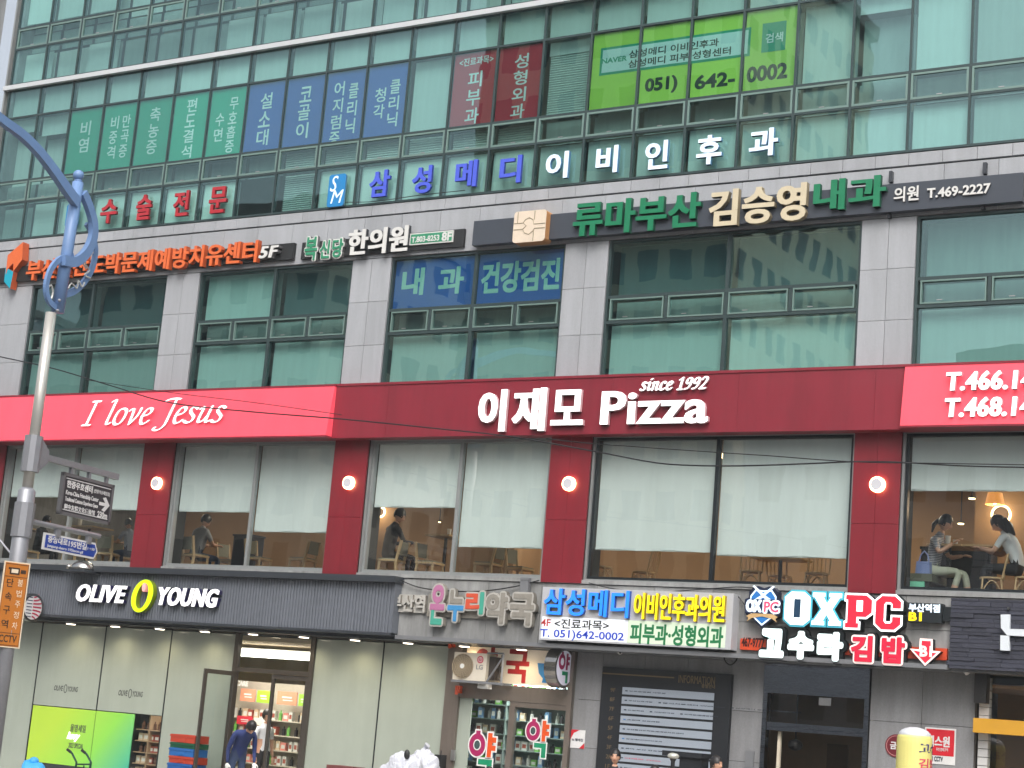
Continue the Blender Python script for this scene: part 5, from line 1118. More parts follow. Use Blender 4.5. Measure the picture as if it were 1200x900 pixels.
wire([(640, 514), (697, 520), (838, 530), (900, 534), (997, 541), (1100, 543), (1215, 545)], -6.2, .007, 'thin upper overhead cable across the two right hand windows', 'overhead_cable')
wire([(100, 445), (200, 460), (300, 472), (400, 486)], -6.2, .006, 'thin overhead cable across pinkish red sign box', 'overhead_cable')
wire([(405, 237), (440, 236), (490, 229), (545, 223)], -.1, .008, 'thin cable drooping on granite below the lit clinic letters')
# ------------------------------------------------------------------ restaurant furniture
OAK = M('oak', lin((196, 166, 126)), .45, var=.12, scale=6, stretch=(1, 1, .2)); PADG = M('pad_grey', lin((128, 126, 110)), .7); IRON = M('table_iron', (.02, .02, .022), .5)
def oak_chair(label):
    r = empty('oak_chair', (0, 0, 0), label, 'chair', 'square oak chairs in the restaurant')
    MB().box(-.22, .22, -.22, .22, .42, .46).build('seat', OAK, r); MB().box(-.2, .2, -.2, .19, .461, .485).build('cushion', PADG, r)
    for sx in (-1, 1):
        MB().bar((sx*.19, -.19, .42), (sx*.21, -.21, 0), .045, .045).build('leg', OAK, r)
        MB().bar((sx*.19, .18, .42), (sx*.2, .23, 0), .045, .05).build('leg', OAK, r)
        MB().bar((sx*.19, .19, .46), (sx*.19, .27, .86), .04, .05).build('back_post', OAK, r)
    MB().box(-.168, .168, .215, .262, .56, .84).build('backrest', PADG, r)
    m = MB(); m.bar((-.2, -.2, .22), (-.2, .2, .22), .02, .03).bar((.2, -.2, .22), (.2, .2, .22), .02, .03).bar((-.2, -.2, .28), (.2, -.2, .28), .02, .03); m.build('stretcher', OAK, r)
    return r
def bent_chair(label):
    r = empty('bentwood_chair', (0, 0, 0), label, 'chair', 'bentwood chairs in the restaurant')
    m = MB(); m.tube([(0, 0, .435), (0, 0, .465)], .21, 20); m.build('seat', OAK, r)
    for sx in (-1, 1):
        MB().tube([(sx*.16, -.15, .44), (sx*.19, -.18, 0)], .016).build('leg', OAK, r); MB().tube([(sx*.16, .15, .44), (sx*.2, .2, 0)], .016).build('leg', OAK, r)
    arch = lambda p, q: [(p[0]+(q[0]-p[0])*t, p[1]+(q[1]-p[1])*t, .18+.22*math.sin(math.pi*t)) for t in [i/10 for i in range(11)]]
    c_ = [(-.175, -.165), (.175, -.165), (.18, .17), (-.18, .17)]
    m = MB()
    for i in range(4): m.tube(arch(c_[i], c_[(i+1) % 4]), .011)
    m.build('arch_brace', OAK, r)
    m = MB(); bp = [(-.19, .17, .45), (-.2, .22, .7), (-.17, .25, .86), (0, .27, .89), (.17, .25, .86), (.2, .22, .7), (.19, .17, .45)]; m.tube(bp, .017)
    for i in range(4): m.tube([(-.11+i*.073, .19, .46), (-.11+i*.073, .262, .87)], .009)
    m.build('backrest', OAK, r); return r
oc = None; bc = None
def put(kind, px, py, Y, rz, label):
    """a chair whose seat shows at this pixel"""
    global oc, bc
    p = at(px, py, Y)
    if kind == 'o':
        if oc is None: oc = o = oak_chair(label)
        else: o = dup(oc)
    else:
        if bc is None: bc = o = bent_chair(label)
        else: o = dup(bc)
    o.location = (p.x, Y, FL); o.rotation_euler.z = math.radians(rz); o['label'] = label
put('o', 128, 632, 1.3, 200, 'oak chair left of the first red pillar, facing away'); put('o', 34, 626, 1.2, 90, 'oak chair behind the lamp post, leftmost chair'); put('o', 145, 634, 2.1, 80, 'oak chair deeper in leftmost window beside the pillar')
put('o', 230, 643, 1.1, 168, 'oak chair with its back to us below the seated person in grey shirt'); put('o', 304, 643, 1.4, 90, 'oak chair just right of the second window mullion'); put('o', 356, 645, 1.3, -90, 'oak chair beside the second red pillar facing left')
put('o', 460, 647, 1.0, -80, 'oak chair with a padded back beneath the person in dark jacket'); put('o', 505, 647, 1.3, 90, 'oak chair beside table in the ring lamp window facing right'); put('o', 573, 653, 1.2, -90, 'oak chair under the long lowered blind in the ring lamp window')
put('o', 90, 634, 1.2, -90, 'oak chair under the blue street sign facing left'); put('o', 270, 646, 2.2, 85, 'oak chair deep beside the dark partition seat'); put('o', 610, 656, 1.9, 85, 'oak chair at right end below the long lowered blind'); put('b', 915, 668, 1.9, 180, 'bentwood chair between two others under right half of widest window')
put('b', 705, 662, 1.1, 90, 'bentwood chair in left end of widest blind window'); put('b', 880, 664, 1.2, 20, 'bentwood chair under right half of widest window, left one'); put('b', 755, 664, 1.9, -90, 'bentwood chair dim behind left half of widest window'); put('b', 957, 668, 1.2, 10, 'bentwood chair under right half of widest window, right one')
put('b', 1163, 667, 1.2, -75, 'bentwood chair with spindle back behind the woman in white'); put('b', 1204, 672, 1.0, -85, 'bentwood chair cut by right edge of the view')
def table(px, py, Y, w, d, label, zt=None):
    p = at(px, py, Y); z = p.z if zt is None else zt
    r = empty('cafe_table', (p.x, Y, FL), label, 'table', 'restaurant tables')
    MB().box(p.x-w/2, p.x+w/2, Y-d/2, Y+d/2, z-.035, z).build('tabletop', OAK, r); MB().tube([(p.x, Y, FL+.02), (p.x, Y, z-.035)], .035).build('column', IRON, r)
    MB().box(p.x-.25, p.x+.25, Y-.25, Y+.25, FL, FL+.02).build('foot', IRON, r); return V((p.x, Y, z))
t1 = table(1113, 640, 1.5, .62, .7, 'oak topped table in front of striped shirt woman'); t2 = table(1157, 641, 1.5, .66, .7, 'oak topped table in front of woman in white')
t3 = table(523, 628.5, 1.7, .6, .7, 'oak topped table left of long lowered blind'); t4 = table(205, 632, 1.6, .7, .7, 'oak topped table in front of grey shirt person'); t5 = table(105, 618, 1.6, .9, .7, 'oak topped table behind the hanging black road sign')
t6 = table(915, 656, 1.5, 1.0, .6, 'dark legged table under right half of the widest window', FL+.74); t7 = table(30, 620, 1.9, .9, .6, 'oak topped table behind lamp post in leftmost window')
# bench and the things near the two women
a, b = at(1066, 664, 1.3), at(1112, 668, 1.3)
r_ = empty('bench', ((a.x+b.x)/2, 1.3, FL), 'low bench with olive cushion and mint green end beside rightmost pillar', 'bench')
MB().box(a.x-.25, b.x-.15, .85, 1.8, FL+.34, FL+.47).build('cushion', M('olive_pad', lin((96, 98, 84)), .7), r_); MB().box(a.x-.2, a.x+.42, .86, 1.79, FL, FL+.338).build('mint_base', M('mint', lin((128, 214, 180)), .5), r_); MB().box(a.x+.421, b.x-.2, .9, 1.75, FL, FL+.338).build('base', M('bench_dark', (.03, .03, .03), .6), r_)
def cup(px, Y, z, r, h, mat, label):
    x = at(px, 640, Y).x; m = MB(); m.tube([(x, Y, z), (x, Y, z+h)], [r*.85, r], 14); return tag(m.build('cup', mat), label, 'cup')
cup(1110.5, 1.35, t1.z+.002, .05, .16, WHITE, 'tall white tumbler on table before striped shirt woman'); cup(1119.5, 1.4, t1.z+.002, .045, .1, M('jar', lin((200, 195, 190)), .2), 'small pale jar on table before striped shirt woman'); cup(525, 1.6, t3.z+.002, .045, .14, WHITE, 'white tumbler on table left of long lowered blind'); cup(90, 1.5, t5.z+.002, .05, .18, WHITE, 'white tumbler behind hanging black road sign')
p = at(1083, 655, .95); f_ = Fr((p.x, .95, FL+.472), (1, 0, 0)); m = MB(); w = .2
r_ = empty('handbag', (p.x, .95, FL+.472), 'small lilac blue handbag standing on the olive bench', 'handbag'); LIL = M('lilac_leather', lin((128, 142, 190)), .45)
MB().prism(f_, [(-.13, 0), (.13, 0), (.115, .21), (-.11, .21)], -.07, .07).build('body', LIL, r_); m.tube([f_(-.09, .21), f_(-.06, .33), f_(.0, .4), f_(.06, .33), f_(.09, .21)], .012).build('handle', LIL, r_)
# lamps inside
SHADE = M('shade_amber', lin((215, 150, 80)), .6, emit=.7, ecol=lin((255, 165, 80)))
p = at(1166, 585, 1.9); r_ = empty('pendant_lamp', (p.x, 1.9, p.z-.15), 'amber pendant lamp shade hanging in the rightmost window', 'pendant lamp')
m = MB(); n = 20; z0, z1 = p.z-.1, p.z+.11
for i in range(n):
    t0, t1_ = 2*math.pi*i/n, 2*math.pi*(i+1)/n; q = lambda t, r, z: (p.x+r*math.cos(t), 1.9+r*math.sin(t), z)
    m.face([q(t0, .17, z0), q(t1_, .17, z0), q(t1_, .125, z1), q(t0, .125, z1)])
m.build('shade', SHADE, r_); MB().tube([(p.x, 1.9, z1), (p.x, 1.9, 7.35)], .008).build('cord', BLACK, r_); MB().ell((p.x, 1.9, z0+.06), .04, .04, .05).build('bulb', WARM, r_); lampobj('POINT', (p.x, 1.9, z0-.05), 9, (1, .74, .48), r_, .08)
GLOW = LIT('glow_warm', (1, .74, .38), 5.0, (.9, .8, .6))
def ringlamp(px, py, Y, rad, label, wall):
    p = at(px, py, Y); r_ = empty('ring_lamp', (p.x, Y, p.z-rad), label, 'wall lamp'); MB().ring(FAC, p.x, p.z, rad, rad, .04, -Y-.02, -Y, 0, 0, 30).build('glow_ring', GLOW, r_); MB().disc(FAC, p.x, p.z, rad-.045, rad-.045, -Y-.03, -Y+.01).build('disc', BROWND, r_)
    if wall: MB().box(p.x-.5, p.x+.5, Y+.03, Y+.08, FL, 7.34).build('mounting_panel', BROWN, r_)
    lampobj('POINT', (p.x, Y-.25, p.z), 8, (1, .76, .5), r_, .15)
ringlamp(446, 600, 3.2, .125, 'glowing oval ring lamp behind person in dark jacket', True); ringlamp(1173, 603, 3.6, .19, 'glowing ring lamp on wall behind woman in white', True)
for i, (px, py, Y, w_) in enumerate([(1139, 585, 3.0, 'upper small ceiling spot left of amber pendant'), (1126, 614.5, 5.4, 'lower small ceiling spot deep behind striped shirt woman'), (515, 612.5, 5.2, 'tiny ceiling spot deep in the ring lamp window')]):
    p = at(px, py, Y); r_ = empty('ceiling_spot', (p.x, Y, p.z), w_, 'ceiling spot'); MB().tube([(p.x, Y, p.z+.02), (p.x, Y, p.z)], .06 if i < 2 else .03, 14).build('diffuser', GLOW, r_); MB().tube([(p.x, Y, p.z+.05), (p.x, Y, p.z+.021)], .075 if i < 2 else .04, 14).tube([(p.x, Y, p.z+.05), (p.x, Y, 7.35)], .012).build('housing', DGREY, r_)
for i, x in enumerate((-8.2, -3.0, 2.8, 7.0, 9.6, 14.5)):
    r_ = empty('ceiling_panel_light', (x, 3.2, 7.3), 'added warm fill panel in the restaurant ceiling above %s' % ['leftmost window', 'second window', 'ring lamp window', 'left half of widest window', 'right half of widest window', 'rightmost window'][i], 'ceiling light')
    MB().box(x-.3, x+.3, 3.0, 3.4, 7.31, 7.345).build('diffuser', GLOW, r_); lampobj('AREA', (x, 3.2, 7.28), 62 if i else 44, (1, .87, .70), r_, .8)  # unseen warm panels added to light each restaurant bay
for px, w_, d_, lab in ((283, .55, .4, 'dark upholstered partition seat in the second restaurant window'), (1120, 1.3, .4, 'dark long counter behind the two women')):
    p = at(px, 650, 3.0 if px > 600 else 1.9); tag(MB().box(p.x-w_/2, p.x+w_/2, p.y, p.y+d_, FL, FL+(1.0 if px < 600 else 1.15)).box(p.x-w_/2-.02, p.x+w_/2+.02, p.y-.03, p.y+d_+.02, FL+(1.001 if px < 600 else 1.151), FL+(1.04 if px < 600 else 1.2)).build('counter' if px > 600 else 'partition_seat', M('counter_navy', lin((34, 40, 50)), .5)), lab, 'counter' if px > 600 else 'seat')

# ------------------------------------------------------------------ people
SKIN = M('skin', lin((206, 160, 134)), .5, var=.04); HAIR = M('hair_black', (.012, .010, .010), .45); EYE = M('eye_dark', (.02, .015, .012), .3); LIP = M('lip', lin((170, 100, 92)), .5)
STRIPE = bpy.data.materials.new('striped_knit'); STRIPE.use_nodes = True; nt = STRIPE.node_tree; tc = nt.nodes.new('ShaderNodeTexCoord'); wv = nt.nodes.new('ShaderNodeTexWave'); wv.wave_type = 'BANDS'; wv.bands_direction = 'Z'; wv.inputs['Scale'].default_value = 13; nt.links.new(tc.outputs['Object'], wv.inputs[0])
cr = nt.nodes.new('ShaderNodeValToRGB'); cr.color_ramp.elements[0].position = .45; cr.color_ramp.elements[0].color = (*lin((70, 74, 92)), 1); cr.color_ramp.elements[1].position = .55; cr.color_ramp.elements[1].color = (*lin((170, 168, 170)), 1); nt.links.new(wv.outputs[0], cr.inputs[0]); nt.links.new(cr.outputs[0], nt.nodes['Principled BSDF'].inputs['Base Color'])
STAND = dict(pel=(0, 0, .95), bel=(0, 0, 1.10), che=(0, .01, 1.30), nk=(0, .0, 1.46), nk2=(0, -.02, 1.53), head=(0, -.03, 1.63), face=(0, -1, 0),
  shL=(.17, .01, 1.40), elL=(.22, .03, 1.12), wrL=(.22, -.04, .87), shR=(-.17, .01, 1.40), elR=(-.22, .03, 1.12), wrR=(-.22, -.04, .87),
  hiL=(.09, 0, .90), knL=(.10, -.01, .49), anL=(.10, .02, .09), toL=(.11, -.15, .04), hiR=(-.09, 0, .90), knR=(-.10, -.01, .49), anR=(-.10, .02, .09), toR=(-.11, -.15, .04))
SIT = dict(STAND, pel=(0, 0, .54), bel=(0, -.02, .70), che=(0, -.05, .90), nk=(0, -.09, 1.06), nk2=(0, -.12, 1.12), head=(0, -.15, 1.21), face=(0, -.93, -.36),
  shL=(.17, -.06, 1.0), elL=(.22, -.18, .76), wrL=(.12, -.40, .78), shR=(-.17, -.06, 1.0), elR=(-.22, -.18, .76), wrR=(-.12, -.40, .78),
  hiL=(.09, -.02, .52), knL=(.12, -.44, .53), anL=(.11, -.40, .09), toL=(.11, -.57, .04), hiR=(-.09, -.02, .52), knR=(-.12, -.44, .53), anR=(-.11, -.40, .09), toR=(-.11, -.57, .04))
BONES = [('pel', 'bel', 's'), ('bel', 'che', 's'), ('che', 'nk', 's'), ('nk', 'nk2', 'k'), ('che', 'shL', 's'), ('shL', 'elL', 's'), ('elL', 'wrL', 'f'), ('che', 'shR', 's'), ('shR', 'elR', 's'), ('elR', 'wrR', 'f'), ('pel', 'hiL', 't'), ('hiL', 'knL', 't'), ('knL', 'anL', 'c'), ('anL', 'toL', 'h'), ('pel', 'hiR', 't'), ('hiR', 'knR', 't'), ('knR', 'anR', 'c'), ('anR', 'toR', 'h')]
RAD = dict(pel=(.15, .12), bel=(.135, .105), che=(.155, .115), nk=(.06, .06), nk2=(.052, .052), shL=(.06, .06), elL=(.042, .042), wrL=(.028, .028), shR=(.06, .06), elR=(.042, .042), wrR=(.028, .028), hiL=(.088, .088), knL=(.06, .06), anL=(.042, .042), toL=(.04, .03), hiR=(.088, .088), knR=(.06, .06), anR=(.042, .042), toR=(.04, .03))
def person(label, loc, rz, pose, shirt, trousers, group=None, sleeve='short', short=False, hair='short', scale=1.0, shoes=None, gloves=None, hairmat=None, crop=False):
    J = {k: V(v) for k, v in pose.items()}; names = list(RAD); idx = {n: i for i, n in enumerate(names)}
    me = bpy.data.meshes.new('p'); me.from_pydata([J[n] for n in names], [(idx[a], idx[b]) for a, b, _ in BONES], [])
    o = bpy.data.objects.new('p', me); COL.objects.link(o); md = o.modifiers.new('s', 'SKIN'); md.use_smooth_shade = True
    for i, n in enumerate(names):
        me.skin_vertices[0].data[i].radius = RAD[n]
        if n == 'pel': me.skin_vertices[0].data[i].use_root = True
    sb = o.modifiers.new('u', 'SUBSURF'); sb.levels = 1; sb.render_levels = 1
    em = bpy.data.meshes.new_from_object(o.evaluated_get(bpy.context.evaluated_depsgraph_get())); bpy.data.objects.remove(o)
    mats = [shirt, trousers, SKIN, shoes or BLACK, EYE, LIP, gloves or SKIN]; zone = dict(s=0, t=1, k=2, h=3, f=0 if sleeve == 'long' else 2, c=2 if crop else 1)
    m = MB(); m.v = [v.co.copy() for v in em.vertices]
    def near(p):
        best = 9; z = 's'
        for a, b, k in BONES:
            A, B = J[a], J[b]; d = B-A; t = max(0, min(1, (p-A).dot(d)/d.dot(d))); q = (p-A-d*t).length
            if k == 'k': q *= 1.2
            if q < best:
                best = q; z = k
                if k == 'c' and crop and t < .45: z = 't'
                if k == 's' and a.startswith('sh') and t > .75 and sleeve == 'short': z = 'f'
        return z
    for p in em.polygons: m.f.append(tuple(p.vertices)); m.m.append(zone[near(p.center)])
    # head
    fd = J['face'].normalized(); up = V((0, 0, 1)); up = (up-fd*up.dot(fd)).normalized(); sd = fd.cross(up); hp = J['head']; R = Matrix((sd, fd, up)).transposed()
    def shp(p):
        if p.z < 0: k = 1-.28*min(1, -p.z/.115); p = V((p.x*k, p.y*(k+.1), p.z))
        return p
    m.ell(hp, .076, .094, .115, 2, 16, 12, R, shp); W = lambda x, y, z: hp+sd*x+fd*y+up*z
    m.ell(W(0, .094, -.022), .012, .018, .022, 2, 8, 6, R)
    for s in (-1, 1): m.ell(W(s*.03, .082, .004), .011, .007, .006, 4, 8, 5, R); m.ell(W(s*.076, .0, -.01), .01, .02, .03, 2, 8, 6, R); m.bar(W(s*.015, .088, .022), W(s*.045, .08, .022), .006, .006, 4)
    m.ell(W(0, .082, -.055), .022, .008, .006, 5, 8, 5, R)
    # hands
    for L in 'LR':
        w_ = J['wr'+L]; d = (w_-J['el'+L]).normalized(); a = d.cross(V((0, 0, 1))); a = a.normalized() if a.length > .1 else V((0, 1, 0)); n_ = a.cross(d); c_ = w_+d*.05; RR = Matrix((a, n_, d)).transposed(); g = 6 if gloves else 2
        m.ell(c_, .04, .018, .052, g, 10, 8, RR)
        for k in range(4):
            b0 = c_+d*.038+a*(-.03+.02*k); ln = (.06, .072, .068, .05)[k]; m.tube([b0, b0+d*ln*.5-n_*.008, b0+d*ln*.9-n_*.03], [.009, .0085, .007], 6, g)
        s = -1 if L == 'L' else 1; b0 = c_-d*.02+a*.035*s; m.tube([b0, b0+d*.03+a*.025*s-n_*.01, b0+d*.06+a*.03*s-n_*.025], [.011, .01, .008], 6, g)
    r = bpy.data.objects.new('person', None); COL.objects.link(r); r['_o'] = (0, 0, 0); r['label'] = label; r['category'] = 'person'
    if group: r['group'] = group
    m.build('body', mats, r, True)
    h = MB()
    def hs_(p): return p if p.z > -.03 or p.y < -.0 else V((p.x*.8, p.y*.7, p.z*.3))
    cap_ = MB().ell(hp+up*.014-fd*.012, .091, .107, .124, 0, 16, 12, R); keep_ = []
    for f in cap_.f:
        c_ = sum((cap_.v[i] for i in f), V())/4-hp; y, z = c_.dot(fd), c_.dot(up)
        if z > -.015+(y*.55) or (y < .03 and z > -.055): keep_.append(f)
    h.v = cap_.v; h.f = keep_; h.m = [0]*len(keep_)
    if hair == 'pony': h.ell(W(0, -.11, -.0), .03, .03, .035, 0, 8, 6, R); h.tube([W(0, -.12, 0), W(0, -.16, -.08), W(0, -.14, -.2)], [.03, .035, .012], 8)
    if hair == 'long':
        h.tube([W(.05, -.04, .03), W(.075, -.03, -.08), W(.07, -.05, -.2)], [.04, .035, .015], 8).tube([W(-.05, -.04, .03), W(-.075, -.03, -.08), W(-.07, -.05, -.2)], [.04, .035, .015], 8).tube([W(0, -.07, 0), W(0, -.09, -.12), W(0, -.08, -.26)], [.07, .07, .03], 10)
    if hair == 'cap': h.ell(W(0, .0, .05), .092, .105, .08, 0, 14, 8, R); h.ell(W(0, .11, .045), .07, .07, .012, 0, 12, 6, R)
    h.build('hair', hairmat or HAIR, r, True); bpy.data.meshes.remove(em)
    r.location = loc; r.rotation_euler.z = math.radians(rz); r.scale = (scale,)*3; return r
NAVYC = M('navy_cloth', lin((40, 54, 104)), .8, var=.1, scale=8); WTEE = M('white_cloth', lin((222, 224, 228)), .8, var=.05); GTEE = M('grey_cloth', lin((150, 152, 158)), .8, var=.08); DJK = M('dark_cloth', lin((44, 42, 46)), .8, var=.1); LINEN = M('linen_cloth', lin((176, 178, 160)), .8, var=.08); JEAN = M('denim', lin((52, 66, 96)), .8, var=.1); TRO = M('black_cloth', (.02, .02, .024), .8)
GLV = M('white_glove', lin((220, 220, 216)), .7)
# restaurant guests
p = at(1105, 613, 1.25); person('woman in blue striped short sleeved top and pale cropped trousers seated on bench', (p.x-.15, 1.25, p.z-1.24*1.2), 90, dict(SIT, head=(0, -.17, 1.24), nk2=(0, -.13, 1.15), elR=(-.24, -.16, .78), wrR=(-.16, -.34, .93), anL=(.11, -.52, .09), toL=(.11, -.69, .04), anR=(-.11, -.30, .09), toR=(-.11, -.47, .04)), STRIPE, LINEN, hair='pony', crop=True, scale=1.2)
p = at(1174, 614, 1.3); person('woman in white tee with long black hair leaning over rightmost table', (p.x+.3, 1.3, p.z-1.15*1.25), -90, dict(SIT, che=(0, -.1, .88), nk=(0, -.2, 1.02), nk2=(0, -.25, 1.08), head=(0, -.29, 1.15), face=(0, -.8, -.6), shL=(.17, -.16, .97), shR=(-.17, -.16, .97), elL=(.22, -.28, .74), elR=(-.22, -.28, .74), wrL=(.12, -.5, .8), wrR=(-.12, -.5, .8)), WTEE, TRO, hair='long', scale=1.25)
p = at(238, 610, 1.45); person('person in light grey shirt seated with back towards the second restaurant window', (p.x, 1.35, p.z-1.21*1.2), 172, dict(SIT, che=(0, -.05, .92)), GTEE, JEAN, scale=1.2)
p = at(458, 603, 1.5); person('person in dark jacket seated beside ring lamp looking away', (p.x+.05, 1.45, p.z-1.22*1.25), 150, dict(SIT, head=(0, -.16, 1.22)), DJK, TRO, sleeve='long', scale=1.25)
p = at(46, 597, 1.6); person('dark haired person in black clothes seated behind lamp post in leftmost window', (p.x, 1.7, FL-.02), 110, dict(SIT), TRO, TRO, sleeve='long', scale=1.05)
p = at(155, 615, 1.7); person('person in pale blue top seated beside the leftmost red pillar', (p.x, 1.7, FL), -100, dict(SIT), M('pale_blue_cloth', lin((150, 160, 180)), .8), JEAN)
# at the shop door
p = at(300, 852, -1.1); bend = dict(STAND, bel=(0, -.06, 1.08), che=(0, -.2, 1.24), nk=(0, -.33, 1.36), nk2=(0, -.39, 1.39), head=(0, -.46, 1.42), face=(0, -.55, -.83), shL=(.18, -.24, 1.32), elL=(.22, -.2, 1.02), wrL=(.18, -.34, .82), shR=(-.18, -.24, 1.32), elR=(-.24, -.12, 1.02), wrR=(-.22, -.1, .78))
person('man in navy long sleeved shirt and white gloves stooping before the open shop door', (p.x-.38, -1.1, G0), 62, bend, NAVYC, JEAN, sleeve='long', gloves=GLV, scale=1.12)
p = at(313, 833, 1.5); person('dark haired person in white top inside shop behind the door stile', (p.x, 1.5, G0), 80, STAND, WTEE, TRO, scale=max(.93, min(1.12, (Z(313, 826, 1.5)-G0)/1.75)))
def walker(px, py, Y, rz, lab, shirt, trs, **k):
    p = at(px, py, Y); walk = dict(STAND, knL=(.10, -.16, .5), anL=(.10, -.2, .1), toL=(.11, -.37, .07), anR=(-.10, .26, .14), toR=(-.1, .12, .05), knR=(-.1, .04, .5), wrL=(.22, .08, .88), wrR=(-.22, -.2, .9)); person(lab, (p.x, Y, G0), rz, walk, shirt, trs, scale=(p.z-G0)/1.752, **k)
walker(722, 878, -2.2, 20, 'young man with black fringe in black top walking before directory board', DJK, TRO, group=None)
walker(838.5, 886, -2.4, 75, 'person with short black hair in profile right of the silver globe lamp', M('beige_cloth', lin((150, 140, 130)), .8), TRO)
walker(769, 897.5, -2.0, -60, 'person of whom only the crown of black hair shows left of the silver globe', GTEE, JEAN)
walker(573, 898.5, -1.6, 90, 'person of whom only a dark crown shows below the large pharmacy letters', NAVYC, JEAN)

# ------------------------------------------------------------------ things on the pavement
CRC = [('blue', lin((36, 92, 160))), ('red', lin((176, 62, 42))), ('blue', lin((38, 100, 168))), ('green', lin((24, 84, 60))), ('red', lin((182, 66, 46)))]
p = at(220, 892, -.3); zb = G0; hts = [.42, .30, .18, .12, .17]; tops = [Z(219, y, -.3) for y in (900, 892, 878, 870, 861.5)]
levels = [G0] + [Z(219, y, -.3) for y in (895, 886.5, 877, 870.5, 861)]; n_low = 3
zs = [G0+(levels[1]-G0)*i/4 for i in range(5)]+levels[2:]
cols = [('green', lin((24, 84, 60))), ('red', lin((176, 62, 42))), ('green', lin((24, 84, 60))), ('blue', lin((36, 92, 160))), ('red', lin((176, 62, 42))), ('blue', lin((38, 100, 168))), ('green', lin((24, 84, 60))), ('red', lin((182, 66, 46)))]
W_ = (X(236, 870, -.3)-X(205, 870, -.3))/2*.92
names = ['lowest', 'second lowest', 'third lowest', 'fourth lowest', 'middle upper', 'third from top', 'second from top', 'topmost']
for i in range(len(zs)-1):
    cn, c = cols[i % 8]; z0, z1 = zs[i]+.003, zs[i+1]-.003; dx = rnd.uniform(-.02, .02)
    r_ = empty('plastic_crate', (p.x+dx, -.3, z0), '%s plastic crate, %s in the stack left of the open glass door' % (cn, names[min(i, 7)]), 'crate', 'stacked crates by the shop door'); mt = M('crate_'+cn, c, .45, var=.06)
    m = MB(); x0, x1, y0, y1 = p.x+dx-W_, p.x+dx+W_, -.52, -.08; t = .02
    for q in ((x0, x1, y0, y0+t), (x0, x1, y1-t, y1), (x0, x0+t, y0+t, y1-t), (x1-t, x1, y0+t, y1-t)): m.box(q[0], q[1], q[2], q[3], z0, z1)
    m.box(x0+t, x1-t, y0+t, y1-t, z0, z0+t); m.build('body', mt, r_)
    MB().box(x0-.012, x1+.012, y0-.014, y0-.001, z1-.045, z1-.01).box(p.x+dx-.08, p.x+dx+.08, y0-.008, y0-.001, z0+.02, z1-.055).build('rim', mt, r_)
# hand truck
GNM = M('hand_truck_green', lin((20, 62, 50)), .4); Yh = -3.0
r_ = empty('hand_truck', (at(98, 897, Yh).x, Yh, G0), 'dark green tubular hand truck with two bent black grips before green screen', 'hand truck')
h1, h2 = at(85, 886, Yh), at(102, 887, Yh); b1_, b2_ = at(90, 897, Yh), at(107, 897, Yh); m = MB()
for a, b in ((h1, b1_), (h2, b2_)): m.tube([a+V((-.12, 0, .1)), a+V((-.02, 0, .05)), b+V((-.02, 0, .06)), V((b.x-.02, Yh, G0+.15))], .02)
m.tube([b1_+V((-.02, 0, .02)), b2_+V((-.02, 0, .02))], .016); m.tube([V((b1_.x, Yh, G0+.5)), V((b2_.x, Yh, G0+.5))], .016); m.tube([V(((b1_.x+b2_.x)/2, Yh, G0+.2)), (b1_+b2_)/2], .014); m.build('frame', GNM, r_)
m = MB()
for a in (h1, h2): m.tube([a+V((-.16, 0, .115)), a+V((-.06, 0, .07))], .028)
m.build('grip', BLACK, r_); MB().box(b1_.x-.1, b2_.x+.1, Yh-.35, Yh, G0+.02, G0+.04).build('toe_plate', GNM, r_)
for x in (b1_.x-.06, b2_.x+.02): f_ = Fr((x, Yh+.05, G0+.12), (0, 1, 0)); MB().disc(f_, 0, 0, .12, .12, 0, .05, 0, 0, 16).build('wheel', BLACK, r_)
p = at(40, 891, -2.6); BLU = M('bag_sky_blue', lin((60, 160, 225)), .5, var=.08, bump=.3, bscale=9)
zt_ = at(40, 890.5, -2.6).z; m = MB(); m.ell((p.x, -2.6, (zt_+G0)/2-.05), .34, .3, (zt_-G0)/2+.02, 0, 18, 12, None, lambda q: q*(1+.12*math.sin(q.x*19+q.z*13)+.08*math.sin(q.z*27))); m.ell((p.x, -2.6, zt_-.03), .1, .1, .09, 0)
tag(m.build('rubbish_bag', BLU, None, True), 'sky blue knotted plastic bag at the lower left edge', 'bag')
WBAG = M('bag_white', lin((192, 195, 204)), .4, var=.06, bump=.5, bscale=11)
from mathutils import noise as NZ
def crumple(q, k, sd):
    n_ = NZ.noise(q*4.2+V((sd, 0, 0)))*.16 + NZ.noise(q*9+V((0, sd, 0)))*.09 + abs(NZ.noise(q*16+V((0, 0, sd))))*.07
    return q*(1+n_*k)
def bag(px, py, Y, rx, lab, seed, tie=True):
    p = at(px, py, Y); h = p.z-G0; m = MB(); rr = random.Random(seed); a, b, c, d = [rr.uniform(8, 22) for _ in range(4)]
    m.ell((p.x, Y, G0+h*.48), rx, rx*.85, h*.5, 0, 56, 40, None, lambda q: crumple(q, 1.3, seed*3.7))
    if tie: m.tube([(p.x, Y, p.z-.06), (p.x+.02, Y, p.z+.02), (p.x+.07, Y, p.z+.07)], [.05, .03, .06], 8)
    return tag(m.build('rubbish_bag', WBAG, None, False), lab, 'bag', 'white bags piled on pavement')
bag(473, 884, -1.2, .46, 'white plastic bag at left end of the bag pile', 1, False); bag(497, 877, -.9, .36, 'white plastic bag with knotted top, tallest in the pile', 2); bag(484, 886, -1.5, .36, 'white plastic bag in front middle of the bag pile', 3, False)
p = at(477, 884, -1.55); tag(MB().ell((p.x, -1.55, p.z), .055, .05, .085, 0, 16, 12, None, lambda q: crumple(q*1.0, 1, 9)).build('black_bundle', BLACK, None, True), 'small black bundle tucked on top of white plastic bags', 'bundle')
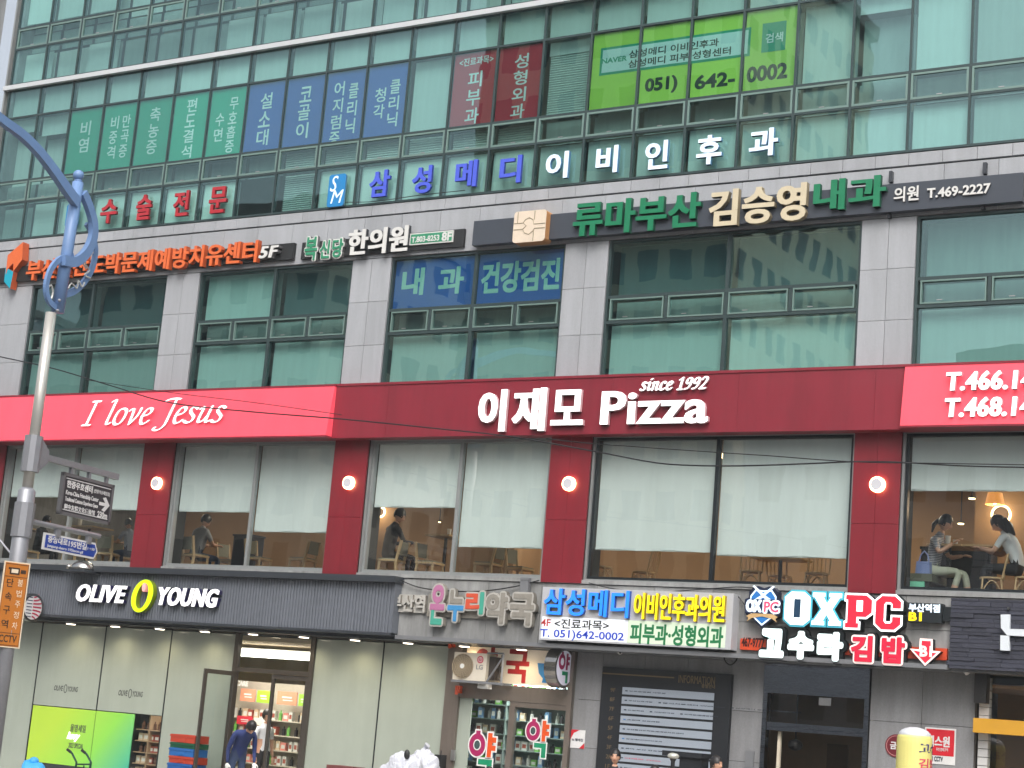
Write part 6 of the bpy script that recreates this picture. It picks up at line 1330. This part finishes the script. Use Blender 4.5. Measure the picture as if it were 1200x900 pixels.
p = at(408, 898, -1.5); tag(MB().box(p.x-.35, p.x+.25, -1.7, -1.3, G0, p.z, 0).box(p.x-.1, p.x+.25, -1.705, -1.7, p.z-.3, p.z-.05, 1).build('carton', [M('carton_maroon', lin((110, 60, 60)), .6), WHITE]), 'dark red carton whose top edge shows left of white bags', 'carton')
# round yellow advertising column
p = at(1072, 862, -1.5); YC = M('column_yellow', lin((226, 219, 134)), .5, var=.04); YT = M('column_top', lin((206, 210, 216)), .4); cx_, cy_ = p.x, -1.5; R_ = (X(1095, 880, -1.5)-X(1047, 880, -1.5))/2*.83
zs_ = Z(1072, 862, -1.5); r_ = empty('advertising_column', (cx_, cy_, G0), 'pale yellow inflated advertising column with white domed top and 고수 김 lettering', 'advertising column')
m = MB(); m.tube([(cx_, cy_, G0), (cx_, cy_, zs_-.1), (cx_, cy_, zs_-.03), (cx_, cy_, zs_)], [R_, R_, R_*.98, R_*.93], 32); m.build('column', YC, r_)
m = MB(); m.ell((cx_, cy_, zs_-.0), R_*.93, R_*.93, .13, 0, 28, 10); m.build('dome_top', YT, r_, True)
va = math.atan2(CAM.y-cy_, CAM.x-cx_)
def wrap(txt, t_off, z0, z1, w, mt):
    m = MB().text(FAC, txt, 0, w, z0, z1, 0, .004, 0, 0, .02); 
    for i, v in enumerate(m.v):
        t = va+t_off+v.x/R_; rr = R_+.004-v.y; m.v[i] = V((cx_+rr*math.cos(t), cy_+rr*math.sin(t), v.z))
    m.build('lettering', mt, r_)
wrap('고수라', .28, Z(1085, 884, -1.9), Z(1085, 870.5, -1.9), .62, M('column_navy', lin((44, 40, 110)), .5)); wrap('김밥', .28, Z(1085, 901, -1.9), Z(1085, 889, -1.9), .40, M('column_pink', lin((210, 70, 100)), .5))
# silver globe lamp on its post
p = at(789, 886, -5); r_ = empty('bollard_lamp', (p.x, -5, G0), 'silver domed globe lamp on dark stalk in front of directory board', 'lamp'); rg = 7.0*(at(789, 886, -5)-CAM).dot(CF)/FPX
MB().ell((p.x, -5, p.z), rg, rg, rg*.55, 0, 22, 12, None, lambda q: q if q.z > 0 else V((q.x, q.y, q.z*1.0))).build('globe', M('globe_silver', lin((205, 206, 196)), .25, .5), r_, True); MB().tube([(p.x, -5, p.z-rg*.5), (p.x, -5, p.z-rg*.9), (p.x, -5, G0)], [rg*.6, rg*.35, rg*.3], 14).build('post', BLACK, r_)
a0, b0 = FAC.ab(776, 905, 2.0); a1, b1 = FAC.ab(822, 883, 2.0)
r_ = empty('signal_cabinet', ((a0+a1)/2, -1.8, G0), 'dark metal cabinet with overhanging lid in front of the directory board', 'cabinet')
MB().box(a0+.3, a1, -2.0, -1.7, G0, b1-.08).build('case', IB, r_); MB().box(a0, a1+.03, -2.05, -1.65, b1-.08, b1).build('lid', IB, r_)

# ------------------------------------------------------------------ street lamp with its signs
PY = -7.0; pb = at(60, 372, PY); PX_ = (pb.x + X(20, 655, PY))/2
STB = M('lamp_blue', lin((112, 143, 188)), .4, var=.04, bump=.04, bscale=60); POLE = M('pole_steel', lin((190, 188, 182)), .32, .45, var=.1, stretch=(1, 1, .1)); SLV = M('sleeve_grey', lin((150, 152, 158)), .45, .5, var=.08)
dA = V((-.14, .99, 0)); LF = Fr((PX_, PY, 0), dA); LP = lambda px, py, c=0: LF(*LF.ab(px, py, c), c)
lamp = empty('street_lamp', (PX_, PY, G0), 'tall street lamp with steel pole and powder blue looped top with ball finial', 'street lamp')
zc = LF.ab(66, 369)[1]; z1 = LF.ab(37, 535)[1]; z2 = LF.ab(34, 576)[1]
base = V((PX_, PY, 0)); W2 = lambda z, o=0: (PX_, PY, z)
MB().tube([W2(z2), W2(zc)], .095, 20).build('steel_pole', POLE, lamp, True); MB().tube([W2(G0), W2(z2), W2(z2+.06)], [.15, .15, .10], 20).build('pole_sleeve', SLV, lamp, True)
top = LF.ab(90, 217)
def c2(pts): return [LP(*q) for q in pts]
def smooth(P, k=5):
    out = []
    for i in range(len(P)-1):
        p0, p1, p2, p3 = P[max(i-1, 0)], P[i], P[i+1], P[min(i+2, len(P)-1)]
        for j in range(k): t = j/k; out.append(.5*((2*p1)+(p2-p0)*t+(2*p0-5*p1+4*p2-p3)*t*t+(3*p1-p0-3*p2+p3)*t**3))
    return out+[P[-1]]
def ribbon(pts, w, th=.1, c=0.):
    """flat bar following a curve in the lamp's plane; w width(s) in the plane"""
    P = smooth(c2(pts)); n = len(P); ws = [w]*n if not isinstance(w, (list, tuple)) else [w[0]+(w[1]-w[0])*i/(n-1) for i in range(n)]; m = MB(); N = LF.N; Q = []
    for i, p in enumerate(P):
        t = (P[min(i+1, n-1)]-P[max(i-1, 0)]).normalized(); s = t.cross(N).normalized()*ws[i]/2; p = p+N*c; Q.append((p-s-N*th/2, p+s-N*th/2, p+s+N*th/2, p-s+N*th/2))
    for a, b in zip(Q, Q[1:]):
        for i in range(4): j = (i+1) % 4; m.face([a[i], a[j], b[j], b[i]])
    m.face(Q[0][::-1]); m.face(Q[-1]); return m
MB().tube([LP(67.5, 366), LP(91.5, 214)], [.115, .10], 16).build('blue_post', STB, lamp, True)
b_ = LP(92, 205.5); MB().ell(b_, .1, .1, .1, 0, 18, 12).tube([LP(91.7, 214), LP(91.8, 209)], [.09, .05], 14).build('ball_finial', STB, lamp, True)
ribbon([(-60, 100), (-25, 122), (0, 142), (22, 158), (42, 178), (60, 201), (74, 221), (87, 238)], (.13, .2), .12, .06).build('lamp_arm', STB, lamp)
ribbon([(93, 226), (100, 243), (105, 262), (104, 280), (96, 297), (83, 307), (70, 305)], (.16, .19), .1, .08).build('inner_loop', STB, lamp)
ribbon([(104, 262), (111, 274), (115, 293), (111, 314), (101, 331), (88, 342), (73, 346)], (.08, .13), .06, -.06).build('outer_loop', STB, lamp)
ribbon([(84, 300), (70, 303), (60, 313), (54, 328), (53, 342), (57, 354), (65, 361)], (.1, .1), .06, .02).build('left_loop', STB, lamp)
m = MB(); WR = M('wire_white', lin((205, 205, 200)), .4, .3)
for pts in ([(104, 288), (109, 296), (103, 300), (100, 309), (105, 317), (99, 322), (106, 326)], [(106, 279), (110, 290), (101, 294), (96, 304), (101, 315)], [(80, 338), (84, 332), (90, 338), (92, 329), (96, 336), (99, 331)], [(56, 338), (60, 334), (62, 343), (60, 350)]): m.tube(smooth(c2(pts), 3), .016, 6)
m.build('ornament_wire', WR, lamp)
m = MB()
for q in ((69.5, 352), (67.5, 364)): p = LP(*q, .12); m.ell(p, .03, .03, .03)
m.build('bolt', SLV, lamp)
def collar(za, zb_, r, nm='clamp'): MB().tube([W2(za), W2(zb_)], r, 8).bar(V((PX_, PY, za+.04))+dA*.02, V((PX_, PY, zb_-.04))+dA*.02, r*1.6, r*2.3, 0, (1, 0, 0)).build(nm, SLV, lamp)
# black hanging direction sign on a bracket
a0, b1 = LF.ab(75, 553.5); a1, _ = LF.ab(134.5, 566.5); _, b0 = LF.ab(66.5, 601.5); a0 = (a0+LF.ab(66, 601)[0])/2; a1 = (a1+LF.ab(125, 615.5)[0])/2
zA = LF.ab(55, 537)[1]; zA2 = (zA+LF.ab(136, 558.5)[1])/2; aE = LF.ab(137, 559)[0]
ds = empty('direction_sign', LF(a0, b0), 'black framed road sign with white arrow and 230m hanging from grey bracket arm', 'road sign')
collar_m = MB(); collar_m.tube([(PX_, PY, zA2-.32), (PX_, PY, zA2+.32)], .16, 10).prism(LF, [(.1, zA2-.3), (.34, zA2-.1), (.34, zA2+.1), (.1, zA2+.3)], -.1, .1); collar_m.build('clamp', SLV, ds)
MB().fbox(LF, .3, aE, zA2-.055, zA2+.055, -.05, .05).build('bracket_arm', SLV, ds)
for k in (.15, .5, .85): a = a0+(a1-a0)*k; MB().fbox(LF, a-.03, a+.03, b1, zA2-.056, -.03, .03).build('hanger', SLV, ds)
SGB = M('sign_face_black', lin((44, 42, 50)), .4, var=.05); SGF = M('sign_frame', lin((120, 120, 124)), .4, .5); SGT = M('sign_text_white', lin((225, 225, 225)), .5)
m = MB(); m.fbox(LF, a0, a1, b0, b1, -.03, .03, 0)
for q in ((a0, a1, b0, b0+.05), (a0, a1, b1-.05, b1), (a0, a0+.05, b0, b1), (a1-.05, a1, b0, b1)): m.fbox(LF, q[0]-.004, q[1]+.004, q[2]-.004, q[3]+.004, -.035, .04, 1)
m.fbox(LF, a0+.09, a1-.09, b0+.085, b0+.1, .03, .034, 2).fbox(LF, a0+.09, a1-.09, b1-.1, b1-.085, .03, .034, 2); m.build('panel', [SGB, SGF, SGT], ds)
w, h = a1-a0, b1-b0; tx = lambda t, x0, x1, y0, y1, off=.02: m.text(LF, t, a0+w*x0, a0+w*x1, b0+h*y0, b0+h*y1, .031, .034, 0, 0, off)
m = MB(); tx('한중우호센터', .08, .58, .66, .84, .035); tx('(전통의상체험장)', .61, .93, .68, .79, .01); tx('Korea-China Friendship Center', .08, .72, .46, .6); tx('Traditional Costume Experience Space', .08, .72, .31, .44); tx('韓中友情文化体验馆', .08, .68, .14, .27, .02); tx('230m', .73, .93, .13, .28, .03)
m.prism(LF, [(a0+w*x, b0+h*y) for x, y in ((.74, .51), (.86, .51), (.80, .62), (.86, .65), (.95, .47), (.86, .29), (.80, .32), (.86, .43), (.74, .43))], .031, .035); m.build('lettering', SGT, ds)
# blue street name sign
zB = (LF.ab(38, 611)[1]+LF.ab(115, 629)[1])/2; aE2 = LF.ab(116, 629)[0]; a0 = (LF.ab(52, 623)[0]+LF.ab(49, 644)[0])/2; a1 = LF.ab(113.5, 645)[0]; b1 = LF.ab(53, 624)[1]; b0 = LF.ab(49.5, 643.5)[1]
ss = empty('street_name_sign', LF(a0, b0), 'blue arrow ended street name plate 중앙대로195번길 hanging below thin grey arm', 'street sign')
MB().tube([(PX_, PY, zB-.3), (PX_, PY, zB+.3)], .18, 10).build('clamp', SLV, ss); MB().tube([LF(.1, zB), LF(aE2, zB)], .05, 10).build('bracket_arm', SLV, ss)
for k in (.22, .8): a = a0+(a1-a0)*k; MB().fbox(LF, a-.06, a+.06, b1-.05, zB-.04, -.02, .05).build('hanger', SLV, ss)
w = a1-a0; h = b1-b0
def plate(g): return [(a0+g, b0+g), (a1-h*.32-g*.4, b0+g), (a1-g*1.3, b0+h*.5), (a1-h*.32-g*.4, b1-g), (a0+g, b1-g)]
MB().prism(LF, plate(0), -.02, .02, 1, 1).prism(LF, plate(.035), .02, .024).build('plate', [M('street_sign_blue', lin((30, 66, 160)), .4), SGT], ss)
m = MB(); tx('중앙대로', .06, .42, .46, .86, .03); tx('195번길', .44, .78, .44, .86, .025); tx('1→50', .8, .93, .5, .66, .01); tx('Jungang-daero 195beon-gil', .06, .72, .14, .36, .01); 
for i, v in enumerate(m.v): m.v[i] = v-LF.N*.006
m.build('lettering', SGT, ss)
# orange camera sign facing the traffic
dO = V((.39, .92, 0)).normalized(); OF = Fr((PX_, PY, 0)+V((0, 0, 0)) if False else V((PX_, PY, 0))+dO.cross(V((0, 0, 1)))*.16, dO)
a0 = (OF.ab(7, 656.5)[0]+OF.ab(-9, 755)[0])/2; a1 = (OF.ab(38.5, 661)[0]+OF.ab(20, 761)[0])/2; b1 = OF.ab(24, 659)[1]; b0 = OF.ab(15, 759.5)[1]
os_ = empty('camera_zone_sign', OF(a0, b0), 'tall orange enforcement sign with camera pictogram and CCTV strapped to pole', 'road sign')
SOR = M('sign_orange', lin((182, 108, 26)), .45, var=.05); SCR = M('sign_cream_edge', lin((220, 205, 180)), .5); SBR = M('sign_brown_ink', lin((58, 38, 20)), .5)
w, h = a1-a0, b1-b0; g = .045
m = MB(); m.fbox(OF, a0, a1, b0, b1, -.02, .0, 1).fbox(OF, a0+g*.5, a1-g*.5, b0+g*.5, b1-g*.5, .0, .004, 0); m.build('plate', [SOR, SCR], os_)
m = MB(); FB_ = lambda x0, x1, y0, y1, mm=0, c=.0045: m.fbox(OF, a0+w*x0, a0+w*x1, b0+h*y0, b0+h*y1, c, c+.003, mm)
FB_(.06, .94, .82, .826); FB_(.06, .94, .165, .171); FB_(.06, .07, .03, .97); FB_(.93, .94, .03, .97); FB_(.06, .94, .025, .031); FB_(.06, .94, .967, .973)
FB_(.24, .62, .85, .93); FB_(.3, .56, .868, .912, 1, .008); FB_(.66, .86, .868, .912); FB_(.18, .24, .905, .93)
for i, ch in enumerate('단속구역'): m.text(OF, ch, a0+w*.18, a0+w*.44, b0+h*(.70-.16*i), b0+h*(.80-.16*i), .0045, .008, 0, 0, .01)
m.text(OF, 'CCTV', a0+w*.16, a0+w*.84, b0+h*.06, b0+h*.145, .0045, .008, 0, 0, .02)
for i, ch in enumerate('불법주정차'): m.text(OF, ch, a0+w*.6, a0+w*.8, b0+h*(.72-.125*i), b0+h*(.8-.125*i), .0045, .008, 1, 1, .0)
m.build('lettering', [SBR, SCR], os_)
MB().tube([(PX_, PY, b1-.2), (PX_, PY, b1-.1)], .165, 16).tube([(PX_, PY, b0+.2), (PX_, PY, b0+.3)], .165, 16).build('strap', SLV, os_)
p = at(94, 667, -.5); r_ = empty('beacon_dome', (p.x, -.5, p.z), 'shiny silver dome fixture on ledge above the cosmetics shop name', 'dome'); rg = (X(106, 667, -.5)-X(83, 667, -.5))/2
MB().ell((p.x, -.42, p.z-.02), rg, .26, .23, 0, 20, 12, None, lambda q: V((q.x, q.y, max(0, q.z)))).build('dome', STEEL, r_, True); MB().box(p.x-rg-.05, p.x+rg+.05, -.7, -.2, p.z-.07, p.z-.02).build('base', DGREY, r_); q = at(79, 664, -.5); MB().ell((q.x, -.45, q.z), .07, .07, .07).build('side_lamp', STEEL, r_, True)
p0_ = LF(0, 0); wire([(0, 633), (14, 650), (22, 655)], PY, .02, 'pale stay cable running to the street lamp pole at left edge', 'stay_cable', SLV)
p = at(1, 800, PY); tag(MB().tube([(p.x-.05, PY, p.z+.35), (p.x-.05, PY, p.z-.35)], .12, 10).build('blue_wrap', M('wrap_blue', lin((50, 90, 150)), .7, var=.3, scale=12)), 'blue netting bundle strapped low on the lamp pole at left edge', 'bundle')

# ------------------------------------------------------------------ buildings across the street (they stand in the glass as reflections)
def wallmat(name, wall, glass, sx, sz, wx, wz):
    m = bpy.data.materials.new(name); m.use_nodes = True; nt = m.node_tree; N, L = nt.nodes, nt.links; b = N['Principled BSDF']; b.inputs['Roughness'].default_value = .6
    g = N.new('ShaderNodeNewGeometry'); s = N.new('ShaderNodeSeparateXYZ'); L.new(g.outputs['Position'], s.inputs[0]); ad = N.new('ShaderNodeMath'); ad.operation = 'ADD'; L.new(s.outputs[0], ad.inputs[0]); L.new(s.outputs[1], ad.inputs[1])
    def band(src, per, w):
        d = N.new('ShaderNodeMath'); d.operation = 'DIVIDE'; d.inputs[1].default_value = per; L.new(src, d.inputs[0]); f = N.new('ShaderNodeMath'); f.operation = 'FRACT'; L.new(d.outputs[0], f.inputs[0]); c = N.new('ShaderNodeMath'); c.operation = 'LESS_THAN'; c.inputs[1].default_value = w; L.new(f.outputs[0], c.inputs[0]); return c.outputs[0]
    mu = N.new('ShaderNodeMath'); mu.operation = 'MULTIPLY'; L.new(band(ad.outputs[0], sx, wx), mu.inputs[0]); L.new(band(s.outputs[2], sz, wz), mu.inputs[1])
    L.new(ramp2(nt, mu.outputs[0], wall, glass), b.inputs['Base Color']); return m
TW = [(-62, -42, -75, -52, 31, lin((206, 200, 188)), 2.6, 3.2, 'cream apartment block across the street with the widest spaced windows'), (-96, -68, -90, -60, 26, lin((170, 170, 170)), 3, 3.5, 'broad grey office block across the street at far left'), (-31, -15, -68, -50, 44, lin((204, 192, 166)), 1.9, 3.1, 'slim tan tower across the street, narrowest and with closest windows'), (-12, 8, -62, -46, 17, lin((186, 188, 192)), 2.2, 3.2, 'low grey block across the street opposite the entrance'), (14, 34, -70, -50, 22, lin((196, 190, 180)), 2.4, 3.1, 'pale block across the street behind the viewpoint'), (-140, -104, -110, -70, 36, lin((170, 176, 186)), 2.8, 3.3, 'bluish block far along the opposite side of the street')]
for i, (x0, x1, y0, y1, h, c, sx, sz, lab) in enumerate(TW):
    t_ = empty('opposite_tower', ((x0+x1)/2, (y0+y1)/2, G0), lab, 'building', 'towers across the street')
    MB().box(x0, x1, y0, y1, G0, h).build('wall', wallmat('tower_wall', c, lin((54, 62, 70)), sx, sz, .55, .5), t_); m = MB(); m.box(x0-.3, x1+.3, y0-.3, y1+.3, h+.003, h+.8).box((x0+x1)/2-2, (x0+x1)/2+2, (y0+y1)/2-2, (y0+y1)/2+2, h+.8, h+4); m.build('roof', GRD, t_)
# ------------------------------------------------------------------ thin haze volume, added to lift the blacks
hm = bpy.data.materials.new('haze'); hm.use_nodes = True; nt = hm.node_tree; nt.nodes.remove(nt.nodes['Principled BSDF']); pv = nt.nodes.new('ShaderNodeVolumePrincipled'); pv.inputs['Density'].default_value = .0007; pv.inputs['Color'].default_value = (.86, .93, .95, 1); nt.links.new(pv.outputs[0], nt.nodes['Material Output'].inputs['Volume'])
hz = MB().box(-301, 301, -401, 301, G0-1.5, 62).build('haze', hm); hz['kind'] = 'stuff'
for o in bpy.data.objects:
    if '_o' in o: del o['_o']
print('objects', len(bpy.data.objects))
